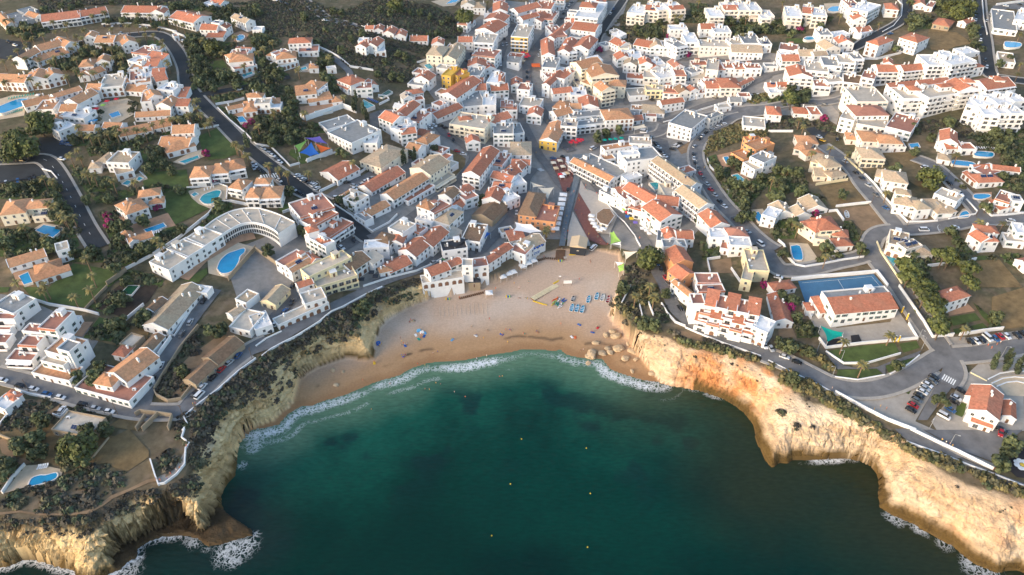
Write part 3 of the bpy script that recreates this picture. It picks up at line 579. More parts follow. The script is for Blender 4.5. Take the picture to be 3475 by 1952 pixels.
DATA = """
T 0 0 2.894
H g2wr 410 215 785 170 775 105 b
+ g2wr 790 165 1055 120 1050 75 b
H g2wr 1195 120 1560 125 1560 65 b
+ g2wr 1480 132 1600 132 1600 90
H g2wr 1670 170 1905 225 2000 150 b
+ g2wr 1905 225 2040 180 1990 130
H f1kg 20 165 170 235 310 185
+ f1kg 175 105 245 135 350 95
+ g1wo 245 150 345 185 365 130
H g1wo -60 150 60 260 120 200
H g2wo 235 590 400 500 380 450
+ g2wo 400 500 620 440 600 395
+ g2wo 640 460 760 425 700 360
+ s1wo 370 610 500 560 480 520
+ s1wo 500 560 670 520 650 475
H g2wo 830 375 930 370 920 330
+ g2wo 930 415 1110 415 1110 355 a
+ g2wo 1110 410 1260 385 1240 350
+ g2wo 1210 445 1345 420 1330 365
H g2wo -40 800 240 810 230 735 a
+ g2wo 240 800 460 780 450 705 a
+ g2wo 465 775 620 740 600 680 a
H h2wo 780 660 910 650 900 590
+ g2wo 950 620 1070 610 1060 560
+ g1wo 780 760 870 750 930 690
+ g1wo 900 740 1030 690 1000 650
H f2wc 980 870 1200 850 1100 740 a
+ g2wo 850 880 980 880 980 830
+ g2wo 640 1000 760 1020 860 900
+ g2wo 585 1090 740 1090 720 1030
+ g2wo 540 960 800 880 790 850
+ f2wo 350 1090 520 1080 520 990
+ f2ww 590 1150 820 1170 800 1080
+ g1wo 250 1050 500 990 540 930
H g2wo 520 1190 600 1180 590 1130
+ f2ww 580 1300 740 1240 730 1180
H g1wo 700 1280 920 1280 920 1230
+ g1wo 1010 1250 1180 1260 1180 1210
+ g1wo 1180 1340 1490 1280 1450 1220
+ g1wo 1490 1270 1680 1230 1650 1170
H f2wd 1300 520 1450 540 1440 460
+ f2wd 1460 500 1580 500 1570 465
+ f2ww 1260 600 1390 640 1390 560
+ s2wr 1440 560 1590 590 1590 545
+ f2wo 1260 690 1430 690 1420 620
+ s2wr 1430 650 1540 650 1530 610
H f2wd 1280 800 1430 780 1420 690
+ f2ww 1420 760 1560 730 1540 670
+ s2wr 1500 750 1610 740 1600 700
+ s2wr 1540 800 1640 780 1630 740
+ f2wo 1340 830 1480 810 1470 750
H g1wo 1200 850 1320 830 1310 790
+ g1wo 1230 890 1420 900 1380 840
H f2wo 1390 1010 1480 1000 1530 890
+ g2wo 1460 980 1590 950 1560 890
+ f2ww 1550 880 1700 900 1690 830
+ g2wo 1540 1040 1670 1050 1650 970
+ s2wr 1730 1040 1840 1040 1840 1000
+ s1wr 1760 950 1820 950 1820 890
H g1wo 1330 1150 1670 1130 1640 1090
H g2wo 1690 1310 1900 1300 1830 1230
+ g1wo 1560 1430 1850 1440 1690 1340 a
A pool 1070 1120 1160 1090 1185 1130 1100 1155
A pool 0 1040 150 980 260 965 320 1000 200 1050 60 1100 0 1110 -80 1090
A deck_pale 850 1130 1000 1010 1250 970 1350 1020 1330 1120 1150 1220 960 1220
A deck_pale -80 1000 120 940 350 930 400 960 250 1060 240 1140 0 1180 -80 1180
A asphalt -100 360 60 400 300 420 300 560 120 600 -100 560
A lawn 1440 400 1560 400 1570 450 1450 460
A lawn 250 250 400 230 420 290 250 330
A garden 520 580 720 540 720 680 520 700
A garden 740 430 1000 430 1240 520 1240 760 1100 720 1060 560 820 560 770 800 700 640
A garden 700 1290 1500 1290 1900 1150 1980 1200 1480 1390 700 1447
A garden 1000 180 1650 190 1650 260 1000 230
A garden 1820 330 2020 340 2020 720 1900 900 1830 650
A scrub 360 0 2030 0 2030 60 1650 90 1200 40 780 60 420 110
A garden 60 260 400 230 480 320 300 400 110 340
t palm 900 150 1020 120 510 210 650 230 1240 140 1355 140 1465 150 1570 160 1640 170 45 200 120 190 220 270 290 270 190 340 315 370 410 340 540 310 640 295 250 430 250 470 160 490 100 560 30 600 140 620 250 570 380 580 480 600 530 560 610 530 740 350 800 370 740 430 700 480 740 570 820 290 850 450 920 510 980 390 1000 440 1080 470 1170 470 1110 560 1190 540 1180 620 1200 680 1030 630 910 710 800 730 740 680 650 750 460 750 370 830 290 770 210 770 40 800
t palm 1090 280 1250 250 1340 250 1420 280 1500 340 1420 340 1360 400 1590 400 1600 450 1620 520 1630 600 1650 630 1930 980 1930 1060 1860 1120 1960 1120 1760 1170 1680 1170 1590 1190 1490 1220 1330 1270 1410 1270 1230 1280 1140 1250 960 1270 760 1240 790 1310 870 1330 960 1340 1050 1300 1140 1310
t big 390 1220 150 1370
t round 600 60 700 70 430 90 520 120 780 40 1100 20 1750 60 1880 430 1960 560 1920 690 2000 760
c k 20 85 415
c w 15 150 450
c k 100 1030 262 1190 262
c s 100 1105 258
c s 20 1195 335
c w 60 1375 265 1440 275
c k 60 1560 300
c w 35 1800 410 1835 455
c b 20 620 1405 680 1425
W 1.2 w 1000 245 1250 235 1500 260 1620 290 1740 320
T 869 0 2.9643
H h2wr 330 440 545 430 520 385
+ f1wd 430 530 620 520 600 460
H h1wo 110 560 200 570 200 510
+ f2wd 200 560 330 520 320 490
+ h2wo 215 600 400 580 360 520 a
+ f1wc 220 680 420 620 400 570 a
H h1wo 540 690 620 685 600 645
H f1ww 720 700 800 690 790 670
H h2wo 470 880 620 900 620 820
+ f2ww 620 930 710 880 690 850
+ s2wo 410 960 600 940 580 880
+ s1wo 540 1030 760 990 740 950 a
+ h1wo 775 1030 860 1020 830 970
A deck 440 1080 850 1010 880 1090 460 1190
A pool_teal 590 1120 740 1085 765 1110 600 1155
W 3.5 w 450 1190 500 1215 880 1090 1010 1140
H h2wr 830 810 950 860 1000 770
+ h2wr 950 860 1080 810 1000 740
+ g1wr 1090 830 1140 880 1210 850
+ s1wr 820 850 920 900 960 870
+ f2wd 1010 900 1160 890 1120 840
A pool_teal 1060 1070 1080 1000 1190 1060 1120 1090
A pool_green 1230 970 1330 905 1370 925 1270 980
H g2wr 1005 470 1100 480 1120 420
+ g2wr 1105 460 1210 470 1240 400
+ f2ww 1030 420 1120 420 1130 390
+ f1ww 1200 530 1300 520 1280 450 a
H g1wr 1190 310 1270 310 1290 265
H g1wr 1275 340 1380 345 1395 290
H g1wr 1390 370 1500 370 1530 320
H g1wr 1550 410 1720 410 1730 370
H g1wr 1100 290 1180 290 1180 265
H g2wr 1770 450 1880 450 1880 400
H h3ct 1725 550 1860 560 1860 470
H G3ct 1870 590 2000 600 2060 470
H g2wr 2040 420 2170 420 2170 380
H f3wc 2200 430 2380 440 2380 350 b
H g3wr 2220 300 2390 330 2480 240 b
H g3wr 2300 200 2480 220 2540 160 b
H g3wr 2390 120 2520 120 2576 40 b
H g2wt 2065 60 2190 60 2200 20
+ h2wt 2190 80 2300 80 2310 30
A deck_pale 1760 20 1900 -10 2080 -20 2000 60 1880 70
A pool 1910 40 1960 0 2050 -10 2010 20
A deck_pale 1640 650 1760 600 1800 680 1720 720
A pool_teal 1690 655 1740 635 1785 680 1730 695
A paving 400 700 520 640 640 690 560 730 400 730
A pool_teal 440 690 500 668 515 690 440 712
H f3wd 2185 555 2395 580 2420 510
H g2wr 2140 670 2300 670 2280 610
+ g2wr 2310 700 2400 690 2400 650
H f3wg 2120 760 2240 770 2260 690
H g2wr 2090 830 2280 830 2200 790
H g2wr 2110 910 2310 900 2310 850
H f3ww 2330 830 2440 840 2450 740
H G3wr 2440 830 2490 830 2440 740
H g2wr 2370 910 2530 900 2480 850
H f2wg 2100 1080 2300 1060 2340 910
H f3ww 2290 1060 2400 1060 2390 960
H f3cc 1960 1250 2290 1300 2270 1170 b
+ h3cr 2060 1210 2160 1200 2150 1170
H g3wr 2310 1260 2400 1250 2420 1180
+ g3wr 2400 1230 2560 1180 2500 1130
H f2wd 2470 1080 2576 1080 2560 1020
H f3wg 2400 1350 2576 1350 2576 1250
H g2wr 2130 1440 2240 1430 2220 1380
H f3yy 1880 760 1950 770 1950 680
+ f3yr 1960 730 2030 770 2040 690
H g2wr 1605 790 1730 810 1680 740
H f1wg 1530 850 1680 870 1680 800
H G2wr 1860 950 2010 985 1880 735
H h1wr 1545 950 1670 930 1630 900
H g3wr 1240 1180 1380 1240 1400 1130
+ g3wr 1390 1150 1500 1170 1650 1050
+ f3ww 1365 1290 1470 1320 1560 1230
+ g3wr 1470 1350 1600 1330 1690 1270
+ f2wd 1500 1200 1640 1230 1680 1130
H g1wr 1750 1160 1820 1190 1960 1040
H h2wo 1620 1420 1720 1447 1800 1360
H f1wg 640 1245 720 1310 960 1200
+ f2wg 730 1340 960 1447 1140 1270
+ f2ww 1090 1447 1210 1447 1190 1350
H h1wo -80 980 40 960 20 930 a
+ h1wo 120 1050 230 1040 200 990
+ f1ww -60 1100 240 1090 200 1040 a
A scrub 0 60 150 120 420 180 900 270 1080 290 1500 440 1700 520 1640 620 1560 780 1480 830 1240 830 1150 700 950 680 760 530 620 450 330 370 0 420
A scrub 740 150 1050 60 1130 0 1450 0 1800 70 2000 150 2100 300 2000 380 1700 370 1300 260 1000 230
A garden 0 1180 430 1250 430 1447 0 1447
A garden 640 760 760 740 860 930 760 960 720 880
A garden 240 920 390 950 420 1100 240 1080
A garden 460 1250 640 1240 700 1340 440 1360
A dirt 420 1260 640 1250 700 1350 420 1400
A dirt 1300 660 1560 720 1540 780 1300 740
A cobble 1140 1150 1320 1090 1500 990 1540 930 1570 960 1240 1130 1230 1360 1150 1300
t round 1250 90 1350 130 1450 90 1550 120 1650 120 1750 170 1870 230 1930 190 1820 340 480 170 1430 540 1500 560 1300 620 950 380 620 420 850 500 700 300 680 620 1220 740 1370 760 700 800 850 120 780 110 1170 220 1060 330 560 1270
t big 2100 170 1400 40
t round 1740 350 1860 350 2050 300 1450 780 640 650 740 640
t cypress 1000 980 1080 1100 985 1060 1110 1160
t palm 420 700 70 480 160 420 480 1130 880 970 2330 20 730 570
c w 10 690 212
c k 170 115 805
c b 60 2085 888
c k 75 2100 955
c w 25 1750 1285 1790 1268
c k 0 1860 1268 1905 1290
c r 80 1940 1365
c k 80 1985 1415
c w 80 2462 655
c k 80 2455 750 2470 600
c s 60 2480 455 2520 450
c k 60 2500 400
c k 70 2165 550 2120 620
c r 70 2088 755
W 1.5 w 630 480 760 540 830 580 950 680 1180 715
W 1.5 w 1620 640 1750 600
W 1.2 w 1060 270 1180 310
W 1.5 w 1240 1060 1340 1010 1320 980 1230 970
T 1738 0 2.9643
H g3wr -20 100 60 130 150 20
H g3wr 60 180 110 200 140 110
H f3wr 235 90 385 100 380 20
H g2wr 150 200 290 220 440 120
+ f2wd 300 190 400 200 450 120
H f4wc 0 370 150 380 250 270 bY
H f4ww 640 170 850 190 900 30 b
+ h5wr 690 70 830 80 800 30
H g3wr 600 290 830 320 840 240
+ g2wr 600 240 740 240 720 200
H g3wr 620 480 760 500 790 390
H G3wr 360 380 420 390 480 230
H f3wd 440 370 540 360 550 250
H G3wr 310 560 420 560 430 410
H g3wr 470 520 570 530 580 400
H f3wc 560 530 640 520 640 460 b
H f3wg 310 680 430 690 430 590
H g4co 700 690 900 640 860 570 b
+ g4co 810 780 1060 760 1010 660 b
+ g4co 910 920 1020 900 1000 830 b
+ h3co 990 860 1130 870 1090 810
+ f2co 700 830 800 870 790 790
+ f1cc 560 740 700 900 760 880
H G3wr 315 850 370 860 330 700
H f2wd 360 780 430 770 420 700
H f3wr 430 780 520 800 510 690
H g2wr 420 940 600 920 580 880
+ f2ww 600 960 740 960 720 890
H h2wo 420 1080 570 1110 550 1030
H g2wo 450 1170 600 1130 570 1080
H g2wo 590 1090 690 1090 680 1050
H g2wr 690 1080 860 1080 820 990
H f2wg 600 1190 910 1160 900 1110
+ f3wc 500 1270 640 1280 640 1210 b
+ f2wg 640 1270 930 1240 920 1200 b
H h3wo 950 1205 1210 1190 1170 1095 a
+ g1wr 1220 1210 1310 1200 1300 1160
H f3wd 60 900 165 910 160 850
H f2wc 80 1060 260 1080 240 1000
H g2wr 160 1160 280 1170 260 1100
H G2wo 290 1410 440 1430 340 1235 Y
H g2wr 0 860 90 860 80 800
H f2wg 0 1350 110 1340 80 1250
H f2wr -60 1110 40 1110 40 1060
H f3pw 1160 130 1330 150 1330 60 b
+ f3pw 1340 110 1470 120 1500 30 b
+ f3pw 1475 110 1600 100 1620 30 b
+ f3pw 1605 110 1740 100 1740 20 b
+ s3wr 1340 112 1470 122 1460 85
+ s3wr 1605 112 1740 102 1730 75
H f3pw 1990 170 2130 170 2110 90 b
H f3pw 2140 110 2280 110 2270 30 b
+ f3pw 2285 110 2390 110 2390 20 b
+ f3pw 2400 110 2510 110 2500 30 b
+ s3wr 2140 112 2280 112 2280 80
H f2pw 2515 190 2600 190 2600 110 b
H f2ww 1590 300 1760 300 1760 260
H g2wr 1900 290 2040 290 2050 250
+ f2ww 2040 330 2200 330 2190 270
H f2pc 1900 470 2210 480 2210 420
H g2wr 1230 450 1400 480 1420 420
H g2wt 1400 480 1520 480 1520 420
H f2wg 1530 480 1650 480 1660 420
H f3wg 1660 480 1750 460 1750 380 b
H f3ww 1760 430 1870 430 1870 340 b
H g2wr 990 420 1090 470 1110 410
+ f2cc 1090 490 1190 490 1180 440
H f2wc 2220 450 2330 440 2300 390
H f2wg 2340 440 2500 440 2450 350
H s2wt 2220 520 2510 530 2510 490
H f2wg 2510 450 2600 450 2600 400
H g2wr 1070 600 1190 590 1180 540
+ f2ww 1190 590 1300 590 1250 530
H g2wt 1130 650 1240 660 1230 610
H g3wr 1300 650 1400 650 1390 595
H f2ww 1410 660 1530 650 1500 600
H g3wd 1640 680 1720 670 1700 610
H g2wr 1410 690 1480 680 1470 640
H f1wr 1160 790 1320 800 1310 750
H f2pc 1330 780 1480 790 1480 730 b
H f2ww 1490 790 1640 770 1630 690
H f3wr 1650 760 1740 760 1730 690 b
H f2wg 1740 700 1810 740 1790 650
H f2pr 1820 660 1960 660 1950 620
H s1pc 1810 780 1960 780 1950 710
H f3pc 1960 700 2060 710 2030 610
H f2wr 2070 700 2130 700 2130 620
H f2wr 2140 690 2240 690 2240 640
H f2wr 2250 690 2350 690 2350 640
H f2wr 2360 690 2500 690 2490 650
H f2wd 1940 850 2100 840 2090 800
+ s2wr 1965 885 2130 885 2120 850
H h2pr 2110 880 2290 880 2260 790
+ g1pr 2290 860 2420 800 2400 785
H f1wc 1190 970 1360 960 1350 890
H f2lc 1360 910 1530 910 1520 870 b
H f2wr 1530 930 1690 940 1680 880 b
H g2pb 1690 940 1790 930 1780 870
H g2wr 1800 920 1870 910 1860 870
H g2wr 1510 1050 1720 1020 1720 985
H h1wt 1320 1130 1520 1140 1460 1060
H f3wg 1590 1240 1800 1300 2000 1190
+ f2pg 1990 1200 2110 1150 2080 1130
H f1wc 2080 1090 2190 1080 2180 1050
H f1wc 2330 1270 2540 1290 2560 1200
A scrub 1010 270 1130 130 1150 250 1500 330 1500 400 1210 360 1180 440 920 340
A hedge 1960 1447 2050 1330 2200 1270 2400 1290 2576 1250 2576 1400 2330 1400 2200 1447
A hedge 2300 1010 2450 960 2576 950 2576 1010 2420 1050
A garden 1780 30 1960 60 1960 210 1880 230 1800 130
A garden 1180 250 1480 210 1580 380 1480 360 1200 350
A garden 2210 250 2576 240 2576 320 2440 350 2260 390 2200 330
A garden 1400 150 2576 200 2576 245 1500 230
A cobble 1200 520 1450 570 1700 590 1700 620 1400 610 1200 560
t round 860 1390 950 1340 1080 1310
t palm 1530 270 1180 330 2360 170 1960 80 1880 10 1700 160 1640 150 2320 350
t round 1250 280 1400 300 1480 220 1360 340 1860 130 2450 300 2300 290 2550 270
t magenta 1770 550 1920 330 1570 360 880 500
c k 10 2045 988 2125 970 1690 578 1410 1012 1695 822
c w -15 1748 1118
c k 5 1390 1388
c w 5 1320 1335 v
c b -55 1020 95
c w -55 990 140
c k -60 870 395 860 430 825 485
c s 60 265 565 280 520
c k 85 148 730 148 785
c w 90 200 30 190 120
c k -35 520 140 500 190
c s -35 550 95 580 55
c g -30 600 30 560 75
c w -20 2130 1255 2070 1280
c s -20 2010 1310
c k -40 1950 1340 1885 1405
c w -40 1915 1370
W 1.2 w 1520 1240 1700 1190 1900 1110 2100 1050 2300 990 2480 955
W 1.8 w 1190 860 1400 880 1700 850 1950 815
T 2606 0 2.9643
H f3pw 190 170 340 180 330 80 b
+ f3pw 345 140 440 150 440 60 b
+ f3pw 450 160 590 170 590 90 b
+ s3wr 345 142 440 152 440 110
H f2pw 0 170 60 170 50 110 b
H f3wd 820 70 930 70 930 0 b
+ f3wd 860 120 1000 130 1000 60 b
+ g2wr 870 200 990 200 980 160
+ f3ww 1000 130 1130 60 1040 -20
H h2wr 1190 90 1310 100 1320 50 ba
H g1wr 1480 50 1580 60 1600 0
+ f1wd 1590 70 1650 80 1650 20
H h1sr 1665 240 1820 270 1890 220
H g1wr 1920 220 1990 240 2000 190
H g1wr 830 290 910 330 980 280
+ f1ww 940 350 1040 320 1000 290
H g2wr 720 440 860 440 850 385
H g2pt 590 500 720 490 700 425
H f2wg 530 360 650 360 640 300
H f1ww 670 370 820 350 800 310
H h3wr 1000 425 1110 460 1270 410 a
H h3wr 1330 380 1500 430 1610 380
H g2wr 150 610 310 610 300 560
H f2wd 120 500 280 520 280 460
H g2wt 320 560 460 560 450 510
H g2wt 470 560 590 550 590 520
H f3wc 390 710 600 730 590 640 b
H f3wg 570 660 730 670 720 590 b
H f3wc 720 630 870 640 850 570 b
H f3wg 860 600 960 600 940 540 b
H g3wr 230 770 440 780 400 690 b
H g1wr 0 870 100 870 100 840
H g1wr 105 870 215 870 200 835
H f2wd 480 870 620 880 600 820 b
H f2wc 610 830 760 820 740 770 b
H f2wb 770 830 940 850 920 770 b
H f3wd 950 780 1060 800 1040 730 b
H g3wr 1110 720 1365 720 1330 660 b
+ g3wr 1365 715 1610 690 1570 640 b
+ g4wr 1170 640 1250 650 1240 605
H f4ww 1620 660 1860 660 1740 560 b
+ f4ww 1850 660 2090 620 2000 550 b
+ f5ww 1740 560 1840 570 1840 530
H h2wr 2080 680 2170 670 2150 570
H f4wc 1370 1000 1620 990 1530 880 b
+ f4wc 1620 990 1930 940 1800 840 b
+ s4wr 1240 890 1540 860 1520 830
+ s4wr 1540 860 1840 830 1820 800
+ h5wr 1430 910 1530 910 1510 870
+ h5wr 1740 880 1840 870 1820 840
H g4wr 1930 920 2120 900 2090 800 b
+ g4wr 2200 900 2480 860 2420 760 b
+ h5wr 1980 830 2080 830 2070 790
+ h5wr 2290 810 2380 810 2370 770
H f4pc 900 1030 1200 1030 1110 885
H h3wd 890 1165 1210 1160 1240 1055
+ f3wc 730 1190 860 1220 850 1130
+ f2wd 1190 1280 1430 1340 1330 1150
+ f2pc 900 1250 1190 1300 1190 1170 b
H f4ww 2000 1060 2130 1090 2160 1000 b
+ f4ww 2120 1060 2300 1060 2290 990 b
H f4ww 2180 1160 2330 1170 2320 1080 b
+ f4ww 2330 1150 2450 1150 2430 1070 b
+ f4ww 2450 1150 2576 1150 2560 1070 b
H f4ww 2300 1040 2480 1030 2460 950 b
H f4ww 2480 1030 2600 1020 2576 940 b
H f1wg 2270 290 2500 320 2440 120
H f2ww 2480 200 2600 220 2600 120
H f1wt 2330 620 2480 640 2560 560
H f1ww 1870 500 1980 550 2030 490
H h2wr 0 1150 130 1160 100 1080
H h1wr 270 1140 430 1150 400 1090
H f1wr 440 1160 540 1160 530 1080
H h2po 960 1420 1190 1430 1150 1330
+ h2po 1130 1440 1350 1447 1240 1360
+ h1po 800 1400 900 1410 920 1350
H h1po 310 1440 500 1447 420 1370
H g2wr 1740 1420 1900 1447 1830 1330
A pool 600 95 650 65 740 65 755 95 690 115 620 110
A pool 360 385 400 365 490 370 500 385 450 400 380 400
A pool 2380 440 2400 415 2540 430 2530 470 2400 475
A lawn 180 390 390 390 390 435 190 435
A deck_pale 560 40 780 30 800 130 600 140
A paving 530 1060 620 1040 720 1150 690 1260 560 1180
A asphalt_worn 2270 60 2576 30 2576 110 2400 90 2280 180 2180 330 2170 200
A asphalt 370 1300 470 1280 620 1320 560 1380 560 1447 480 1400
A dry_grass 1620 300 1900 330 2060 440 1880 470 1780 520 1640 500 1600 380
A garden 1700 0 2080 0 2080 150 1900 180 1700 160
A garden 1420 130 1640 160 1650 290 1420 300
A garden 1980 260 2100 250 2170 540 2050 440
A scrub 0 1180 200 1180 560 1180 680 1290 740 1400 560 1330 480 1290 300 1290 0 1320
A scrub 1400 1200 1500 1240 1800 1190 1960 1230 2100 1320 2000 1420 1800 1320 1500 1360
A garden 2120 1300 2300 1270 2450 1420 2400 1447 2100 1447
A garden 160 860 440 880 430 1000 300 1010 330 1080 120 1080 150 950
A garden 0 950 140 950 120 1020 0 1040
A garden 0 190 560 240 560 270 0 265
A lawn 2330 1350 2576 1320 2576 1447 2380 1447
A garden 0 260 380 290 380 340 0 350
t pine 230 950 240 1010
t big 1850 60 2000 80 1920 130
t round 1530 220 2060 320 2080 440 1820 1210 1470 1280 2280 1320 300 1000 1290 490 1440 20 1840 1240 1640 1380 2340 640 2440 580 1600 200 1480 200 350 940 620 190
t palm 790 60 735 150 155 20 320 1200 2540 340 2550 640 2520 740 1130 230 360 1270
t magenta 330 290 570 1190 470 770
c g 5 740 1010
c r 5 825 1030
c w 100 720 1070 760 1070 790 1065 830 1060
c g 5 465 1055 570 1060
c w 20 515 1385
c y 20 550 1420
c k 70 695 1410
c w 95 2138 410 2200 680
c k 95 2075 130 2080 170 2150 290 2130 370 2180 610
c s 95 2090 210
c k 120 1415 120 1380 240
c w 120 1405 200
c b -10 1230 345
c s -40 2240 150 2200 215
c w 5 2390 65
c k 5 2535 50 2350 225
c g 10 2045 1205
W 1.2 w 1150 330 1260 270 1340 170 1350 60 1300 0
W 1.5 w 950 600 1100 600 1340 540
W 1.5 w 2150 0 2165 200 2200 360
W 2 w 2290 60 2450 40 2576 20
W 1.5 w 0 1330 250 1330
T 0 488 2.9643
A asphalt -60 120 250 140 330 60 400 -60 760 -60 720 60 590 190 640 260 440 260 480 330 -60 410
H h2co 10 720 250 690 200 570
+ h2co 250 660 470 640 390 570
+ f1cc 340 740 540 720 500 660
A deck_pale 340 860 440 800 660 840 560 960 420 950
A pool 360 870 440 815 640 850 530 940
H g1wo 100 1240 460 1130 430 1060
+ h1wo 370 1330 620 1260 570 1170 a
+ f2wc 580 1090 690 1060 670 990
+ s1wo 360 1380 700 1270 680 1240 a
A deck 130 1300 330 1260 370 1380 300 1430 180 1430
A pool 190 1330 280 1290 325 1390 240 1415
H h1wt 980 180 1080 190 1070 90
+ h1wt 900 250 1000 240 980 190
+ f2wt 1080 190 1290 200 1290 90
+ f1wt 1180 320 1340 280 1300 170 a
A deck_pale 1190 370 1440 290 1490 360 1250 430
A pool_teal 1230 400 1280 365 1330 380 1280 415
A pool_teal 1370 360 1400 328 1440 345 1400 370
H h2wo 1280 710 1480 640 1380 560
+ h2wo 1170 620 1270 680 1330 570
+ h2wo 1400 540 1600 510 1580 450
+ h1wo 1510 610 1640 590 1610 540
A deck 1140 690 1200 660 1330 820 1690 700 1770 830 1360 930
A pool 1450 860 1640 795 1670 830 1490 900
H g1wo 1300 1000 1540 930 1500 890
+ g1wo 1230 900 1310 1000 1370 960
H h1wo 1690 90 1960 20 1870 -60 a
A deck_pale 1740 190 1900 100 2030 60 2070 130 1850 220
A pool_teal 1800 180 1990 115 2000 140 1860 195
A deck_pale 1890 480 2230 410 2300 450 2280 560 2120 660 2000 610 1930 550
A pool_teal 2010 560 2050 510 2180 465 2220 490 2150 590 2060 600
A pool_teal 1925 510 1960 485 1995 505 1950 530
H h2wo 1920 340 2100 330 2080 230 b
+ h2wo 2140 300 2290 290 2250 200 b
+ h2wo 2300 270 2460 240 2440 150 b
H h2wo 2310 440 2430 460 2480 370 b
+ h2wo 2480 540 2600 540 2600 450 b
H f2wc 1700 1275 1895 1150 1690 1090
+ f2wc 1880 1150 2060 1040 1850 970
+ f2wc 2050 1040 2230 920 2050 850
A deck_pale 2090 1180 2400 1000 2540 1040 2576 1080 2300 1360 2100 1310
A deck 1800 1350 2300 960 2540 880 2576 960 2400 1000 2080 1190 1900 1380
A lawn 1850 1380 2080 1250 2090 1310 2000 1400
A lawn 700 1200 1280 1300 1100 1447 500 1447 740 1210
A lawn 1650 500 1900 430 2100 660 1760 820 1650 660
A lawn 1420 300 1880 260 1900 430 1640 480 1450 430
A lawn 2030 20 2350 0 2400 110 2100 170
A lawn 900 380 1200 420 1150 470 950 470
A lawn 1560 900 1760 820 1850 800 1580 1000
A garden 0 410 420 370 560 380 600 480 440 560 0 560
A garden 440 490 620 490 840 920 660 960 520 760
A garden 0 860 360 880 480 950 780 950 800 1030 700 1080 480 1060 60 1140 0 1140
A garden 700 210 900 280 1150 480 1500 430 1860 430 1900 520 1620 480 1370 520 1120 590 980 600 860 480
A garden 1000 690 1160 720 1240 880 1120 1000 1060 860
A garden 1130 1020 1280 1010 1560 960 1840 800 1900 850 1560 1080 1300 1230 1080 1240 1080 1080
A garden 720 1060 1000 1060 1080 1200 700 1190
A garden 1320 80 1580 20 1720 220 1540 300 1420 170
A garden 1270 1270 1500 1310 1650 1380 1620 1447 1200 1420
A garden 860 30 1380 0 1380 60 900 130
A garden 2200 590 2330 590 2340 650 2100 790 1960 900 2050 780
t palm 430 340 520 370 540 620 480 590 650 750 610 700 450 930 230 830 160 1390 440 1415 700 110 800 130 940 310 860 290 1350 380 1130 370 860 1150 920 1320 730 730 1620 1020 1560 960 2420 30 2480 110 2360 0 780 60
t round 1530 130 1720 270 1480 250 1800 460 1190 960 1150 1240 1450 1070 1260 830 1440 770 330 930 60 1000 120 960 740 1090 940 1080 80 60 200 40 560 520 1070 380 860 560 1090 560
t big 120 60 240 30
t magenta 1130 220 1580 640 2170 340 1080 720 1100 800
c w 10 625 160
c k 5 235 182
c w -60 335 70
c k -60 365 50
c s 90 65 400
c b 90 185 378
c k 90 300 358 350 345
c b 0 700 15 640 5
c s 60 2545 210 2555 250
W 1.6 w 1270 1270 1500 1150 1800 960 2100 720 2200 600 2330 590 2576 640
W 1.0 w 1880 450 2000 440 2200 405 2290 440 2280 560
W 1.2 w 430 265 520 290 580 360
W 2.5 s 2300 1380 2500 1150 2576 1060
W 2.5 s 1080 1430 1280 1290
T 869 488 2.9643
H h2wo 40 550 240 540 290 430 b
H h2wo -10 400 130 400 120 350 b
H f3wd 450 745 780 640 560 540
+ f3wr 570 840 815 705 690 650
+ f2wr 735 950 965 800 870 750 b
+ f3ww 500 930 700 1040 760 980
+ h4wr 530 895 620 870 600 820
+ h3wr 655 1010 740 980 720 930
H g2wo 360 1290 560 1180 490 1110
+ f2wd 210 1190 330 1260 450 1100
+ g2wr 560 1200 630 1160 540 1105
H f3lc 540 1340 950 1150 900 1070
+ f2lc 620 1447 1010 1330 950 1250 b
H g2wb 960 1280 1130 1160 1060 1060 a
H f2ww 1100 1050 1320 1040 1290 980
+ h2wb 1200 970 1340 1010 1380 930
H g2wr 1360 990 1460 1000 1380 850
H f3wc 1350 850 1470 900 1590 820
H g2wr 1600 1130 1740 1010 1580 970
+ g2wr 1770 1030 1920 890 1790 845
H g1wr 1350 1290 1550 1200 1480 1130
+ h1wo 1260 1290 1350 1270 1320 1240
H h2wt 1940 805 2065 690 1950 640
H h3wo 1740 660 1815 600 1720 560
+ f3wd 1790 700 1940 620 1880 560
+ f1ww 1620 760 1760 800 1780 730
H g2wb 1960 550 2040 480 1960 430
H g2wr 2110 510 2180 450 2110 410
+ g1wr 2060 640 2120 560 2060 525
+ f2wd 2110 570 2220 530 2190 460
H g1wr 1160 480 1480 290 1410 220
H g2wo 1380 560 1720 350 1640 290
+ f1wr 1530 580 1780 430 1750 400
H g1wo 1110 740 1330 620 1260 590
+ f1wg 1010 720 1100 780 1140 740
H h2ct 1055 175 1255 240 1520 75
H g1wr 655 290 820 365 1000 240
H g3ct 1750 310 1930 185 1820 80
+ f1cc 1800 430 1980 320 1930 250 b
H G3wr 2095 300 2240 325 2345 60 b
H g2wr 2290 560 2440 580 2500 480
H g2wr 2380 460 2540 480 2550 400
H g2wr 2370 330 2560 380 2576 320
H g2wr 2470 300 2576 330 2576 180
H f2wd 2360 200 2470 220 2480 100
H g1sb 2190 720 2370 770 2440 610
H f2wk 1890 1080 2110 1050 2140 960
H f2wb 2080 970 2240 990 2330 830
H g2wr 1760 1330 1950 1260 1900 1190 a
+ g2wr 1960 1230 2060 1190 2010 1160
+ f1wc 1680 1410 2080 1350 2060 1280 a
H f3wc 2080 1230 2170 1230 2160 1170
H f2wd 2180 1250 2330 1230 2240 1160 a
H h2wr 2310 1220 2450 1130 2400 1100
H g2wr 2440 1130 2576 1040 2576 960
H f1wt 2480 900 2576 880 2576 840
H h1sk 2145 1395 2245 1390 2235 1350
H g2wr 430 1447 570 1400 520 1370
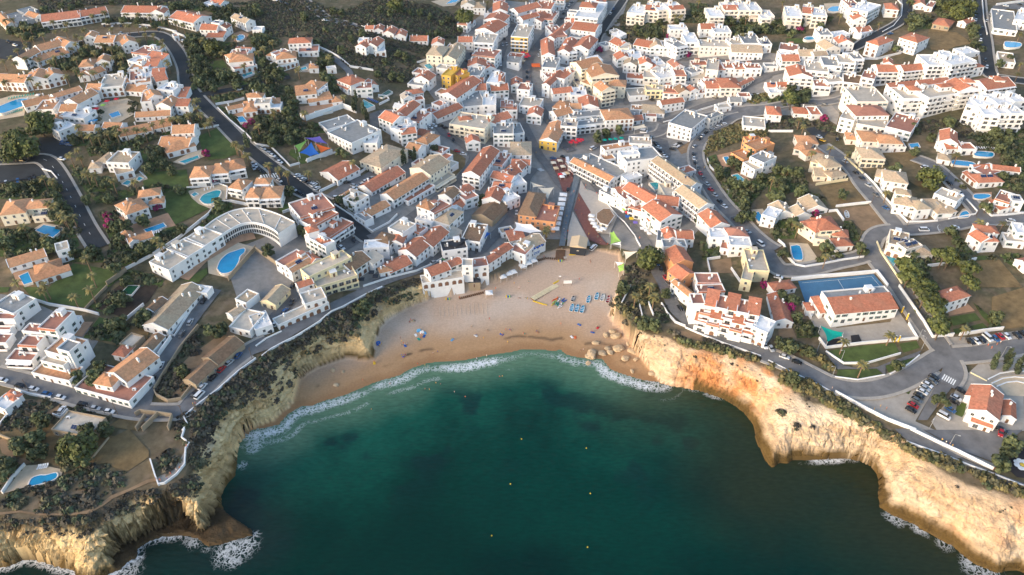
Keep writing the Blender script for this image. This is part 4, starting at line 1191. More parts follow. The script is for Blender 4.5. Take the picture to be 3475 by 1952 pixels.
A cobble 790 1000 960 850 1070 930 1060 990 900 1090 830 1110
A asphalt 60 300 -20 180 40 40 150 60 300 200 60 310
A paving 360 330 420 300 640 450 600 490
A asphalt_worn 690 530 860 420 1060 330 1150 280 1250 310 1150 350 1050 420 880 500 720 560
A lawn 210 640 470 570 440 640 260 700
A dry_grass 1850 80 1960 60 2110 150 2100 230 1990 340 1940 250 1930 180
A garden 790 590 860 560 1060 590 1040 660 960 690 800 640
A lawn 350 60 740 90 740 120 460 210 330 110
A garden 500 1100 640 1120 690 1180 640 1200
A garden 2230 530 2300 540 2300 640 2220 620
A garden 1210 460 1370 410 1360 450 1220 490
t palm 115 210 225 270 310 290 520 290 970 180
t round 850 80 900 110 850 560 960 540 990 600 110 1070 470 860 500 880 330 480 2260 560 1620 70 1800 50 1580 90
t cypress 1480 140 1585 110
c s 30 70 50 95 80 140 105
c w 20 165 125 235 190
c g 20 215 165
c w -30 415 325 475 365 585 420
c s -30 450 345 565 410
c k -30 545 400 510 380
c w -30 615 455
c w 40 235 375
c s 30 380 465
c k 35 440 500
c k -15 915 395
c s 10 985 428
c w 10 985 460
c s -25 1065 415 1170 352
c w -25 1100 385 1130 370
c w 5 1175 40
c w 0 820 555 v
c k 80 985 975
c w 35 860 1050
c b 60 810 1085
c s -20 1790 1200
c n -10 1910 1160
c k -10 2030 1140
c k -70 370 1430
c w 10 2085 110
c r 10 2020 80
c w 100 5 230
c k 30 30 265
W 1.5 w 270 700 470 630
W 1.2 w 790 620 960 730 1010 780 1170 890 1340 800 1420 720
W 1.5 w 640 490 830 400 1020 320 1120 250
W 2.5 s 0 1080 180 1200 340 1360
W 1.4 w 1080 1447 1340 1360 1620 1290 1780 1220 1900 1150
W 1.0 w 500 180 700 130 860 70
T 1738 366 2.9643
H f4wg 1160 545 1490 500 1450 400
+ f5ww 1110 480 1270 470 1260 440
+ f2wg 1050 700 1160 640 940 400
+ G2wo 985 735 1045 705 855 425 F
+ f3wo 940 430 1200 390 1190 350
+ f3wc 1190 360 1390 370 1370 310
+ f2ww 1160 730 1290 690 1270 650
H G3wt 1790 800 1890 770 1690 460 F
+ G3wt 1890 1010 2010 975 1885 770 F
A paving 1320 640 1560 670 1550 760 1370 760
A pool_teal 1380 755 1530 740 1490 810 1440 825
H f2wg 1075 925 1135 890 1020 770
H g3wr 1070 860 1230 810 1210 760
H G3wr 1380 960 1490 910 1330 725
+ f3wd 1240 940 1330 910 1290 850
H f3wd 1140 920 1240 890 1220 810 b
H g3wr 1460 960 1660 980 1650 900
H G3wr 1500 1140 1690 1080 1560 930
+ G2wr 1390 1140 1500 1130 1400 1000
+ f2wd 1190 1000 1330 1040 1300 930 b
H f2cc 1560 900 1700 890 1620 770
H h2ob 80 1070 230 1090 300 870
+ f2od 240 1130 420 1150 430 1000
H h2wt 0 470 180 470 100 350
H g2wr 0 560 170 570 170 530
H g2wr -40 680 80 640 40 590
H f2ww -40 800 130 760 150 660
H f2ww -60 950 60 900 50 800
H f2oo 2210 460 2330 530 2360 400
+ f3oo 2340 370 2450 430 2480 290
+ f2oo 2430 420 2576 410 2540 290
A deck 2060 480 2200 450 2260 560 2120 620
A pool 2125 495 2170 488 2195 540 2160 565
H f2wc 2330 560 2440 630 2560 540
+ f3wg 2400 500 2530 560 2576 470
A deck 2190 680 2290 650 2400 740 2330 780
A pool_teal 2210 680 2270 665 2375 745 2330 770
H G2wr 2010 1210 2180 1180 2110 1030
A deck_pale 2400 1030 2520 1020 2576 1130 2480 1150
A pool 2420 1060 2480 1045 2545 1130 2480 1145
H f2ww 2520 1080 2640 1120 2640 1020
A plaza_blue 600 480 760 470 700 650 640 860 560 1200 530 1400 470 1400 520 1100 600 800 620 700
A plaza_red 640 960 670 860 790 1060 760 1130 860 1270 960 1390 900 1390 770 1340 620 1030
A plaza_pale 690 740 740 820 860 870 930 950 1060 1100 980 1280 860 1270 760 1130 790 1060 670 860
A plaza_pale 610 1050 770 1340 790 1400 550 1400 570 1200
A plaza_red 380 520 560 510 620 740 600 760 480 760
A plaza_red 480 760 600 760 560 860 510 850
A asphalt_worn 330 540 380 530 500 800 500 840 440 780
A cobble 720 480 780 480 1000 850 1090 1010 1000 960 860 870 720 690
A cobble 1400 290 1560 330 1600 470 1560 580 1480 590 1500 470 1400 370
A cobble 900 340 1560 240 1560 300 1380 320 1000 380 780 420
A hedge 1940 430 1960 370 2100 250 2200 180 2400 190 2560 180 2576 240 2340 280 2260 340 2050 420 1950 470
A garden 1960 500 2050 470 2100 640 2000 600
A garden 2040 640 2190 600 2200 690 2330 780 2400 730 2540 680 2576 760 2340 1050 2440 1150 2320 1120 2180 900 2100 740
A dirt 1660 410 1790 340 1830 360 1790 440 1700 470
t round 860 270 950 260 1080 230 2210 540 2280 590 2090 680 2220 740 2400 1090 2350 950 2450 800 2500 700 1900 1130 1670 950 2360 760
t palm 350 1210
t cypress 2380 490
c n 65 772 640
c g 55 820 770
c g 20 940 850
c w -25 812 415 v
c w 5 1325 240 v
c k 5 1390 300
c k 20 1440 360 1460 385
c w 20 1475 405
c k 10 1500 445
c g 15 1525 470
c w 15 1535 495
c k 10 1615 420 1690 365
c w 10 1640 395 1655 385
c s -40 1835 393
c k 80 1820 475
c w 80 1827 517
c k 70 1838 562
c g 65 1860 610
c r 50 1893 668
c g 45 1920 715
c s 30 1962 775 2040 885
c r 30 1998 830
c k 35 2087 948
c w 30 2135 1000
c k 35 2237 1130
c s 20 2365 1255
c w 35 2500 1380 v
c k 80 140 320 160 370
c r 75 172 395
c k 10 515 500
c b 0 410 515
c k 95 560 832
c s 95 45 1060
W 1.2 w 1960 520 1990 600 2030 640
W 1.0 w 870 890 960 980 1060 1100 1130 1160 1230 1290 1290 1400
T 1738 732 2.9643
H g2wt 130 355 325 260 220 185
H f2wd -20 350 130 400 60 260
H h2wd 2200 220 2370 210 2290 120
+ f2ww 2000 220 2170 230 2180 150
+ f1wd 2100 330 2200 350 2200 260
+ f2ww 2200 300 2400 310 2390 230
H g2wr 1560 240 1660 235 1640 140
+ g2wr 1660 230 1820 230 1800 150
+ f2wg 1530 320 1750 320 1740 250
+ f2wg 1470 250 1555 260 1550 170
H G2or 1640 490 1810 470 1740 330
+ G2or 1700 650 1840 590 1790 470
H f2lc 2390 550 2576 560 2540 360
+ f2lc 2310 640 2400 660 2390 420
H f2wd 1870 680 2090 680 2070 590
+ f2wd 1880 770 2130 760 2110 700
+ G2wo 1830 850 1880 830 1740 620
+ f4wd 1820 890 1930 890 1960 800
+ s4wr 1950 893 2051 913 2111 803 b
+ f4wd 2056 928 2157 948 2217 838 a
+ s4wr 2162 935 2263 955 2323 845 b
+ f4wd 2268 970 2369 990 2429 880 a
+ s4wr 2374 977 2475 997 2535 887 b
+ f3wd 1890 978 1996 1002 2041 922 b
+ s3wr 2002 1017 2108 1041 2153 961 a
+ f3wd 2114 1028 2220 1052 2265 972 b
+ s3wr 2226 1067 2332 1091 2377 1011 a
+ f3wd 2338 1078 2444 1102 2489 1022 b
+ s2wr 1850 1043 1958 1071 2003 996 b
+ f2wd 1964 1086 2072 1114 2117 1039 a
+ s2wr 2078 1101 2186 1129 2231 1054 b
+ f2wd 2192 1144 2300 1172 2345 1097 a
+ s2wr 2306 1159 2414 1187 2459 1112 b
+ f3ww 2420 1120 2560 1180 2550 1040 a
A deck 1510 430 1560 420 1700 660 1650 730 1620 720
A dirt 1960 460 2200 430 2220 580 1990 580
A dirt 1640 1150 1900 1200 1960 1280 1740 1270
A scrub 1150 520 1280 470 1380 540 1340 680 1240 710 1140 660
A hedge 1230 720 1340 700 1460 720 1470 880 1260 900 1200 800
A scrub 1440 900 1520 900 1600 1080 1500 1070 1420 1000
A scrub 1000 930 1250 890 1290 990 1260 1150 1100 1010
A hedge 1010 940 1150 900 1230 930 1200 1020 1040 1000
A hedge 1260 1030 1400 1040 1500 1120 1480 1170 1280 1140
A garden 1910 270 2080 270 2100 430 1920 430
A scrub 1940 1210 2060 1260 2300 1330 2500 1420 2500 1447 2050 1320 1860 1310
A scrub 1580 1150 1700 1210 1720 1260 1600 1240
A garden 1130 660 1160 700 1050 900 1020 880 1060 720
t big 1370 420
t round 1110 740 1540 780 1130 720 1330 1080 1420 1090
t palm 340 160 1390 700 1430 810 1240 800
t magenta 2530 690
c b 80 1467 490
c k 70 1497 545
c r 60 1540 630
c g 50 1570 690
c g 70 1645 820
c k 50 1690 935
c g 70 1835 1045
c w 35 1925 1080 v
c k 70 2015 1120
c w 60 2090 1160
c s 60 2158 1185
c w 15 2275 1238
c s 75 2410 1265
c g 75 2475 1295
c w 65 2540 1315
c w -45 820 328 v
c w -5 2345 330
c g 20 2240 45
W 1.2 w 1500 890 1560 990 1640 1080 1740 1120
W 1.2 w 1270 870 1310 1030
W 1.2 w 1370 880 1420 1010
W 1.2 w 1100 890 1190 715
W 0.8 w 1740 1130 1900 1200 2100 1280 2300 1350 2500 1420
W 1.5 w 2200 540 2310 700
W 1.5 w 2090 430 1960 450 1990 580
T 2606 488 2.9643
H h1po 270 50 390 80 470 20
+ h1po 390 120 550 100 500 50
H h2ct 440 180 600 220 590 120
+ h2ct 580 240 730 220 680 140
+ h1ct 640 340 780 310 740 260
+ s1ct 480 320 620 330 600 280
H h2ct 950 140 1170 150 1100 50 b
+ f1cc 860 100 940 130 950 60
H h2wt 1180 370 1400 400 1350 290
+ h1wt 1090 330 1180 350 1200 280
H h3wt 1300 500 1430 520 1400 470
+ h2wt 1280 600 1480 640 1440 540
+ h2wt 1500 660 1630 650 1590 560
H f2wc 1680 510 1890 590 1930 520
+ h1wt 1570 560 1700 700 1720 560
+ h1wt 1710 700 1890 680 1880 630
H g1wt 10 620 80 720 220 660
+ g1wt 310 560 400 670 550 610
+ g1wt 220 650 290 730 400 690
H h2cr 340 790 480 890 610 800
+ h2cr 530 870 720 860 640 740
+ h1cr 660 920 800 940 760 870
+ h1wr 690 1030 845 1020 790 950
+ f1cc 480 960 620 980 640 900
H f2pt 1220 1010 1400 1050 1440 920 S
+ f2pt 1390 1070 1540 1030 1530 950 S
+ h1pt 1500 1120 1650 1110 1580 1030
+ f1pp 1190 1060 1420 1140 1430 1080 a
H g2wr 2030 910 2150 990 2240 950
+ h2wr 2110 880 2310 900 2240 830
+ h2wr 2180 980 2310 980 2300 930 S
H f1wd 2060 260 2200 330 2330 260
+ g1wr 1970 290 2090 390 2120 370 a
+ h1wr 2120 390 2360 380 2300 300 S
+ g1wr 2070 240 2240 230 2200 210
H g1wr 2260 250 2530 280 2500 240
H f2wd 2290 560 2420 600 2480 520
+ f2ww 2460 580 2560 590 2540 530 S
+ s1wr 2240 580 2340 660 2400 640 a
H g1wr 1790 50 1940 40 1900 -30
+ f1wr 1950 60 2090 60 2080 0
H h1wt 1720 150 1830 170 1800 115
H f1wt 1180 30 1380 40 1380 -10
H f1wc 2400 980 2576 1000 2576 930
+ f2ww 2510 900 2600 910 2600 820
H g1wr 2500 1170 2600 1240 2600 1130
A pool 1420 0 1510 -10 1530 30 1440 40
A pool 2080 90 2110 75 2260 85 2250 130 2090 120
A pool 1850 190 1870 165 2060 185 2065 225 1880 210
A pool 2070 520 2100 505 2220 505 2235 530 2150 555 2080 545
A pool 1920 740 1950 690 2000 675 2030 710 2010 735
A deck_pale 1890 730 1960 660 2050 640 2090 720 1900 760
A deck 2040 500 2250 490 2250 570 2060 560
A deck_pale 210 1000 400 1010 520 1190 350 1240 250 1180
A pool 230 1030 320 1025 350 1150 300 1165 255 1145
A pool_teal 1190 1130 1240 1130 1305 1165 1260 1230
A deck 1170 1100 1330 1100 1330 1180 1250 1240
A dry_grass 510 440 860 380 1030 590 650 650
A dirt 690 660 1060 620 1210 840 1100 890 940 870 820 760 780 790
A dry_grass 1150 90 1420 80 1560 180 1580 250 1800 450 1760 490 1480 420 1240 250
A dry_grass 1900 1200 2320 1160 2560 1447 2000 1447
A garden 0 320 330 240 420 500 560 560 600 620 540 560 300 480 0 540
A garden 60 780 300 750 330 830 280 960 60 960
A garden 600 970 700 1040 770 1150 700 1180 520 1190
A garden 760 780 840 780 930 960 860 990 800 900
A garden 1840 870 1900 900 2080 1110 1990 1160 1850 960
A garden 1650 1060 1900 1060 2080 1150 2080 1220 1700 1220
A garden 1290 1250 1400 1200 1700 1400 1700 1447 1420 1447 1340 1400
A garden 1890 360 2000 480 2150 600 2120 610 1900 400
A garden 2380 20 2520 100 2540 280 2330 160
A garden 2360 300 2576 320 2576 480 2300 440
A garden 780 110 920 200 960 250 860 220
A garden 2340 1130 2520 1100 2560 1300 2400 1200
A garden 2100 1130 2290 1130 2280 1180 2100 1170
A garden 1560 1180 1650 1190 1640 1280 1570 1260
t palm 635 40 810 95 450 90 1910 110 310 820 590 1130 2140 790 2370 800 1200 490 50 350
t round 760 510 1640 320 1480 80 1560 320 940 1060 590 1030 2440 130 2200 640 1830 870 160 1100 1680 370 1290 250 100 250 200 270 310 290 120 540 40 520
t big 1640 340
t pine 1390 1200 1480 1280 1780 1100 1830 1130 1520 1400 1600 1420 1420 1330 2050 1390 2030 1240
t magenta 470 690 660 320
c s 30 775 185
c k 30 885 300 945 355
c s 30 1010 425
c g 30 1085 520
c b 30 1185 655
c w 0 1570 875 v
c w 5 1880 850
c w 0 2440 780
c w -5 1575 240
c b 40 1765 340
c k 35 1825 405
c w 30 1925 505
c w 10 105 1350
W 1.5 w 100 980 160 1030 200 1150 270 1230 370 1250 560 1220 760 1180 960 1150
W 1.5 l 1090 1000 1130 1100 1230 1250 1340 1420
W 1.5 w 970 320 1080 430 1160 540 1300 700 1400 800 1560 800 1700 790
W 1.2 w 1810 770 2080 720 2100 690 1990 570
W 1.5 w 2140 650 2240 740 2400 730 2576 710
W 1.5 l 480 420 800 370
W 1.5 w 610 690 690 680 760 780
W 1.5 w 680 640 1030 600
W 1.5 l 770 150 950 310
W 1.5 w 1600 1240 1850 1210 2090 1170
W 2.0 w 230 1380 500 1350 1090 1300 1200 1447
T 2606 976 2.9643
A paving 430 330 480 240 560 240 690 410 1230 350 1290 210 1500 510 580 610 530 500
A court 300 -60 1060 -130 1240 90 1180 100 560 160 380 170
H f2wg 610 135 1230 80 1170 0
+ s2wr 680 260 1295 205 1230 90
+ s1wr 530 250 590 240 530 120
H h1wr 370 160 400 225 450 215
H G1wr 80 340 240 350 110 80
H h1wr 70 30 270 0 220 -70
H h2wr 1780 150 2020 80 1960 -20
H G2wr 2035 1230 2310 1330 2410 1100
+ g1wr 2000 1090 2110 1140 2220 1060
+ g1wr 2380 1290 2480 1320 2550 1190
+ s1wr 2060 1340 2240 1400 2260 1370
A deck 1790 200 2000 160 2080 240 1820 290
A dirt 100 100 250 50 420 320 260 330
A dirt 100 420 240 400 300 540 110 510
A lawn 590 645 950 590 1270 560 1330 670 1000 760 760 770
A lawn 1320 570 1490 540 1525 610 1360 660
A lawn 690 900 700 830 900 830 1090 820 1165 890 950 925
A lawn 1180 790 1480 700 1500 720 1220 880
A lawn 1350 1050 1480 980 1415 1080
A soil_dark 1040 1110 1210 1090 1160 1170
A lawn 1900 1180 1950 1160 2030 1190 1950 1310 1880 1280
A lawn 1830 300 2080 260 2140 330 1860 390
A lawn 2040 390 2160 360 2210 410 2080 440
A mat_black 830 490 910 480 950 570 840 580
A mat_black 590 530 720 520 740 590 590 605
A cobble 560 640 760 790 900 820 1090 810 1180 770 1540 640 1500 700 1180 790 1180 890 1090 820 700 830
A paving 830 1060 1000 1080 1350 1010 1700 830 1760 870 1480 1350 1700 1447 1500 1447 1000 1230 780 1120
A asphalt_worn 1700 960 1820 900 1870 980 1700 1200 1600 1340 1500 1340
A paving 1640 540 1860 500 1980 500 2030 620 1840 650 1700 590
A paving 1980 510 2576 430 2576 540 2070 590
A paving 1900 960 2030 850 2200 690 2576 640 2576 1447 1700 1447 1640 1350 1880 1050
A dirt 2080 850 2240 740 2576 680 2576 880 2400 860 2210 930
A dry_grass 2250 100 2576 0 2576 400 2370 420 2250 250
A deck_pale 2230 960 2350 900 2576 880 2576 1100 2400 1090 2330 1000
A garden 1460 100 1620 200 1740 430 1640 460 1500 250
A garden 2060 150 2180 250 2360 400 2280 420 2150 290
A garden 1860 420 2020 400 2060 450 1880 470
A hedge 90 530 220 520 420 610 560 690 670 830 640 860 480 730 380 690 120 590
A hedge 130 880 230 880 420 970 560 1060 700 1130 850 1230 980 1330 960 1370 800 1280 600 1150 380 1060 130 950
A hedge 1000 1390 1080 1350 1220 1447 1000 1447
A scrub 80 1230 200 1220 200 1280 90 1300
A scrub 240 1300 440 1290 500 1400 420 1447 260 1447
A garden 250 330 530 380 520 500 300 510
t palm 770 540 1235 480 960 770 1990 410
t round 390 430 130 560 220 600 420 650 250 910 1740 1130 2290 290
t pine 1590 60 1680 120 1690 220 1740 350 1750 390 1640 20
t magenta 215 190
t round 150 90 255 130 290 300 1300 770
t cypress 2430 700 2290 740 2410 780 2540 780
c k 28 1665 912 1515 1095 1435 1240
c g 28 1645 950 1490 1140
c w 28 1600 985 1550 1058
c s 28 1575 1020
c r 28 1458 1192
c k 30 1935 1045 1870 1155
c w 30 1890 1118
c b 30 1830 1235
c w 28 1765 1300 v
c k 40 2035 550 2145 535 2500 490 2565 475
c w 40 2090 545 2395 495
c w 40 2205 512 v
c b 40 2280 520
c r 40 2335 500
c w 18 165 705
c k 18 290 757
c s 60 30 620
c k 25 2350 1440
W 2.0 w 1310 0 1400 130 1560 360 1650 515 1860 490
W 1.8 w 1920 485 2150 450 2360 425
W 1.0 w 670 910 900 940 1170 890
W 1.5 w 510 520 580 615 950 570 1280 540 1500 520 1410 370
W 1.0 w 580 650 760 770 1000 765 1330 670
W 1.0 w 1220 885 1400 790 1520 690
W 1.6 w 670 1060 800 1130 1000 1240 1200 1340 1480 1447
W 0.8 w 0 740 300 890 480 970 640 1060
W 2.0 w 340 170 430 320
W 0.6 l 2035 860 2200 945
W 0.6 w 2210 930 2330 870 2450 850 2576 850
W 0.6 w 2250 970 2360 920 2480 905 2576 915
W 0.6 w 2300 1000 2400 960 2500 950 2576 970
T 2606 1464 2.9643
A asphalt_worn 1560 -10 2560 -10 2480 60 2280 320 1900 180 1640 30
A cobble 1270 -20 1430 -20 1700 130 2000 300 2280 420 2576 530 2576 580 2400 530 1890 300 1500 150 1390 100
A paving 1450 -10 1560 -10 1680 60 1950 200 2300 340 2260 400 1900 240
A mat_black 2540 120 2620 150 2620 480 2500 470 2380 360
A hedge 1020 -20 1200 -20 1290 30 1390 100 1500 170 1770 260 1950 310 1960 380 1900 420 1700 330 1500 280 1380 180 1250 100 1120 50
A scrub 1980 430 2100 400 2300 500 2576 600 2620 660 2400 600 2200 540
t round 2475 120 2410 215 2340 330
c r 100 2340 20
W 1.6 w 1430 -10 1700 120 1900 210 2260 390
W 0.8 w 1390 110 1500 150 1780 250 2000 340 2300 450 2576 560
T 869 976 2.9643
H g1lt 60 140 190 170 320 20
H f1ww -60 300 0 430 110 290
H f2wc 500 170 700 110 660 10 a
+ f1wc 230 380 720 160 690 100 a
c k -70 360 155 150 430
c b -50 290 245
c w -60 195 370
W 1.0 w 60 700 150 630 400 500 640 350 760 250 880 200 1100 80 1270 0
W 1.0 w 0 600 110 520 260 450
A scrub 0 720 150 650 420 500 640 380 780 260 900 210 1000 170 1100 90 1270 10 1700 0 1650 90 1500 150 1380 190 1320 150 1220 180 1170 320 1060 340 1030 480 900 520 760 560 640 620 480 700 430 800 400 880 300 1000 380 930 330 1030 200 1200 100 1180 0 1080
t round 1100 180 1030 230
T 0 976 2.9643
H f2wg -60 190 140 265 310 110
+ f2wd -40 320 140 320 140 270 b
+ f1wd -60 430 100 430 100 330 b
+ f1wd -60 560 60 560 60 480 b
H f3wd 400 410 560 430 690 250
+ f2wd 240 440 440 460 470 390 b
+ f2wd 200 580 370 590 390 500 b
+ f1wd 80 730 320 740 360 640 b
+ f1ww 560 420 700 430 780 300
H f3wo 470 640 690 700 860 540
+ f4wg 590 620 700 650 770 560
+ f2wc 430 740 640 790 700 690
+ f1wo 340 860 700 940 760 800
H f1wd 770 1010 1300 1150 1480 900
+ G2wo 1090 860 1270 945 1480 655
+ h2wo 960 960 1120 990 1210 890
+ G1wb 1390 640 1490 660 1630 490
+ h1wr 1150 670 1250 690 1290 590
H f1sc 1220 570 1330 600 1390 490
H G1wt 1450 380 1680 420 1940 0
+ f1ww 1930 40 2080 60 2090 0
+ g1wb 1470 220 1540 240 1600 110
H G1sb 1860 930 1970 970 2170 770
H G1sb 2050 710 2190 770 2410 550
H f1wc 2320 400 2510 440 2576 250
+ g1wt 2290 260 2340 290 2390 180
+ f1wt 2380 120 2480 160 2560 60
H h1wr 50 1090 140 1130 110 1040
+ f1ww -60 1180 60 1230 180 1130
H f1sc 540 1430 900 1500 1080 1330
A lawn 230 0 1060 0 880 210 340 130
A lawn -20 0 100 0 80 50 -20 60
A soil_dark 1100 60 1200 -20 1600 -20 1500 140 1280 320 960 210
A pool_green 1210 60 1290 -20 1400 -20 1320 70
A dry_grass 1000 290 1500 440 1480 520 1380 540 1200 600 840 500
A garden 1000 300 1320 380 1200 560 840 510
A deck 720 480 830 350 940 350 830 500
A garden 1120 60 1320 60 1330 180 1140 220
A garden 900 190 1200 80 1100 250 980 240
A scrub 1560 1040 1700 800 1880 560 1990 400 2100 380 2100 480 1950 700 1900 980 1800 1130
A dirt 1560 1060 1900 700 2320 400 2400 560 1960 1000 1850 1120
A dirt 200 1120 620 1140 560 1300 480 1400 -20 1447 -20 1380 150 1300
A scrub 200 1130 520 1120 600 1170 540 1300 470 1440 0 1447 0 1330 130 1280
A scrub 700 1200 880 1230 1120 1300 1100 1340 720 1250
A scrub 1900 1447 1900 1330 2080 1140 2300 990 2450 880 2560 760 2576 1080 2450 1200 2300 1300 2250 1447
A dry_grass 1080 1400 1200 1330 1560 1330 1400 1447
t round 1110 360 1190 340 1000 800 950 900 930 960 2230 420 2180 440 770 900 380 1310 440 1350 1050 1430 860 1447 1450 280 1400 345 1820 840 1210 120 2120 420
t palm 420 30 740 90 900 10
c w 10 30 940
c k 10 205 995
c w 10 340 1028 610 1112
c b 10 475 1078
c k 8 835 1180
c s 8 960 1222
c w 8 1100 1255
c w -65 1625 790
c k -65 1540 930
c g -60 1830 475
c s -60 1915 355
c k -60 2050 140
c b -50 2400 690
c s -40 2310 762
c r -45 2230 830
c k -45 2145 912
c w -45 2040 1005
c k -50 1965 1075
c w -45 2010 1090 v
c w -55 625 1240
W 2.0 s 2000 400 1820 620 1640 900 1560 1040
W 1.5 w 340 130 500 180 860 240 1000 280
W 1.5 s 860 230 1080 0
W 1.5 w 1270 330 1450 180
W 1.5 w 1690 470 1760 500 1960 180
W 2.5 w 1600 700 1730 520
W 1.0 w 1850 1310 2000 1180 2200 1030 2400 850 2576 720
W 1.0 w 1850 1310 1890 1380 1840 1447
W 2.0 s 1560 1060 1580 1100 1700 1160 1830 1140 1950 990
W 2.5 s 1370 1300 1420 1270 1600 1290 1740 1310 1700 1440
W 2.5 s 1600 1290 1440 1447
W 2.5 s 1380 1447 1470 1310
W 1.2 w 160 1030 300 1080 520 1120
W 1.5 w 0 1400 200 1150 230 1060
W 1.5 w 540 1290 620 1320 690 1240
T 0 1464 2.9643
A deck_pale 40 630 250 350 400 340 640 390 620 450 280 560
A pool 285 540 320 470 400 440 455 440 560 415 560 470 430 520 290 550
A dirt 180 -20 480 100 480 260 280 330 150 380 130 280 20 220 -20 100
A dry_grass 950 260 1100 80 1300 -20 1500 200 1500 260 1280 410 1140 360
A sand_path -20 820 200 800 420 830 700 830 880 800 1000 740 1120 650 1300 580 1480 490 1580 470 1760 380 1830 280 1850 300 1780 410 1600 500 1500 520 1320 600 1140 680 1030 760 900 830 700 850 400 850 200 820 -20 850
A paving 1580 470 1760 380 1840 240 1880 160 1850 330 1760 440 1640 520 1590 510
A scrub 640 320 760 200 1000 280 1140 370 1290 420 1480 300 1480 460 1300 560 1100 640 980 740 860 790 700 820 560 810 400 820 0 790 0 680 280 560 600 470
A scrub 0 230 140 280 150 380 240 330 30 600 -20 620
A hedge 600 120 740 80 760 250 740 400 660 400 580 260
A scrub 1520 600 1700 580 1850 470 1900 350 1960 560 1850 660 1700 650 1600 700 1500 650
A scrub 0 860 240 930 420 900 640 870 900 860 960 900 700 960 500 960 240 1010 120 900 0 930
A scrub 1080 780 1300 640 1500 680 1500 770 1350 800 1100 860
A scrub 1540 280 1700 180 1800 260 1740 400 1600 430
A scrub 1900 80 2100 -20 2200 -20 2000 60 1960 240 2100 300 2140 420 2040 360 1960 480 1900 330
A scrub 1860 560 2000 440 2060 560 1980 680 1880 660
t big 790 130
t round 880 150 700 250 830 290 180 150 420 190 350 210 50 430 70 330
W 1.0 w 1830 70 1910 130 1870 180 1860 340 1780 440 1660 530 1600 540
W 1.0 w 1600 550 1560 440 1515 290
W 1.6 w 30 630 130 480 260 345
W 1.5 s 0 50 150 110 340 160
W 1.0 s 930 280 1100 70
W 1.0 w 1830 70 1860 -20
T 0 0 0.74131
A town_floor 1040 180 1120 140 1180 60 1260 0 1580 0 1560 60 1560 130 1640 110 1900 130 2100 150 2180 240 2100 290 1900 290 1840 300 1740 400 1790 540 1720 620 1620 640 1500 600 1330 600 1280 620 1150 700 1050 680 900 730 800 740 760 700 860 600 780 520 940 480 950 400 1130 400 950 280 1100 260
A town_floor 0 740 60 750 260 840 180 960 160 990 0 940
A town_floor 560 640 760 560 900 600 920 700 720 800 640 860 600 760
R 8 asphalt 110 140 170 120 250 100 330 90 400 88 440 122 464 170 472 215 510 262 560 310 615 365 690 425 770 485 795 505
R 5 asphalt 505 240 570 228 640 215 700 200 730 195
R 8 asphalt 0 405 60 402 110 402 140 430 180 500 215 570 250 625
R 7 asphalt_worn 750 -10 790 20 820 45 870 60 930 80 970 85
R 5 asphalt_worn 645 0 700 25 750 40
R 5 asphalt_worn 820 130 855 160 880 185 870 210
T 869 488 2.9643
R 8 asphalt 180 250 300 380 450 480 600 545 780 640 940 790 1080 920 1140 960
R 6 cobble 1140 960 1300 905 1500 790 1750 610 2000 430 2090 320 2160 220 2190 130 2120 50 2000 -40 1900 -90 1840 -160
T 0 976 2.9643
R 6.5 asphalt_worn -60 870 300 960 700 1090 1100 1190 1400 1250 1700 1260 1850 1235 1960 1120 2100 1000 2300 800 2540 620 2700 540
R 6 asphalt_worn 1430 1240 1480 1060 1560 900 1640 760 1800 520 1950 300 2080 130 2170 20
T 869 976 2.9643
R 6 asphalt_worn -60 640 150 560 350 440 560 320 760 210 1000 95 1180 5 1260 -30
R 6 cobble 60 420 200 300 300 180 400 60 440 -40
T 869 488 2.9643
R 6 cobble 1200 1420 1400 1345 1580 1290 1750 1215 1880 1130 2060 1130 2230 1090 2370 960 2480 850 2576 740 2680 500 2720 350 2800 250
T 1738 0 2.9643
R 6 cobble -60 950 0 1050 60 1150 130 1280 200 1420 270 1560 330 1640 400 1740 480 1860
R 6 cobble 200 -20 190 100 170 200 120 280
R 7 cobble 640 -20 540 120 480 220 400 280 330 370 280 440 200 550 160 650 150 780 190 920 260 1050 340 1180 430 1300 500 1440 600 1530
R 7 asphalt 1130 -20 1050 100 980 190 900 310 860 370 830 460 790 540
R 5 cobble 1490 1240 1700 1160 1900 1075 2100 1010 2300 910 2450 830 2600 770
R 4 cobble 1150 860 1400 865 1700 835 1950 800 2100 775 2600 760
R 4 cobble 1700 600 2100 612 2600 612
R 7 asphalt_worn 1100 1400 1300 1380 1480 1340 1530 1260
R 4 cobble 1000 560 1080 700 1130 860 1150 1060
T 869 0 2.9643
R 6 cobble 2576 250 2520 400 2460 560 2440 720 2470 860 2560 1010
R 6 cobble 2160 540 2090 700 2050 850 2070 1000 2080 1100
T 1738 366 2.9643
R 8 asphalt_worn 2620 40 2300 80 2170 130 2060 230 1930 300 1860 390 1845 500 1880 620 1950 730 2030 860 2120 980 2250 1110 2400 1270 2540 1385 2640 1440
R 6 cobble 770 500 850 760 960 890 1080 1050 1180 1180 1280 1290 1360 1400 1400 1525
T 2606 488 2.9643
R 8 asphalt_worn -40 1060 40 1200 150 1280 400 1270 700 1200 950 1140 1020 1050 1080 930 1200 880 1500 865 1800 830 2100 775 2300 770 2620 750
R 7 asphalt_worn 540 20 700 130 850 270 960 430 1080 570 1200 720 1290 830 1300 880
R 7 asphalt_worn 1480 150 1650 220 1800 350 1950 500 2080 650 2170 760
R 8 asphalt_worn 1040 1080 1100 1180 1200 1300 1310 1430 1420 1600 1530 1770 1640 1920 1760 2090 1860 2290 1780 2430
T 1738 732 2.9643
R 6 cobble 1400 440 1450 560 1530 700 1580 830 1650 960 1760 1060 1900 1140 2100 1230 2300 1300 2540 1400
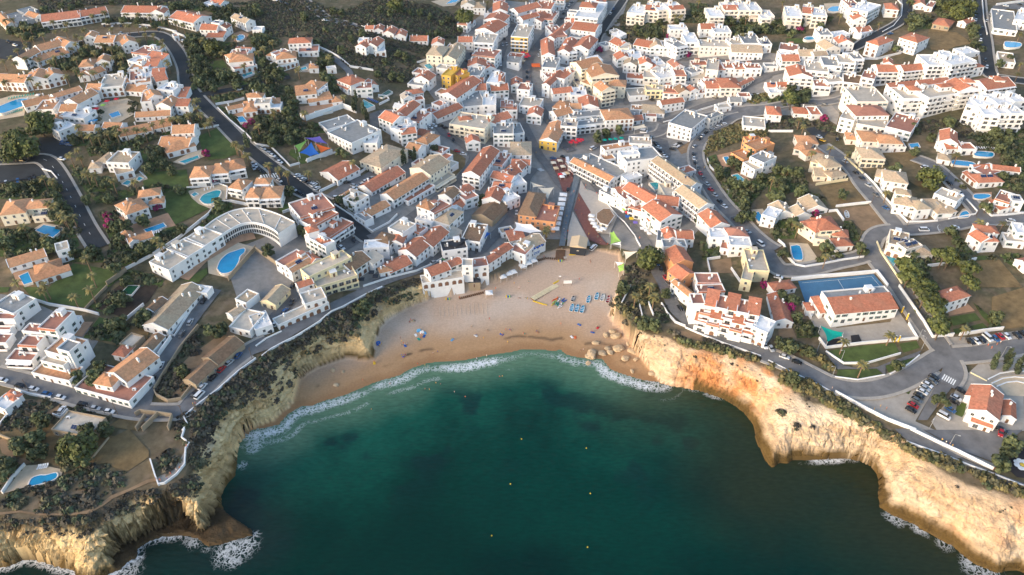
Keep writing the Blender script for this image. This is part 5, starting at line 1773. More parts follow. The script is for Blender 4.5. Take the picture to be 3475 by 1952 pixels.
T 2606 976 2.9643
R 8 asphalt_worn -40 680 200 770 400 870 600 970 800 1025 1000 1035 1200 1000 1400 920 1600 800 1750 710 1900 690 2200 660 2620 580
T 2606 0 2.9643
R 7 asphalt 1390 -20 1400 120 1330 220 1200 300 1000 400 900 470 700 560 560 640
R 8 asphalt 2120 -20 2140 200 2180 420 2200 600 2240 760 2400 800 2620 830
R 7 asphalt_worn -900 1200 -600 1170 -430 1130 -200 1100 0 1085 300 1035 500 1040 700 1015 870 950
R 4 cobble 560 640 300 690 0 760
T 560 0 4.522
H g1wr 700 30 860 70 830 0
+ f1ww 590 60 720 90 740 20
H g2wt 1020 270 1240 360 1340 310
+ f1ww 1350 470 1480 470 1530 420
H g2wr 540 450 790 460 740 390
+ s1wr 640 570 880 570 900 460 a
+ g2wr 800 430 930 440 970 385
+ f3ww 720 360 830 370 835 330
H h2wo 930 850 1000 900 1090 790
+ f2wd 1000 850 1260 840 1230 770
+ h2wo 1000 960 1340 930 1280 830 a
+ g1wr 1100 770 1310 790 1300 740
+ f1wd 1080 1080 1400 1010 1380 960 a
H f1wo 150 570 200 560 170 530
A deck 1050 520 1180 480 1290 530 1240 620 1060 640
A pool 1095 570 1150 530 1215 545 1200 595 1110 620
A deck_pale 1130 1150 1350 1070 1440 1110 1200 1200
A pool_teal 1155 1150 1330 1100 1360 1135 1190 1185
A lawn 520 960 900 930 960 1060 620 1070
A garden 330 760 480 720 860 640 1100 660 1060 780 900 860 520 900 420 1000 330 900
A garden 360 960 560 1060 950 1060 1180 1180 1170 1240 620 1400 560 1380 420 1160
A garden 1300 560 1560 480 1800 640 1680 740 1560 860 1560 980 1420 980 1380 800
A garden 680 240 1080 200 1000 430 980 480 860 330 700 320
A garden 560 110 1200 130 1300 60 1540 200 1340 300 1100 200 760 220
A garden 0 60 560 0 640 120 560 180 200 120 60 180
A garden 1000 1290 1400 1200 1700 1290 1900 1330 1740 1400 1200 1440
A garden 1560 960 1740 960 1790 1140 1560 1180
A garden 2340 820 2540 820 2560 1040 2360 1100 2340 960
A scrub 1340 300 1540 200 1700 100 2050 160 2300 330 2573 380 2573 800 2260 640 1900 560 1560 470 1400 400
A scrub 900 60 1180 50 1540 0 1620 60 1700 140 1540 220 1300 80
t big 760 720
t palm 560 600 880 800 1060 350 1200 1010 1500 740 1640 640 1420 800 2040 1040 160 340 270 380 1070 560
t round 1390 120 1440 180 2130 240 2380 980 1660 1020 470 1000 640 1100 840 1100 860 1180 540 1260 700 1280 1400 560 1520 570 400 800 1900 1380 2440 1160 1700 1100 1580 1060
t magenta 1050 1030 1330 1000
c w 20 290 650
c s 15 330 690
c w 15 320 720
c k 10 1570 1230
c w -5 1140 1385
c k 20 1770 40 1860 70
c w 10 1690 15
c k 15 1930 170
W 1.5 w 120 500 300 570 460 780
W 1.2 w 1140 1150 1210 1210 1460 1120
T 560 280 4.522
H h2wo 1280 230 1480 230 1420 170
+ h1wo 1220 460 1400 440 1310 290 a
+ g1wo 970 420 1200 370 1190 330
+ h1wo 1590 330 1760 310 1730 250 a
+ f2wc 1380 340 1600 330 1600 250 a
A deck 1060 500 1230 440 1480 500 1300 600 1180 620
A pool 1085 530 1190 515 1260 600 1150 610
A lawn 1300 590 1600 500 1700 600 1500 720
A lawn 520 830 720 740 820 700 1060 920 1100 1100 900 1180 660 1180 560 1000
A garden 700 250 880 200 1420 120 1640 110 1750 230 1600 220 1280 180 960 270 800 330
A garden 1480 620 1760 440 2020 420 2080 600 1960 780 1800 980 1560 960 1340 900 1330 780
A garden 820 350 960 420 1130 620 1280 760 1340 900 1150 680 880 450
A garden 240 520 520 500 620 620 560 700 300 640
A garden 1780 180 2000 180 2050 400 1840 380
t palm 540 490 640 640 700 560 440 290 360 500 100 550 190 550 1420 660 1660 430 1080 930 1150 1000 1260 1110 1590 1260 1740 1320 1860 1390 2140 480 1660 480
t round 2240 660 1560 850 1640 880 1800 700 1900 840 2160 810 2300 820 1600 130 1700 700 1480 90 1420 100
t cypress 1250 900 1440 60
t magenta 1240 660 620 1090 1320 600
c k 15 730 215
c k 40 760 620
W 1.4 w 780 350 1020 310 1220 260
W 1.2 w 810 400 1000 590 1240 790 1400 960 1600 990
W 1.2 w 1610 980 1920 1290 2070 1250
W 2.5 w 2180 1230 2573 1080
W 1.2 w 450 740 760 690 830 670
T 0 0 0.74131
A garden 640 170 700 175 730 190 700 200 640 205
A scrub 640 20 760 50 900 90 980 100 1060 120 1020 80 900 40 760 0 640 0
A garden 1240 640 1300 600 1310 610 1250 650
A garden 480 90 500 85 520 130 540 150 500 200 485 180
A scrub 1030 120 1110 110 1090 150 1040 160
A scrub 440 1050 480 1040 560 980 620 930 640 930 560 1010 500 1080 480 1120 450 1110
A garden 30 1060 90 1050 110 1110 60 1140 20 1120
A dry_grass 30 1020 160 1080 300 1100 300 1160 180 1180 40 1150 0 1080
A garden 2520 400 2576 380 2576 480 2540 460
A garden 2250 600 2330 620 2330 700 2280 660
A garden 2260 650 2300 640 2340 700 2380 760 2370 830 2320 760
A garden 2440 340 2576 330 2576 380 2480 380
T 0 488 2.9643
A pool 2185 1250 2215 1175 2290 1105 2370 1075 2450 1050 2460 1085 2410 1135 2395 1190 2330 1280 2230 1300
T 2606 976 2.9643
A hedge 100 840 240 850 450 960 600 1060 760 1140 900 1240 1000 1340 960 1400 760 1290 560 1150 360 1050 120 970
A hedge 0 740 60 760 60 830 0 820
T 1738 732 2.9643
A hedge 1640 1230 1760 1270 1900 1270 2100 1330 2300 1390 2500 1447 2300 1447 2060 1370 1860 1340 1700 1310
T 2606 1464 2.9643
A hedge 1990 410 2120 390 2300 470 2500 560 2700 640 2700 700 2400 610 2150 510
T 0 0 2.894
A garden 960 1090 1000 1080 1010 1160 960 1200
A garden 1270 1010 1330 1010 1330 1120 1270 1130
A garden 520 560 700 540 700 680 540 690
"""

# ------------------------------------------------------------------ meshes that need evaluation
def person_mesh(pose, cloth):
    if pose == 'stand': J = {'p': (0, 0, .92), 'c': (0, .02, 1.3), 'n': (0, 0, 1.48), 'h': (0, -.02, 1.66), 'sl': (-.18, 0, 1.42), 'el': (-.26, .03, 1.13), 'hl': (-.27, -.08, .88), 'sr': (.18, 0, 1.42), 'er': (.27, .03, 1.13), 'hr': (.25, -.1, .9), 'kl': (-.11, -.03, .48), 'fl': (-.12, .03, .05), 'tl': (-.13, -.14, .03), 'kr': (.12, -.06, .48), 'fr': (.13, -.02, .05), 'tr': (.14, -.2, .03)}
    elif pose == 'walk': J = {'p': (0, 0, .91), 'c': (0, -.04, 1.29), 'n': (0, -.05, 1.47), 'h': (0, -.08, 1.65), 'sl': (-.18, -.03, 1.41), 'el': (-.24, .14, 1.15), 'hl': (-.22, .2, .93), 'sr': (.18, -.05, 1.41), 'er': (.24, -.2, 1.16), 'hr': (.2, -.36, 1.0), 'kl': (-.1, -.2, .5), 'fl': (-.11, -.26, .06), 'tl': (-.11, -.42, .04), 'kr': (.11, .08, .5), 'fr': (.12, .36, .14), 'tr': (.12, .26, .03)}
    elif pose == 'sit': J = {'p': (0, .2, .14), 'c': (0, .3, .5), 'n': (0, .28, .68), 'h': (0, .24, .86), 'sl': (-.18, .3, .62), 'el': (-.3, .42, .36), 'hl': (-.3, .5, .06), 'sr': (.18, .3, .62), 'er': (.26, .1, .42), 'hr': (.2, -.1, .42), 'kl': (-.12, -.2, .42), 'fl': (-.12, -.5, .06), 'tl': (-.12, -.64, .04), 'kr': (.12, -.25, .34), 'fr': (.14, -.62, .06), 'tr': (.14, -.76, .06)}
    else: J = {'p': (0, 0, .12), 'c': (0, .38, .13), 'n': (0, .56, .13), 'h': (0, .74, .15), 'sl': (-.18, .5, .12), 'el': (-.34, .3, .08), 'hl': (-.4, .06, .06), 'sr': (.18, .5, .12), 'er': (.34, .66, .08), 'hr': (.2, .86, .08), 'kl': (-.12, -.44, .12), 'fl': (-.14, -.86, .07), 'tl': (-.16, -.9, .2), 'kr': (.12, -.44, .16), 'fr': (.14, -.86, .07), 'tr': (.16, -.9, .2)}
    R_ = {'p': .15, 'c': .155, 'n': .065, 'h': .105, 'sl': .07, 'sr': .07, 'el': .045, 'er': .045, 'hl': .04, 'hr': .04, 'kl': .062, 'kr': .062, 'fl': .045, 'fr': .045, 'tl': .035, 'tr': .035}
    nm = list(J); E_ = [('p', 'c'), ('c', 'n'), ('n', 'h'), ('c', 'sl'), ('sl', 'el'), ('el', 'hl'), ('c', 'sr'), ('sr', 'er'), ('er', 'hr'), ('p', 'kl'), ('kl', 'fl'), ('fl', 'tl'), ('p', 'kr'), ('kr', 'fr'), ('fr', 'tr')]
    me = bpy.data.meshes.new('tmp'); me.from_pydata([J[k] for k in nm], [(nm.index(a), nm.index(b)) for a, b in E_], []); o = bpy.data.objects.new('tmp', me); COL.objects.link(o)
    sk = o.modifiers.new('s', 'SKIN')
    if not me.skin_vertices: 
        bpy.context.view_layer.objects.active = o
    sv = me.skin_vertices[0].data if me.skin_vertices else None
    if sv:
        for i, k in enumerate(nm): sv[i].radius = (R_[k], R_[k]*(.75 if k in 'pc' else 1))
        sv[0].use_root = True
    ss = o.modifiers.new('d', 'SUBSURF'); ss.levels = 1; ss.render_levels = 1
    dg = bpy.context.evaluated_depsgraph_get(); out_ = bpy.data.meshes.new_from_object(o.evaluated_get(dg)); bpy.data.objects.remove(o); out_.name = 'person_body'
    out_.materials.clear()
    for m in ('skin', cloth, 'hair'): out_.materials.append(MATS[m])
    pz, cz, hz = Vector(J['p']), Vector(J['c']), Vector(J['h']); ax = (cz-pz).normalized()
    for p in out_.polygons:
        t = (p.center-pz).dot(ax); l = (cz-pz).length; lat = (p.center-pz-ax*t).length
        p.material_index = 1 if (-.2 < t < l*1.15 and lat < .2) else 0
        if (p.center-hz).length < .16 and (p.center-hz).dot(ax)+(p.center-hz).y*.6 > .02: p.material_index = 2
        p.use_smooth = True
    return out_
CL = ['red', 'blue', 'black', 'white', 'orange', 'teal', 'yellow']
PM = {(p, c): person_mesh(p, c+'_cloth') for p in ('stand', 'walk', 'sit', 'lie') for c in CL}
def lettering_mesh(text, size, m):
    cu = bpy.data.curves.new('lettering', 'FONT'); cu.body = text; cu.size = size; cu.extrude = .03; cu.align_x = 'CENTER'; cu.shear = .25
    tmp = bpy.data.objects.new('tmp', cu); COL.objects.link(tmp); dg = bpy.context.evaluated_depsgraph_get(); me = bpy.data.meshes.new_from_object(tmp.evaluated_get(dg)); bpy.data.objects.remove(tmp)
    me.materials.clear(); me.materials.append(MATS[m]); return me
BOTE = lettering_mesh('Bote', 3.0, 'blue_paint')

# ------------------------------------------------------------------ landmarks used in the labels
LMK = """280,280,the oval resort courtyard|330,60,the top resort terraces|100,60,the big grey-roofed hall|50,270,the resort swimming pool|80,330,the two huge round trees
470,180,the curving black road|300,420,the magenta-flowered round villa|460,370,the lawn villa with teal pool|60,560,the cream villa with diamond pool|100,680,the villa with square blue pool
370,560,the villa with long rectangular pool|540,490,the kidney-shaped pool|600,570,the crescent-shaped white hotel|590,660,the oval hotel pool|300,730,the walled dark garden
310,920,the red-roofed corner house|80,880,the stepped white terraces|530,900,the ruined stone row|380,1090,the roofless stone ruin|110,1200,the lone cliff-top pool
210,1110,the bright green cliff-top tree|850,690,the castle-like yellow guesthouse|790,370,the coloured shade sails|960,390,the big beige hipped hall|1000,480,the long school roofs
820,560,the stacked red-roofed flats|1090,420,the cream villa by dry lot|1180,590,the brown pergola restaurant|1160,690,the white houses above sand|1300,640,the beach bar|980,640,the lane of red-roofed cottages
820,240,the orange villa with teal pool|930,110,the lone house in scrub|730,150,the twin hillside villas|1130,190,the bright yellow house|1110,330,the courtyard block of flats|1200,300,the cream apartment block
1310,90,the tall yellow building|1480,30,the round-fronted building|1510,190,the big cream apartment building|1380,340,the yellow-fronted orange-roofed building|1570,290,the arched orange-roofed hall
1560,400,the white hotel with tower|1740,470,the saw-tooth row of flats|1430,550,the plaza parasols|1340,540,the orange restaurant|1520,570,the octagonal kiosk|1640,540,the stacked red-roofed cafes
1780,310,the dark flat-roofed block|1930,400,the peach villa|1960,240,the long balustraded ramp|1650,20,the hilltop beige apartments|1880,30,the garden apartments|2100,50,the pear-shaped hilltop pool
1700,130,the upper terrace lane|1830,140,the blue-shuttered terrace|1620,180,the middle lane|1900,180,the lower white terrace|2080,110,the oval garden pool|2220,130,the hillside cube houses
2340,160,the tall white apartment block|2250,310,the dark red roof|2480,280,the stepped white flats|2350,230,the long four-storey row|2130,180,the balconied corner shops|2540,50,the curvy white villa
2080,590,the red-roofed villa and pool|2280,620,the villa with solar panels|2060,410,the cream villas by dry plot|2330,510,the villa with curved pool|2440,370,the twin-pool villa|2440,600,the white house by palms
2120,740,the blue sports court|2170,800,the white school|2400,720,the pine garden|1830,750,the stepped flats on cliff road|1900,670,the pale yellow flat-roofed house|1700,670,the long pink house
1840,580,the road of parked cars|2500,1040,the red-roofed chapel|2320,980,the cliff-top car park|2160,890,the palm lawns|2450,1150,the cliff promenade|1630,650,the beach ramp gardens|1990,770,the blue-trimmed long house
1350,480,the valley street|1440,420,the market square|1240,180,the upper valley street|1180,480,the steep side street|1000,250,the terraced villa garden|640,440,the road with palms|700,80,the scrubby hillside"""
LM = []
for s_ in LMK.replace('\n', '|').split('|'):
    a_, b_, c_ = s_.split(',', 2); LM.append((float(a_)*OV, float(b_)*OV, c_))
def near(px, py):
    return min(LM, key=lambda l: (l[0]-px)**2+((l[1]-py)*1.3)**2)[2]
def near2(px, py):
    l = sorted(LM, key=lambda l: (l[0]-px)**2+((l[1]-py)*1.3)**2); return f"{l[0][2]} towards {l[1][2]}"
def cut(label):
    w = label.split(); return ' '.join(w[:16])
NUM = {1: 'one', 2: 'two', 3: 'three', 4: 'four', 5: 'five'}

# ------------------------------------------------------------------ shared small meshes
def window_mesh(kind):
    b = MB('frame', 'glass', 'shutter', 'wood', 'loggia')
    if kind == 'plain':          # unit window: centre at 0, width 1.1, height 1.25, faces -y
        b.box(-.62, -.05, -.70, .62, .03, .70, 0); b.box(-.52, -.07, -.60, -.03, -.045, .60, 1); b.box(.03, -.07, -.60, .52, -.045, .60, 1)
        b.box(-.70, -.14, -.78, .70, .02, -.70, 0)
    elif kind == 'shut':
        b.box(-.55, -.05, -.70, .55, .03, .70, 0); b.box(-.47, -.07, -.62, .47, -.045, .62, 1)
        b.box(-1.0, -.09, -.68, -.56, .0, .68, 2); b.box(.56, -.09, -.68, 1.0, .0, .68, 2)
    elif kind == 'door':
        b.box(-.55, -.05, -1.05, .55, .03, 1.05, 0); b.box(-.45, -.08, -1.05, .45, -.045, .95, 3)
    elif kind == 'glassdoor':
        b.box(-1.15, -.05, -1.05, 1.15, .03, 1.05, 0); b.box(-1.05, -.08, -.98, -.03, -.045, .97, 1); b.box(.03, -.08, -.98, 1.05, -.045, .97, 1)
    elif kind == 'arch':
        pts = [(-.95, -1.2), (.95, -1.2), (.95, .35)]+[(.95*math.cos(a), .35+.8*math.sin(a)) for a in [i*math.pi/8 for i in range(1, 8)]]+[(-.95, .35)]
        n_ = len(pts)
        for s, y, m in ((1.14, -.06, 0), (1.0, -.10, 4)):
            b.face([(x*s, y, z*s if z > -1.1 else z) for x, z in pts], m)
            for i in range(n_):
                p, q = pts[i], pts[(i+1) % n_]
                b.face([(p[0]*s, .03, p[1]*s if p[1] > -1.1 else p[1]), (q[0]*s, .03, q[1]*s if q[1] > -1.1 else q[1]), (q[0]*s, y, q[1]*s if q[1] > -1.1 else q[1]), (p[0]*s, y, p[1]*s if p[1] > -1.1 else p[1])], m)
    return b.mesh(kind+'_window')
WIN = {k: window_mesh(k) for k in ('plain', 'shut', 'door', 'glassdoor', 'arch')}
def chimney_mesh():
    b = MB('wall_w', 'dark'); b.box(-.32, -.32, -1.0, .32, .32, 1.1, 0); b.box(-.42, -.42, 1.1, .42, .42, 1.2, 0)
    b.box(-.26, -.26, 1.2, .26, .26, 1.4, 1); b.box(-.4, -.4, 1.4, .4, .4, 1.5, 0)
    k = len(b.v); b.v += [(-.4, -.4, 1.5), (.4, -.4, 1.5), (.4, .4, 1.5), (-.4, .4, 1.5), (0, 0, 1.9)]
    for i in range(4): b.f.append((k+i, k+(i+1) % 4, k+4)); b.m.append(0)
    return b.mesh('chimney')
CHIM = chimney_mesh()
def solar_mesh():
    b = MB('steel', 'solar'); 
    for i in range(3): b.face([(i*1.05, 0, .35), (i*1.05+1, 0, .35), (i*1.05+1, 1.7, 1.0), (i*1.05, 1.7, 1.0)], 1); b.face([(i*1.05, 1.7, .97), (i*1.05+1, 1.7, .97), (i*1.05+1, 0, .32), (i*1.05, 0, .32)], 0)
    b.box(0, 1.6, 0, .08, 1.68, 1.0, 0); b.box(3.0, 1.6, 0, 3.08, 1.68, 1.0, 0); b.box(0, 0, 0, .08, .08, .35); b.box(3.0, 0, 0, 3.08, .08, .35)
    b.tube([(0.2, 1.75, 1.05), (2.8, 1.75, 1.05)], [.25, .25], 8, 0)
    return b.mesh('solar_panel')
SOLAR = solar_mesh()
def ac_mesh():
    b = MB('wall_w', 'dark', 'steel'); b.box(-.7, -.5, 0, .7, .5, .15, 2); b.box(-.6, -.4, .15, .6, .4, 1.0, 0); b.box(-.45, -.43, .3, .3, -.405, .9, 1)
    return b.mesh('roof_unit')
AC = ac_mesh()
def dish_mesh():
    b = MB('wall_w', 'steel'); b.tube([(0, 0, 0), (0, 0, .8)], [.05, .05], 5, 1)
    rings = [(0.0, 0.0), (.25, .05), (.45, .16)]; k = len(b.v)
    b.v.append((0, 0, .8))
    for r, d in rings[1:]:
        for a in range(8): t = a*math.pi/4; b.v.append((r*math.cos(t), -.2-d*1.2, .85+r*math.sin(t)))
    for a in range(8):
        b.f.append((k, k+1+a, k+1+(a+1) % 8)); b.m.append(0); b.f.append((k+1+a, k+9+a, k+9+(a+1) % 8, k+1+(a+1) % 8)); b.m.append(0)
    return b.mesh('satellite_dish')
DISH = dish_mesh()

# ------------------------------------------------------------------ houses
FLH = {1: 3.1, 2: 5.9, 3: 8.7, 4: 11.5, 5: 14.3}
HOUSES = []; FOOT = []; rh = random.Random(11)
def block(root, base, spec, pts, flags, first):
    typ, fl, wc, rc = spec[0], int(spec[1]), spec[2], spec[3]
    h = FLH[fl]
    q = [P(*p, h) for p in pts]; ze = sum(v.z for v in q)/3
    if not first and fl >= 2:
        pass
    A_, B_, C_ = [at_z(p[0], p[1], ze) for p in pts]
    ux = (B_-A_).to_2d(); cr = ux.x*(C_-A_).y-ux.y*(C_-A_).x
    if cr < 0: A_, B_ = B_, A_; ux = -ux
    L = max(ux.length, 2.5); ux.normalize(); uy = Vector((-ux.y, ux.x)); Dp = max((C_-B_).to_2d().dot(uy), (C_-A_).to_2d().dot(uy) if False else 2.5)
    e_ = 0.85 if pip(*A_.to_2d(), TOWN) else 0.45; ang = math.atan2(ux.y, ux.x); O_ = A_.to_2d()-ux*e_-uy*e_; L += 2*e_; Dp += 2*e_; FOOT.append((O_+ux*L/2+uy*Dp/2, ang, L, Dp))
    W = lambda x, y: O_+ux*x+uy*y
    gs = [hgt(*W(x, y)) for x in (0, L/2, L) for y in (0, Dp/2, Dp)]
    zb = min(gs)-0.6; gmean = sum(gs)/9; fg = min(hgt(*W(L/2, 0)), hgt(*W(L*.2, 0)), hgt(*W(L*.8, 0)))
    if root is None:
        c = W(L/2, Dp/2); base = Vector((c.x, c.y, gmean)); root = link('house', None, None, base)
    loc = Vector((O_.x, O_.y, 0))-Vector((base.x, base.y, base.z)); 
    ROOF = []
    def put(name, me, x=0, y=0, z=0, rz=0, sc=None, on=None):
        if on: return link(name, me, on, (x, y, z), rz, sc)
        w = ux*x+uy*y
        return link(name, me, root, (loc.x+w.x, loc.y+w.y, loc.z+z), ang+rz, sc)
    wm, rm = 'wall_'+wc, 'roof_'+rc
    b = MB(wm, 'wall_y'); b.box(0, 0, zb, L, Dp, ze, 0, bottom=False)
    if 'Y' in flags: b.m[0] = 1
    put('wall', b.mesh('wall'))
    chim = 0
    if typ in 'gG':
        along = (L >= Dp) if typ == 'g' else (L < Dp)
        if typ == 'G': along = False
        span = Dp if along else L; rise = min(0.24*span, 2.6); o = 0.3
        r = MB(rm, wm)
        if along:
            e0, e1, m_ = -o, Dp+o, Dp/2; zt = ze+0.05; dz = rise*o/(span/2); zl = zt-dz
            X0, X1 = -0.12, L+0.12
            for a, c2 in ((e0, 0), (e1, 1)):
                f = [(X0, a, zl), (X1, a, zl), (X1, m_, zt+rise), (X0, m_, zt+rise)]
                f2 = [(x, y, z+0.16) for x, y, z in f]
                r.face(f2 if c2 == 0 else f2[::-1], 0); r.face(f[::-1] if c2 == 0 else f, 1)
                r.face([f[0], f[1], f2[1], f2[0]] if c2 == 0 else [f[1], f[0], f2[0], f2[1]], 0)
            for x, s in ((X0, 1), (X1, -1)):
                tri = [(x, e0, zl), (x, m_, zt+rise), (x, e1, zl), (x, e1, zl+.16), (x, m_, zt+rise+.16), (x, e0, zl+.16)]
                r.face(tri if s > 0 else tri[::-1], 1)
            for x, s in ((0.02, 1), (L-0.02, -1)): r.face([(x, 0, ze-.1), (x, m_, zt+rise), (x, Dp, ze-.1)][::s], 1)
            for x in (X0-.02, X1-.28):
                r.box(x, m_-.01, zt+rise, x+.3, m_+.01, zt+rise+.3, 1)
                for s in (0, 1):
                    ya, yb = (e0, m_) if s == 0 else (e1, m_)
                    r.face([(x, ya, zl+.30), (x+.3, ya, zl+.30), (x+.3, yb, zt+rise+.30), (x, yb, zt+rise+.30)][::1 if s == 0 else -1], 1)
                    for xx in (x, x+.3):
                        r.face([(xx, ya, zl), (xx, yb, zt+rise), (xx, yb, zt+rise+.3), (xx, ya, zl+.3)], 1)
        else:
            e0, e1, m_ = -o, L+o, L/2; zt = ze+0.05; dz = rise*o/(span/2); zl = zt-dz; Y0, Y1 = -0.12, Dp+0.12
            for a, c2 in ((e0, 0), (e1, 1)):
                f = [(a, Y1, zl), (a, Y0, zl), (m_, Y0, zt+rise), (m_, Y1, zt+rise)]
                f2 = [(x, y, z+0.16) for x, y, z in f]
                r.face(f2 if c2 == 0 else f2[::-1], 0); r.face(f[::-1] if c2 == 0 else f, 1)
                r.face([f[0], f[1], f2[1], f2[0]] if c2 == 0 else [f[1], f[0], f2[0], f2[1]], 0)
            for y, s in ((Y0, -1), (Y1, 1)):
                tri = [(e0, y, zl), (m_, y, zt+rise), (e1, y, zl), (e1, y, zl+.16), (m_, y, zt+rise+.16), (e0, y, zl+.16)]
                r.face(tri if s > 0 else tri[::-1], 1)
            for y, s in ((0.02, -1), (Dp-0.02, 1)): r.face([(0, y, ze-.1), (m_, y, zt+rise), (L, y, ze-.1)][::s], 1)
            for y in (Y0-.02, Y1-.28):
                for s in (0, 1):
                    xa, xb = (e0, m_) if s == 0 else (e1, m_)
                    r.face([(xa, y, zl+.30), (xb, y, zt+rise+.30), (xb, y+.3, zt+rise+.30), (xa, y+.3, zl+.30)][::-1 if s == 0 else 1], 1)
                    for yy in (y, y+.3): r.face([(xa, yy, zl), (xb, yy, zt+rise), (xb, yy, zt+rise+.3), (xa, yy, zl+.3)], 1)
        ROOF.append(put('roof', r.mesh('roof'))); rooftop = ze+rise*0.75; chim = 1+(L*Dp > 110)
    elif typ == 'h':
        r = MB(rm, wm); o = 0.35; m = min(L, Dp)/2+o; rise = min(0.42*m, 2.4); z0 = ze
        if L >= Dp: r1, r2 = (m-o, Dp/2), (L-m+o, Dp/2)
        else: r1, r2 = (L/2, m-o), (L/2, Dp-m+o)
        c = [(-o, -o, z0), (L+o, -o, z0), (L+o, Dp+o, z0), (-o, Dp+o, z0)]; cu = [(x, y, z+.15) for x, y, z in c]
        a1, a2 = (*r1, z0+.15+rise), (*r2, z0+.15+rise)
        for i in range(4): r.face([c[i], c[(i+1) % 4], cu[(i+1) % 4], cu[i]], 1)
        if L >= Dp: fs = [[cu[0], cu[1], a2, a1], [cu[1], cu[2], a2], [cu[2], cu[3], a1, a2], [cu[3], cu[0], a1]]
        else: fs = [[cu[0], cu[1], a1], [cu[1], cu[2], a2, a1], [cu[2], cu[3], a2], [cu[3], cu[0], a1, a2]]
        for f in fs: r.face(f, 0)
        r.face(c[::-1], 1)
        ROOF.append(put('roof', r.mesh('roof'))); rooftop = ze+rise*0.6; chim = 1
    elif typ == 's':
        r = MB(rm, wm); rise = min(0.26*Dp, 2.2); o = .25
        f = [(-o, -o, ze-.05), (L+o, -o, ze-.05), (L+o, Dp, ze+rise), (-o, Dp, ze+rise)]; f2 = [(x, y, z+.16) for x, y, z in f]
        r.face(f2, 0); r.face(f[::-1], 1)
        for i in range(4): r.face([f[i], f[(i+1) % 4], f2[(i+1) % 4], f2[i]], 1 if i in (1, 3) else 0)
        r.face([(0.02, 0, ze-.1), (0.02, Dp, ze+rise), (0.02, Dp, ze-.1)], 1); r.face([(L-.02, 0, ze-.1), (L-.02, Dp, ze-.1), (L-.02, Dp, ze+rise)], 1)
        r.face([(0, Dp, ze-.1), (0, Dp, ze+rise), (L, Dp, ze+rise), (L, Dp, ze-.1)], 1)
        ROOF.append(put('roof', r.mesh('roof'))); rooftop = ze+rise*.6; chim = 1 if L*Dp > 60 else 0
    else:
        t = 0.26; ph = 0.75
        r = MB(rm); r.box(t*.5, t*.5, ze-.05, L-t*.5, Dp-t*.5, ze+.06); ROOF.append(put('roof', r.mesh('roof')))
        p = MB(wm); zt = ze+ph
        p.box(-.05, -.05, ze-.02, L+.05, t, zt); p.box(-.05, Dp-t, ze-.02, L+.05, Dp+.05, zt)
        p.box(-.05, t, ze-.02, t, Dp-t, zt); p.box(L-t, t, ze-.02, L+.05, Dp-t, zt)
        put('parapet', p.mesh('parapet')); rooftop = ze+.5
        area = L*Dp
        if area > 90 and fl >= 2 and 'n' not in flags:
            bw = min(3.2, L*.3); bx = rh.uniform(1, max(1.1, L-bw-1)); bd = min(3.0, Dp*.4)
            sb = MB(wm, 'roof_w' if rh.random() < .5 else rm); sb.box(bx, Dp-bd-.6, ze, bx+bw, Dp-.6, ze+2.5, 0, top=1); sb.box(bx-.1, Dp-bd-.7, ze+2.5, bx+bw+.1, Dp-.5, ze+2.65, 0, top=1)
            stw = put('stair_tower', sb.mesh('stair_tower'))
            put('door', WIN['door'], bx+bw/2, Dp-bd-.6, ze+1.1, on=stw)
        for _ in range(int(min(4, area/70))):
            put('roof_unit', AC, rh.uniform(1, L-1), rh.uniform(Dp*.35, Dp-1) if Dp > 3 else Dp/2, ze+.06, rh.uniform(0, 3), on=ROOF[0])
        chim = 1 if area > 40 else 0
        # a strip of tiles along the front edge, as on many of the flat roofs
        if rc in 'rd' and fl >= 2 and rh.random() < 0.45 and L > 5:
            st = MB('roof_r', wm); st.face([(0, -.55, ze+.15), (L, -.55, ze+.15), (L, .1, ze+ph+.08), (0, .1, ze+ph+.08)], 0)
            st.face([(0, .1, ze+ph-.05), (L, .1, ze+ph-.05), (L, -.55, ze+.02), (0, -.55, ze+.02)], 1)
            st.face([(0, -.55, ze+.02), (L, -.55, ze+.02), (L, -.55, ze+.15), (0, -.55, ze+.15)], 0); put('tile_eave', st.mesh('tile_eave'))
    if 'S' in flags:
        for k in range(2): put('solar_panel', SOLAR, L*.2+k*3.6 if L > 8 else L*.2, Dp*.3, rooftop, on=ROOF[0])
    elif rh.random() < 0.10 and L > 6: put('solar_panel', SOLAR, L*.5-1.5, Dp*.2, rooftop-.5 if typ == 'h' else rooftop-.3, on=ROOF[0])
    if wc in 'wcp' and 'n' not in flags:
        for k in range(chim):
            put('chimney', CHIM, L*rh.uniform(.15, .85), Dp*rh.uniform(.45, .8), rooftop, on=ROOF[0])
        if rh.random() < .2: put('satellite_dish', DISH, L*rh.uniform(.2, .8), Dp*.6, rooftop, on=ROOF[0])
    if 'F' in flags:
        nb_ = max(2, int(Dp/3.4)); bd_ = Dp/nb_; zf0 = ze-h
        fb = MB(wm); fb.face([(-1.5, 0, zf0-.5), (-1.5, .22, zf0-.5), (0, .22, zf0-.5), (0, 0, zf0-.5)]); fb.box(-1.5, 0, zf0-.5, 0, .22, ze-.9); fb.v += [(-1.5, 0, ze-.9), (0, 0, ze-.9), (0, 0, ze+.1), (-1.5, .22, ze-.9), (0, .22, ze-.9), (0, .22, ze+.1)]
        k_ = len(fb.v)-6; fb.f += [(k_, k_+1, k_+2), (k_+3, k_+5, k_+4), (k_, k_+2, k_+5, k_+3)]; fb.m += [0, 0, 0]; fme = fb.mesh('fin')
        for k in range(nb_+1): put('fin', fme, 0, k*bd_-(.22 if k == nb_ else 0), 0)
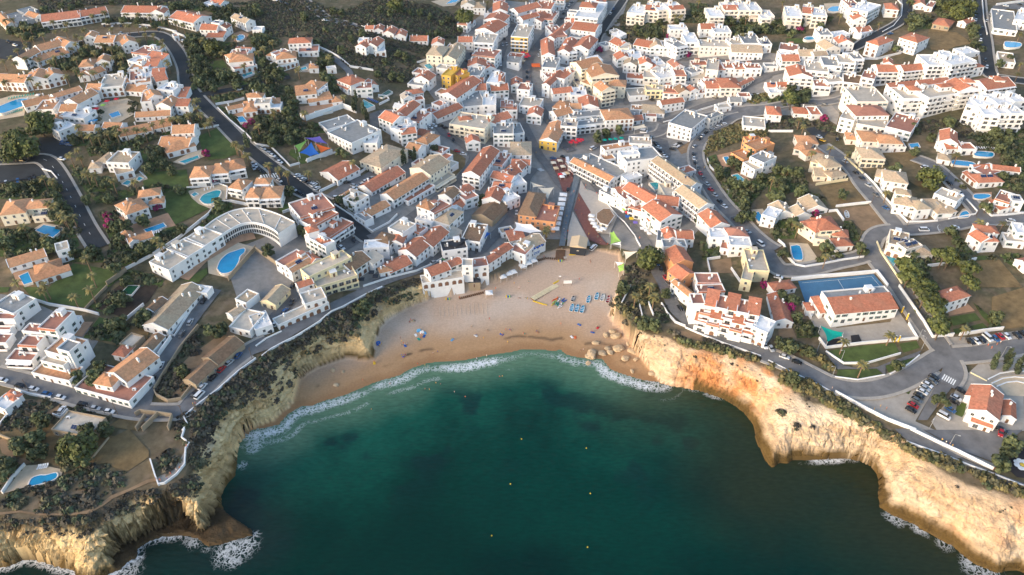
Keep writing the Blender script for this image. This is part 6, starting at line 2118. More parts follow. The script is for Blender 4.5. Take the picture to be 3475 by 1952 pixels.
        for f_ in range(fl):
            sb_ = MB(wm, 'roof_d'); z_ = zf0+f_*2.8+.2; sb_.box(-1.4, .2, z_-.15, -.001, Dp-.2, z_, 0, top=1); sb_.box(-1.4, .2, z_, -1.28, Dp-.2, z_+.85, 0); put('balcony', sb_.mesh('balcony'))
            for k in range(nb_): put('balcony_door', WIN['glassdoor'], 0, (k+.5)*bd_, z_+1.1, -math.pi/2)
    # openings on the walls that can be seen
    kind = rh.choices(['plain', 'shut'], [.8, .2])[0]
    bal = 'b' in flags; arc = 'a' in flags
    if 'n' in flags or wc in 's' and rh.random() < .5: return root, base, (W(L/2, Dp/2), ze, ang, L, Dp)
    cx, cy = -W(L/2, Dp/2).x, -W(L/2, Dp/2).y
    sides = [('f', 0, L), ('r', math.pi/2, Dp), ('l', -math.pi/2, Dp)]
    for s, ra, ln in sides:
        nrm_ = {'f': -uy, 'r': ux, 'l': -ux}[s]
        if nrm_.dot(Vector((cx, cy)).normalized()) < 0.08 or (s == 'l' and 'F' in flags): continue
        sp = 3.0 if s == 'f' else 3.8
        nw = int((ln-0.8)/sp)
        if nw < 1 and ln > 2.4: nw = 1
        for f_ in range(fl):
            fb = ze-h+f_*2.8 if f_ else max(ze-h, zb+.6)
            zc = ze-h+0.25+f_*2.8
            for k in range(nw):
                a = (k+.5)*ln/nw+rh.uniform(-.25, .25)
                if s == 'f': x, y = a, 0
                elif s == 'r': x, y = L, a
                else: x, y = 0, ln-a
                if s != 'f' and rh.random() < .35: continue
                if rh.random() < .08: continue
                if s == 'f' and arc and f_ == 0: put('arch', WIN['arch'], x, y, zc+1.2, ra)
                elif s == 'f' and arc and rh.random() < .5: put('arch', WIN['arch'], x, y, zc+1.25, ra, (.8, 1, .8))
                elif s == 'f' and bal: put('balcony_door', WIN['glassdoor'], x, y, zc+1.1, ra, (min(1, ln/nw/2.8), 1, 1))
                elif f_ == 0 and k == nw//2 and s == 'f': put('door', WIN['door'], x, y, zc+1.05, ra)
                elif f_ == 0 and s == 'f' and rh.random() < .2: put('glass_door', WIN['glassdoor'], x, y, zc+1.05, ra, (.8, 1, 1))
                else: put('window', WIN[kind], x, y, zc+1.5, ra, (rh.choice((.8, 1, 1, 1.25)), 1, 1))
    if bal and L > 3:
        for f_ in range(fl if fl > 1 else 1):
            zf = ze-h+0.25+f_*2.8
            if f_ == 0 and fl > 1: continue
            nbay = max(1, int(L/5.5)); bw = L/nbay
            for k in range(nbay):
                bb = MB(wm, 'roof_d'); x0, x1 = k*bw+.12, (k+1)*bw-.12; d = 1.35
                bb.box(x0, -d, zf-.15, x1, -.001, zf+.02, 0, top=1); bb.box(x0, -d, zf+.02, x1, -d+.14, zf+.95, 0)
                bb.box(x0, -d+.14, zf+.02, x0+.12, -.001, zf+.95, 0); bb.box(x1-.12, -d+.14, zf+.02, x1, -.001, zf+.95, 0)
                if typ in 'gh' or rh.random() < .35: bb.face([(x0, -d-.2, zf+2.35), (x1, -d-.2, zf+2.35), (x1, 0, zf+2.65), (x0, 0, zf+2.65)], 0); bb.face([(x0, 0, zf+2.6), (x1, 0, zf+2.6), (x1, -d-.2, zf+2.3), (x0, -d-.2, zf+2.3)], 0)
                put('balcony', bb.mesh('balcony'))
    return root, base, (W(L/2, Dp/2), ze, ang, L, Dp)

def arc_house(inner, outer, fl, wc, rc, label, cat):
    """A crescent block: front and back roof edges traced as two lines."""
    h = FLH[fl]; q = [P(*p, h) for p in inner+outer]; ze = sum(v.z for v in q)/len(q)
    I_ = resample(smooth([at_z(*p, ze)[:2] for p in inner], 4), 99); O_ = resample(smooth([at_z(*p, ze)[:2] for p in outer], 4), 99)
    c = Vector((sum(p[0] for p in I_)/len(I_), sum(p[1] for p in I_)/len(I_))); zb = min(hgt(*p) for p in I_+O_)-.6; root = link('hotel', None, None, (c.x, c.y, zb+.6)); z0 = zb+.6
    def strip3(name, A_, B_, za, zt, m, top=None):
        b = MB(m, top or m); n_ = len(A_); a = [(p[0]-c.x, p[1]-c.y) for p in A_]; d = [(p[0]-c.x, p[1]-c.y) for p in B_]
        for i in range(n_-1):
            b.face([(*a[i], za), (*a[i+1], za), (*a[i+1], zt), (*a[i], zt)], 0); b.face([(*d[i+1], za), (*d[i], za), (*d[i], zt), (*d[i+1], zt)], 0)
            b.face([(*a[i], zt), (*a[i+1], zt), (*d[i+1], zt), (*d[i], zt)], 1)
        for i in (0, n_-1): b.face([(*a[i], za), (*a[i], zt), (*d[i], zt), (*d[i], za)], 0)
        return link(name, b.mesh(name), root)
    mixp = lambda A_, B_, t: [(p[0]+(r[0]-p[0])*t, p[1]+(r[1]-p[1])*t) for p, r in zip(A_, B_)]
    strip3('wall', I_, O_, zb-z0, ze-z0, 'wall_'+wc); strip3('roof', mixp(I_, O_, .02), mixp(I_, O_, .98), ze-z0-.02, ze-z0+.08, 'roof_'+rc, 'roof_'+rc)
    strip3('parapet', I_, mixp(I_, O_, .025), ze-z0, ze-z0+.7, 'wall_'+wc); strip3('parapet', mixp(I_, O_, .975), O_, ze-z0, ze-z0+.7, 'wall_'+wc)
    for i in range(0, len(I_), 5): strip3('roof_divider', *[mixp(I_, O_, t)[i:i+2] if False else [mixp(I_, O_, .03)[i], mixp(I_, O_, .97)[i]] if t == 0 else [(mixp(I_, O_, .03)[i][0]+.25, mixp(I_, O_, .03)[i][1]), (mixp(I_, O_, .97)[i][0]+.25, mixp(I_, O_, .97)[i][1])] for t in (0, 1)], ze-z0, ze-z0+.4, 'wall_'+wc)
    for i in range(len(I_)-1):
        p, r = I_[i], I_[i+1]; a = math.atan2(r[1]-p[1], r[0]-p[0]); m_ = ((p[0]+r[0])/2-c.x, (p[1]+r[1])/2-c.y); l = math.hypot(r[0]-p[0], r[1]-p[1])
        for f_ in range(fl):
            link('balcony_door' if l > 2 else 'window', WIN['glassdoor'], root, (*m_, ze-z0-h+.3+f_*2.8+1.1), a, (min(1.3, l/2.8), 1, 1))
    for k in range(6):
        i = int((k+.5)/6*len(I_)); p = mixp(I_, O_, .6)[i]; link('roof_unit', AC, root, (p[0]-c.x, p[1]-c.y, ze-z0+.08), rh.uniform(0, 3))
    tag(root, label, cat); return root
RT_NAME = {'g': 'gable', 'G': 'gable', 'h': 'hipped', 'f': 'flat', 's': 'lean-to'}
def finish_house(rec):
    root, spec, flags, nb, px = rec
    wall = WALLC[spec[2]][0]; roof = ROOFC[spec[3]][0]; fl = int(spec[1])
    rt = RT_NAME[spec[0]]
    sz = 'sprawling ' if nb >= 5 else ('rambling ' if nb >= 3 else '')
    noun = 'apartment block' if fl >= 4 or ('b' in flags and fl >= 3) else ('villa' if nb >= 3 and fl <= 2 else 'house')
    ex = ' and balconies' if 'b' in flags else (' and arches' if 'a' in flags else '')
    lab = f"{wall} {sz}{NUM[fl]}-storey {noun} with {roof} {rt} roof{ex} near {near(*px)}"
    root.name = noun.replace(' ', '_')
    tag(root, cut(lab), noun.split()[0] if noun != 'apartment block' else 'apartment block', 'houses and flats of the hillside town')

# ------------------------------------------------------------------ draped sheets
def smooth(pts, n_=4):
    out_ = []
    for i in range(len(pts)-1):
        p0 = pts[max(i-1, 0)]; p1 = pts[i]; p2 = pts[i+1]; p3 = pts[min(i+2, len(pts)-1)]
        for k in range(n_):
            t = k/n_
            out_.append(tuple(0.5*((2*p1[c])+(-p0[c]+p2[c])*t+(2*p0[c]-5*p1[c]+4*p2[c]-p3[c])*t*t+(-p0[c]+3*p1[c]-3*p2[c]+p3[c])*t**3) for c in (0, 1)))
    out_.append(tuple(pts[-1])); return out_
def resample(pts, step):
    o = [pts[0]]
    for a, b in zip(pts[:-1], pts[1:]):
        l = math.hypot(b[0]-a[0], b[1]-a[1]); k = max(1, int(l/step))
        for i in range(1, k+1): o.append((a[0]+(b[0]-a[0])*i/k, a[1]+(b[1]-a[1])*i/k))
    return o
def pip(x, y, P_):
    r = False; j = len(P_)-1
    for i in range(len(P_)):
        if (P_[i][1] > y) != (P_[j][1] > y) and x < (P_[j][0]-P_[i][0])*(y-P_[i][1])/(P_[j][1]-P_[i][1])+P_[i][0]: r = not r
        j = i
    return r
def drape(name, poly, m, off, step=3.0):
    ring = resample(poly+[poly[0]], step)[:-1]
    x0, x1 = min(p[0] for p in poly), max(p[0] for p in poly); y0, y1 = min(p[1] for p in poly), max(p[1] for p in poly)
    if (x1-x0)*(y1-y0) > 30000: step = 6.0
    pts = list(ring); nr = len(ring)
    x = x0+step/2
    while x < x1:
        y = y0+step/2
        while y < y1:
            if pip(x, y, poly): pts.append((x, y))
            y += step
        x += step
    try:
        r = delaunay_2d_cdt([Vector(p) for p in pts], [], [list(range(nr))], 1, 0.01)
    except Exception:
        return None
    vv, ff = r[0], r[2]
    if not ff: return None
    me = bpy.data.meshes.new(name); me.from_pydata([(v.x, v.y, hgt(v.x, v.y)+off) for v in vv], [], [tuple(f) for f in ff])
    me.materials.append(MATS[m]); me.update()
    if me.polygons and sum(p.normal.z*p.area for p in me.polygons) < 0: me.flip_normals()
    return link(name, me)
def strip(name, pts, w0, w1, off0, off1, m, skip=None, kerb=0):
    """A strip between lateral offsets w0 and w1 of a centre line."""
    b = MB(m, 'white_paint'); n_ = len(pts); L_ = []
    for i in range(n_):
        a = pts[max(i-1, 0)]; c = pts[min(i+1, n_-1)]; dx, dy = c[0]-a[0], c[1]-a[1]; l = math.hypot(dx, dy)+1e-9
        nx_, ny_ = -dy/l, dx/l; row = []
        for k in range(4):
            w = w0+(w1-w0)*k/3; x, y = pts[i][0]+nx_*w, pts[i][1]+ny_*w; row.append((x, y, hgt(x, y)+off0))
        L_.append(row)
    for i in range(n_-1):
        mx_ = (L_[i][1][0]+L_[i+1][2][0])/2; my_ = (L_[i][1][1]+L_[i+1][2][1])/2
        if skip and skip(mx_, my_): continue
        for k in range(3):
            b.face([L_[i][k], L_[i+1][k], L_[i+1][k+1], L_[i][k+1]][::-1 if w1 > w0 else 1], 0)
        if kerb:
            for s in (0, 3):
                p, q = L_[i][s], L_[i+1][s]; b.face([(p[0], p[1], p[2]-kerb), (q[0], q[1], q[2]-kerb), q, p], 0)
    me = b.mesh(name)
    return link(name, me)

# ------------------------------------------------------------------ plants
rt_ = random.Random(5)
def leaf_quads(centers, normals, sizes, rng):
    V_ = []; F_ = []
    for c, nn, s in zip(centers, normals, sizes):
        nn = Vector(nn).normalized(); u_ = nn.orthogonal().normalized(); u_.rotate(Matrix.Rotation(rng.uniform(0, 6.28), 3, nn)); w_ = nn.cross(u_)
        k = len(V_); c = Vector(c)
        for a, b in ((-1, -.6), (1, -.6), (.7, .8), (-.7, .8)): V_.append(tuple(c+u_*a*s+w_*b*s))
        F_.append((k, k+1, k+2, k+3))
    return V_, F_
def crown_mesh(name, m, rx, rz, seed, blobs=16, per=46, leaf=.16, flat=False, m2=None):
    rng = random.Random(seed); C = []; N_ = []; S = []
    for i in range(blobs):
        while True:
            p = Vector((rng.uniform(-1, 1), rng.uniform(-1, 1), rng.uniform(-.75, 1)))
            if .35 < p.length < .82: break
        if flat: p.z *= .5
        br = rng.uniform(.26, .42)
        for k in range(per):
            d = Vector((rng.gauss(0, 1), rng.gauss(0, 1), rng.gauss(0.25, 1))).normalized()
            q = p+d*br*rng.uniform(.75, 1.08)
            if q.z < -.8: continue
            C.append((q.x*rx, q.y*rx, q.z*rz)); nn = d+Vector((rng.gauss(0, .45), rng.gauss(0, .45), rng.gauss(.3, .45))); N_.append(nn); S.append(rx*leaf*rng.uniform(.6, 1.25))
    v, f = leaf_quads(C, N_, S, rng)
    mi = [0 if rng.random() < .75 or not m2 else 1 for _ in f]
    return np_mesh(name, v, f, [m]+([m2] if m2 else []), mi if m2 else None)
def trunk_mesh(name, m, h, r, seed, limbs=4, spread=1.2):
    rng = random.Random(seed); b = MB(m)
    b.tube([(0, 0, -.6), (rng.uniform(-.1, .1), 0, h*.5), (rng.uniform(-.2, .2), rng.uniform(-.2, .2), h)], [r*1.25, r, r*.7], 7)
    for i in range(limbs):
        a = i*6.28/limbs+rng.uniform(-.4, .4); b.tube([(0, 0, h*.75), (math.cos(a)*spread*.5, math.sin(a)*spread*.5, h*1.05), (math.cos(a)*spread, math.sin(a)*spread, h*1.4)], [r*.55, r*.4, r*.15], 5)
    return b.mesh(name)
def palm_crown(seed, n_=26, L_=2.9):
    rng = random.Random(seed); b = MB('leaf_palm', 'bark_palm')
    for i in range(n_):
        a = i*2.4+rng.uniform(-.2, .2); up = rng.uniform(-.35, 1.15); l = L_*rng.uniform(.8, 1.1); d = Vector((math.cos(a), math.sin(a), 0)); side = Vector((-d.y, d.x, 0))
        prev = None; seg = 5
        for k in range(seg+1):
            t = k/seg; rr = l*t*(0.55+.45*math.cos(max(up, 0)*.8)); z = l*(math.sin(up)*t-0.72*t*t*(1.0 if up > 0 else .6))
            c = d*rr+Vector((0, 0, z)); w = .48*math.sin(math.pi*min(1, .15+t*.85))**.7*(1-.35*t)
            cur = (c-side*w-Vector((0, 0, .18*w)), c, c+side*w-Vector((0, 0, .18*w)))
            if prev: b.face([prev[0], cur[0], cur[1], prev[1]], 0); b.face([prev[1], cur[1], cur[2], prev[2]], 0)
            prev = cur
    b.tube([(0, 0, -1.3), (0, 0, -.5), (0, 0, .2)], [.22, .5, .25], 7, 1)
    return b.mesh('palm_crown')
def palm_trunk():
    b = MB('bark_palm'); b.tube([(0, 0, -.6), (.05, 0, .15), (0.02, .03, .5), (0, 0, 1.0)], [.36, .28, .23, .22], 7); return b.mesh('palm_trunk')
CR = {'round': [crown_mesh('crown', 'leaf_a', 1, .92, s, 15, 42, m2='leaf_b') for s in range(5)],
      'big': [crown_mesh('crown', 'leaf_pine', 1, .85, s+40, 34, 48, .10, m2='leaf_a') for s in range(3)],
      'pine': [crown_mesh('crown', 'leaf_pine', 1, .62, s+60, 20, 50, .13, True, m2='leaf_a') for s in range(3)],
      'magenta': [crown_mesh('crown', 'leaf_magenta', 1, .8, s+80, 12, 34, .18, m2='leaf_a') for s in range(2)],
      'cypress': [crown_mesh('crown', 'leaf_b', 1, 3.2, s+90, 22, 36, .22) for s in range(2)]}
TRK = [trunk_mesh('trunk', 'bark', 1.0, .09, s, 4, .45) for s in range(3)]
PC = [palm_crown(s) for s in range(4)]; PTK = palm_trunk()
TREE_NAMES = {'round': ('leafy_tree', 'bushy dark green tree', 'tree'), 'big': ('broad_tree', 'broad dense green tree', 'tree'), 'pine': ('pine_tree', 'bright green umbrella pine', 'tree'),
              'magenta': ('bougainvillea', 'magenta flowering bougainvillea', 'bush'), 'cypress': ('cypress_tree', 'slender dark cypress', 'tree'), 'palm': ('palm_tree', 'drooping palm', 'palm')}
def tree(kind, px, py):
    nm, lb, cat = TREE_NAMES[kind]; k = rt_.uniform(.85, 1.2)
    if kind == 'palm':
        h = 7.2*k; c = P(px, py, h); g = hgt(c.x, c.y)
        o = link(nm, None, None, (c.x, c.y, g))
        link('trunk', PTK, o, (0, 0, 0), rt_.uniform(0, 6), (1, 1, h))
        cr_ = link('crown', rt_.choice(PC), o, (0, 0, h), rt_.uniform(0, 6)); s = rt_.uniform(.9, 1.2); cr_.scale = (s, s, s*.95)
    else:
        R_, hc = {'round': (3.0, 3.4), 'big': (7.0, 7.0), 'pine': (4.6, 8.2), 'magenta': (2.4, 2.0), 'cypress': (1.5, 4.6)}[kind]
        if (px, py) in BIGT: R_, hc = BIGT[(px, py)]
        R_ *= k; hc *= k; c = P(px, py, hc); g = hgt(c.x, c.y); o = link(nm, None, None, (c.x, c.y, g))
        th = hc*(.72 if kind == 'pine' else .8)
        link('trunk', rt_.choice(TRK), o, (0, 0, 0), rt_.uniform(0, 6), (R_*.75, R_*.75, th))
        link('crown', rt_.choice(CR[kind]), o, (0, 0, hc), rt_.uniform(0, 6), (R_, R_, R_ if kind != 'cypress' else R_))
    tag(o, cut(f"{lb} near {near2(px, py)}"), cat, 'trees of the hillside town')
BIGT = {}
# low scrub: clumps of leaf cards joined into one object per patch
def clump(seed, n_=24):
    rng = random.Random(seed); C = []; N_ = []; S = []
    for k in range(n_):
        d = Vector((rng.gauss(0, 1), rng.gauss(0, 1), abs(rng.gauss(.2, .8)))).normalized(); r = rng.uniform(.7, 1.05)
        C.append((d.x*r, d.y*r, d.z*r*.75)); N_.append(d+Vector((rng.gauss(0, .5), rng.gauss(0, .5), .3))); S.append(rng.uniform(.24, .46))
    v, f = leaf_quads(C, N_, S, rng); return np.array(v), np.array(f)
CLUMPS = [clump(s) for s in range(6)]
NPR = np.random.default_rng(3)
def scatter(name, poly, dens, rmin, rmax, mats_, label, hk=1.0, thr=0.0):
    xs = [p[0] for p in poly]; ys = [p[1] for p in poly]; x0, x1, y0, y1 = min(xs), max(xs), min(ys), max(ys)
    n_ = int((x1-x0)*(y1-y0)*dens)
    X = NPR.uniform(x0, x1, n_); Y = NPR.uniform(y0, y1, n_)
    k = in_poly(X, Y, poly)
    if thr: k &= fbm(X*0.09, Y*0.09, seed=7) > thr
    X, Y = X[k], Y[k]
    if not len(X): return
    VV = []; FF = []; MI = []; off = 0
    for x, y in zip(X.tolist(), Y.tolist()):
        i = int(NPR.integers(6)); v, f = CLUMPS[i]; r = rmin+(rmax-rmin)*NPR.random()**2
        a = NPR.uniform(0, 6.28); ca, sa = math.cos(a)*r, math.sin(a)*r
        vv = np.empty_like(v); vv[:, 0] = v[:, 0]*ca-v[:, 1]*sa+x; vv[:, 1] = v[:, 0]*sa+v[:, 1]*ca+y; vv[:, 2] = v[:, 2]*r*hk+hgt(x, y)+.05
        VV.append(vv); FF.append(f+off); off += len(v); MI.append(np.full(len(f), NPR.integers(len(mats_))))
    me = np_mesh(name, np.concatenate(VV), np.concatenate(FF), mats_, np.concatenate(MI))
    return tag(link(name, me), label, name.replace('_', ' ').split()[-1] if False else None, None, 'stuff')

# ------------------------------------------------------------------ cars
def car_meshes():
    out_ = {}
    for kind, Lc, Wc, hb, hr, prof_ in (('car', 4.2, 1.76, .92, 1.46, [(-1.95, .0), (-1.25, 1), (.35, 1), (1.05, 0)]), ('van', 4.9, 1.9, 1.1, 2.0, [(-2.35, .0), (-2.2, 1), (1.0, 1), (1.75, 0)])):
        for c in CARC:
            b = MB('car_'+c, 'car_glass', 'dark')
            hl, hw = Lc/2, Wc/2
            sec = [(-hl, .45, .70), (-hl+.08, .28, hb-.08), (-hl+.5, .26, hb), (hl-1.15, .26, hb), (hl-.35, .27, hb-.17), (hl-.03, .32, hb-.32), (hl, .42, .58)]
            rings = []
            for x, z0, z1 in sec:
                k = len(b.v); tw = hw*(.9 if abs(x) > hl-.2 else 1)
                b.v += [(x, -tw, z0), (x, -tw*1.0, (z0+z1)/2), (x, -tw*.93, z1), (x, tw*.93, z1), (x, tw, (z0+z1)/2), (x, tw, z0)]; rings.append(k)
            for a, d in zip(rings[:-1], rings[1:]):
                for i in range(6): j = (i+1) % 6; b.f.append((a+i, a+j, d+j, d+i)[::-1]); b.m.append(0)
            b.f.append(tuple(rings[0]+i for i in range(6))); b.m.append(0); b.f.append(tuple(rings[-1]+5-i for i in range(6))); b.m.append(0)
            # painted roof panel
            p = prof_; rw = hw*.74
            b.box(p[1][0], -rw, hr-.06, p[2][0], rw, hr, 0)
            for x in (p[1][0], p[2][0]-.02):
                pass
            body = b.mesh(kind+'_body', False)
            out_[(kind, c)] = body
        g = MB('car_glass'); w0, w1 = Wc/2*.9, Wc/2*.73; z0, z1 = hb-.02, hr-.03
        q = [(prof_[0][0], z0, w0), (prof_[1][0], z1, w1), (prof_[2][0], z1, w1), (prof_[3][0], z0, w0)]
        g.face([(x, -w, z) for x, z, w in q][::-1], 0); g.face([(x, w, z) for x, z, w in q], 0)
        for (xa, za, wa), (xb, zb_, wb) in zip(q[:-1], q[1:]): g.face([(xa, -wa, za), (xa, wa, za), (xb, wb, zb_), (xb, -wb, zb_)][::-1], 0)
        out_[(kind, 'glass')] = g.mesh(kind+'_windows')
    w = MB('tyre', 'steel'); w.tube([(0, -.1, 0), (0, .1, 0)], [.31, .31], 10, 0); w.tube([(0, -.11, 0), (0, .11, 0)], [.17, .17], 8, 1); out_['wheel'] = w.mesh('wheel')
    l = MB('white_paint', 'car_r'); l.box(-.02, -.16, -.06, .03, .16, .07, 0); out_['lamp'] = l.mesh('headlight')
    return out_
CM = car_meshes()
def car(col, ang, px, py, van=False, z=.47):
    c = P(px, py, .5); d = P(px+12*math.cos(rad(ang)), py+12*math.sin(rad(ang)), .5); h = math.atan2(d.y-c.y, d.x-c.x)
    g = hgt(c.x, c.y); e = .6; tilt = (hgt(c.x+math.cos(h)*2, c.y+math.sin(h)*2)-hgt(c.x-math.cos(h)*2, c.y-math.sin(h)*2))/4
    k = 'van' if van else 'car'
    o = link('parked_'+k, None, None, (c.x, c.y, g+z)); o.rotation_euler = (0, -math.atan(tilt), h)
    link('body', CM[(k, col)], o); link('windows', CM[(k, 'glass')], o)
    wx = 1.3 if not van else 1.5
    for x in (-wx, wx):
        for y in (-.78, .78): link('wheel', CM['wheel'], o, (x, y, .31))
    hl = 2.09 if not van else 2.44
    for y in (-.55, .55): link('headlight', CM['lamp'], o, (hl, y, .62))
    tag(o, cut(f"{CARC[col][0]} {k} parked near {near2(px, py)}"), k, 'cars and vans parked in the town')

# ------------------------------------------------------------------ walls
def wall(h, mk, pts):
    pts = [P(*p)[:2] for p in pts]; pts = resample(pts, 4.0); n_ = len(pts); b = MB('wall_'+mk); t = .22; rows = []
    for i in range(n_):
        a = pts[max(i-1, 0)]; c = pts[min(i+1, n_-1)]; dx, dy = c[0]-a[0], c[1]-a[1]; l = math.hypot(dx, dy)+1e-9; nx_, ny_ = -dy/l*t, dx/l*t
        x, y = pts[i]; z = hgt(x, y); k = len(b.v); rows.append(k)
        b.v += [(x-nx_, y-ny_, z-.8), (x-nx_, y-ny_, z+h), (x+nx_, y+ny_, z+h), (x+nx_, y+ny_, z-.8)]
    for a, c in zip(rows[:-1], rows[1:]):
        for i in range(3): b.f.append((a+i, a+i+1, c+i+1, c+i)); b.m.append(0)
    b.f.append((rows[0], rows[0]+3, rows[0]+2, rows[0]+1)); b.m.append(0); r = rows[-1]; b.f.append((r, r+1, r+2, r+3)); b.m.append(0)
    me = b.mesh('garden_wall')
    q = project((pts[n_//2][0], pts[n_//2][1], hgt(*pts[n_//2])))
    tag(link('garden_wall', me), cut(f"{'low' if h < 1.3 else 'high'} {WALLC[mk][0]} boundary wall running near {near(*q)}"), 'wall', 'boundary walls of the town')

# ------------------------------------------------------------------ pools
def pool(m, pts):
    w = [P(*p, .4) for p in pts]; zt = max(hgt(v.x, v.y) for v in w)+.5; w = [at_z(p[0], p[1], zt) for p in pts]
    sm = smooth([(v.x, v.y) for v in w]+[(w[0].x, w[0].y)], 3)[:-1] if len(pts) > 4 else [(v.x, v.y) for v in w]
    cx_ = sum(p[0] for p in sm)/len(sm); cy_ = sum(p[1] for p in sm)/len(sm)
    a_ = sum(sm[i][0]*sm[(i+1) % len(sm)][1]-sm[(i+1) % len(sm)][0]*sm[i][1] for i in range(len(sm)))
    if a_ < 0: sm = sm[::-1]
    loc = Vector((cx_, cy_, zt)); inn = [(x-cx_, y-cy_) for x, y in sm]; R_ = [math.hypot(*p) for p in inn]
    outr = [(x*(1+.45/r), y*(1+.45/r)) for (x, y), r in zip(inn, R_)]
    o = link('swimming_pool', None, None, loc)
    b = MB('wall_p'); n_ = len(inn)
    for i in range(n_):
        j = (i+1) % n_
        b.face([(*inn[i], 0), (*outr[i], 0), (*outr[j], 0), (*inn[j], 0)], 0); b.face([(*outr[i], 0), (*outr[i], -4.5), (*outr[j], -4.5), (*outr[j], 0)], 0)
        b.face([(*inn[j], 0), (*inn[j], -.3), (*inn[i], -.3), (*inn[i], 0)], 0)
    link('coping', b.mesh('coping'), o)
    b = MB(m); b.face([(*p, -.14) for p in inn]); link('water', b.mesh('water'), o)
    col_ = {'pool': 'bright blue', 'pool_teal': 'pale turquoise', 'pool_green': 'dark green'}[m]
    shp = 'rounded' if len(pts) > 4 else 'rectangular'
    q = (sum(p[0] for p in pts)/len(pts), sum(p[1] for p in pts)/len(pts))
    tag(o, cut(f"{col_} {shp} swimming pool with pale rim near {near(*q)}"), 'pool', 'private and hotel pools')

# ------------------------------------------------------------------ read the survey
ROADS = []; AREAS = []; cur = (0, 0, 1.0); rec = None; TREES = []; CARS = []; WALLS = []
for ln in DATA.strip().split('\n'):
    w = ln.split(); k = w[0]
    cv_ = lambda l: [(cur[0]+float(l[i])/cur[2], cur[1]+float(l[i+1])/cur[2]) for i in range(0, len(l)-1, 2)]
    if k == 'T': cur = (float(w[1]), float(w[2]), float(w[3]))
    elif k in 'H+':
        pts = cv_(w[2:8]); fl = w[8] if len(w) > 8 else ''
        if k == 'H': HOUSES.append([(w[1], pts, fl)])
        else: HOUSES[-1].append((w[1], pts, fl))
    elif k == 'A': AREAS.append((w[1], cv_(w[2:])))
    elif k == 'R': ROADS.append((float(w[1]), w[2], cv_(w[3:])))
    elif k == 'W': WALLS.append((float(w[1]), w[2], cv_(w[3:])))
    elif k == 't': TREES += [(w[1], *p) for p in cv_(w[2:])]
    elif k == 'c':
        v_ = w[-1] == 'v'; CARS += [(w[1], float(w[2]), *p, v_) for p in cv_(w[3:-1] if v_ else w[3:])]
# ---- roads
RC = []
for w_, m, px in ROADS: RC.append((w_, m, resample(smooth([P(*p)[:2] for p in px]), 2.0)))
RARR = [(w_, np.array(c)) for w_, m, c in RC]
def road_dist(x, y, but=-1):
    best = 99
    for i, (w_, a) in enumerate(RARR):
        if i == but: continue
        d = np.sqrt(((a-np.array((x, y)))**2).sum(1).min())-w_/2
        best = min(best, d)
    return best
for i, (w_, m, c) in enumerate(RC):
    nm = 'road' if m.startswith('asphalt') else 'lane'
    o = strip(nm, c, -w_/2, w_/2, .40+.006*i, 0, m); tag(o, kind='structure')
    if m.startswith('asphalt') and w_ >= 6.5:
        for s in (-1, 1):
            sk = (lambda i_: lambda x, y: road_dist(x, y, i_) < .6)(i)
            pv = strip('pavement', c, s*w_/2, s*(w_/2+1.4), .40+.006*i+.13, 0, 'sidewalk', sk, .3); tag(pv, kind='structure')
dash = [2, 18, 20]
for i, (w_, m, c) in enumerate(RC):
    if i == 2:
        b = MB('white_paint')
        for k in range(4, len(c)-4, 4):
            x, y = c[k]; x2, y2 = c[k+1]; l = math.hypot(x2-x, y2-y); nx_, ny_ = -(y2-y)/l*.09, (x2-x)/l*.09; z, z2 = hgt(x, y)+.44+.006*i, hgt(x2, y2)+.44+.006*i
            b.face([(x-nx_, y-ny_, z), (x+nx_, y+ny_, z), (x2+nx_, y2+ny_, z2), (x2-nx_, y2-ny_, z2)][::-1])
        if b.f: tag(link('road_marking', b.mesh('road_marking')), kind='structure')
# ---- areas
LAY = {'town_floor': .10, 'dirt': .16, 'dry_grass': .18, 'soil_dark': .20, 'lawn': .24, 'paving': .22, 'deck': .30, 'deck_pale': .28, 'asphalt': .34, 'asphalt_worn': .35, 'cobble': .36,
       'plaza_pale': .62, 'plaza_red': .66, 'plaza_blue': .70, 'court': .32, 'mat_black': .40, 'sand_path': .22}
SURF = {'town_floor': ('paved_ground', 'town_paving'), 'sand_path': ('footpath', 'dirt'), 'asphalt': ('car_park', 'asphalt'), 'asphalt_worn': ('car_park', 'asphalt_worn'), 'cobble': ('cobbled_yard', 'cobble'),
        'paving': ('paved_yard', 'paving'), 'deck': ('terrace_paving', 'deck'), 'deck_pale': ('terrace_paving', 'deck_pale'), 'lawn': ('lawn', 'lawn'), 'dirt': ('bare_earth', 'dirt'), 'dry_grass': ('dry_grass_plot', 'dry_grass'),
        'soil_dark': ('flower_bed', 'soil_dark'), 'plaza_pale': ('plaza', 'plaza_pale'), 'plaza_red': ('plaza', 'plaza_red'), 'plaza_blue': ('plaza', 'plaza_blue'), 'court': ('sports_court', 'court'), 'mat_black': ('play_mat', 'mat_black')}
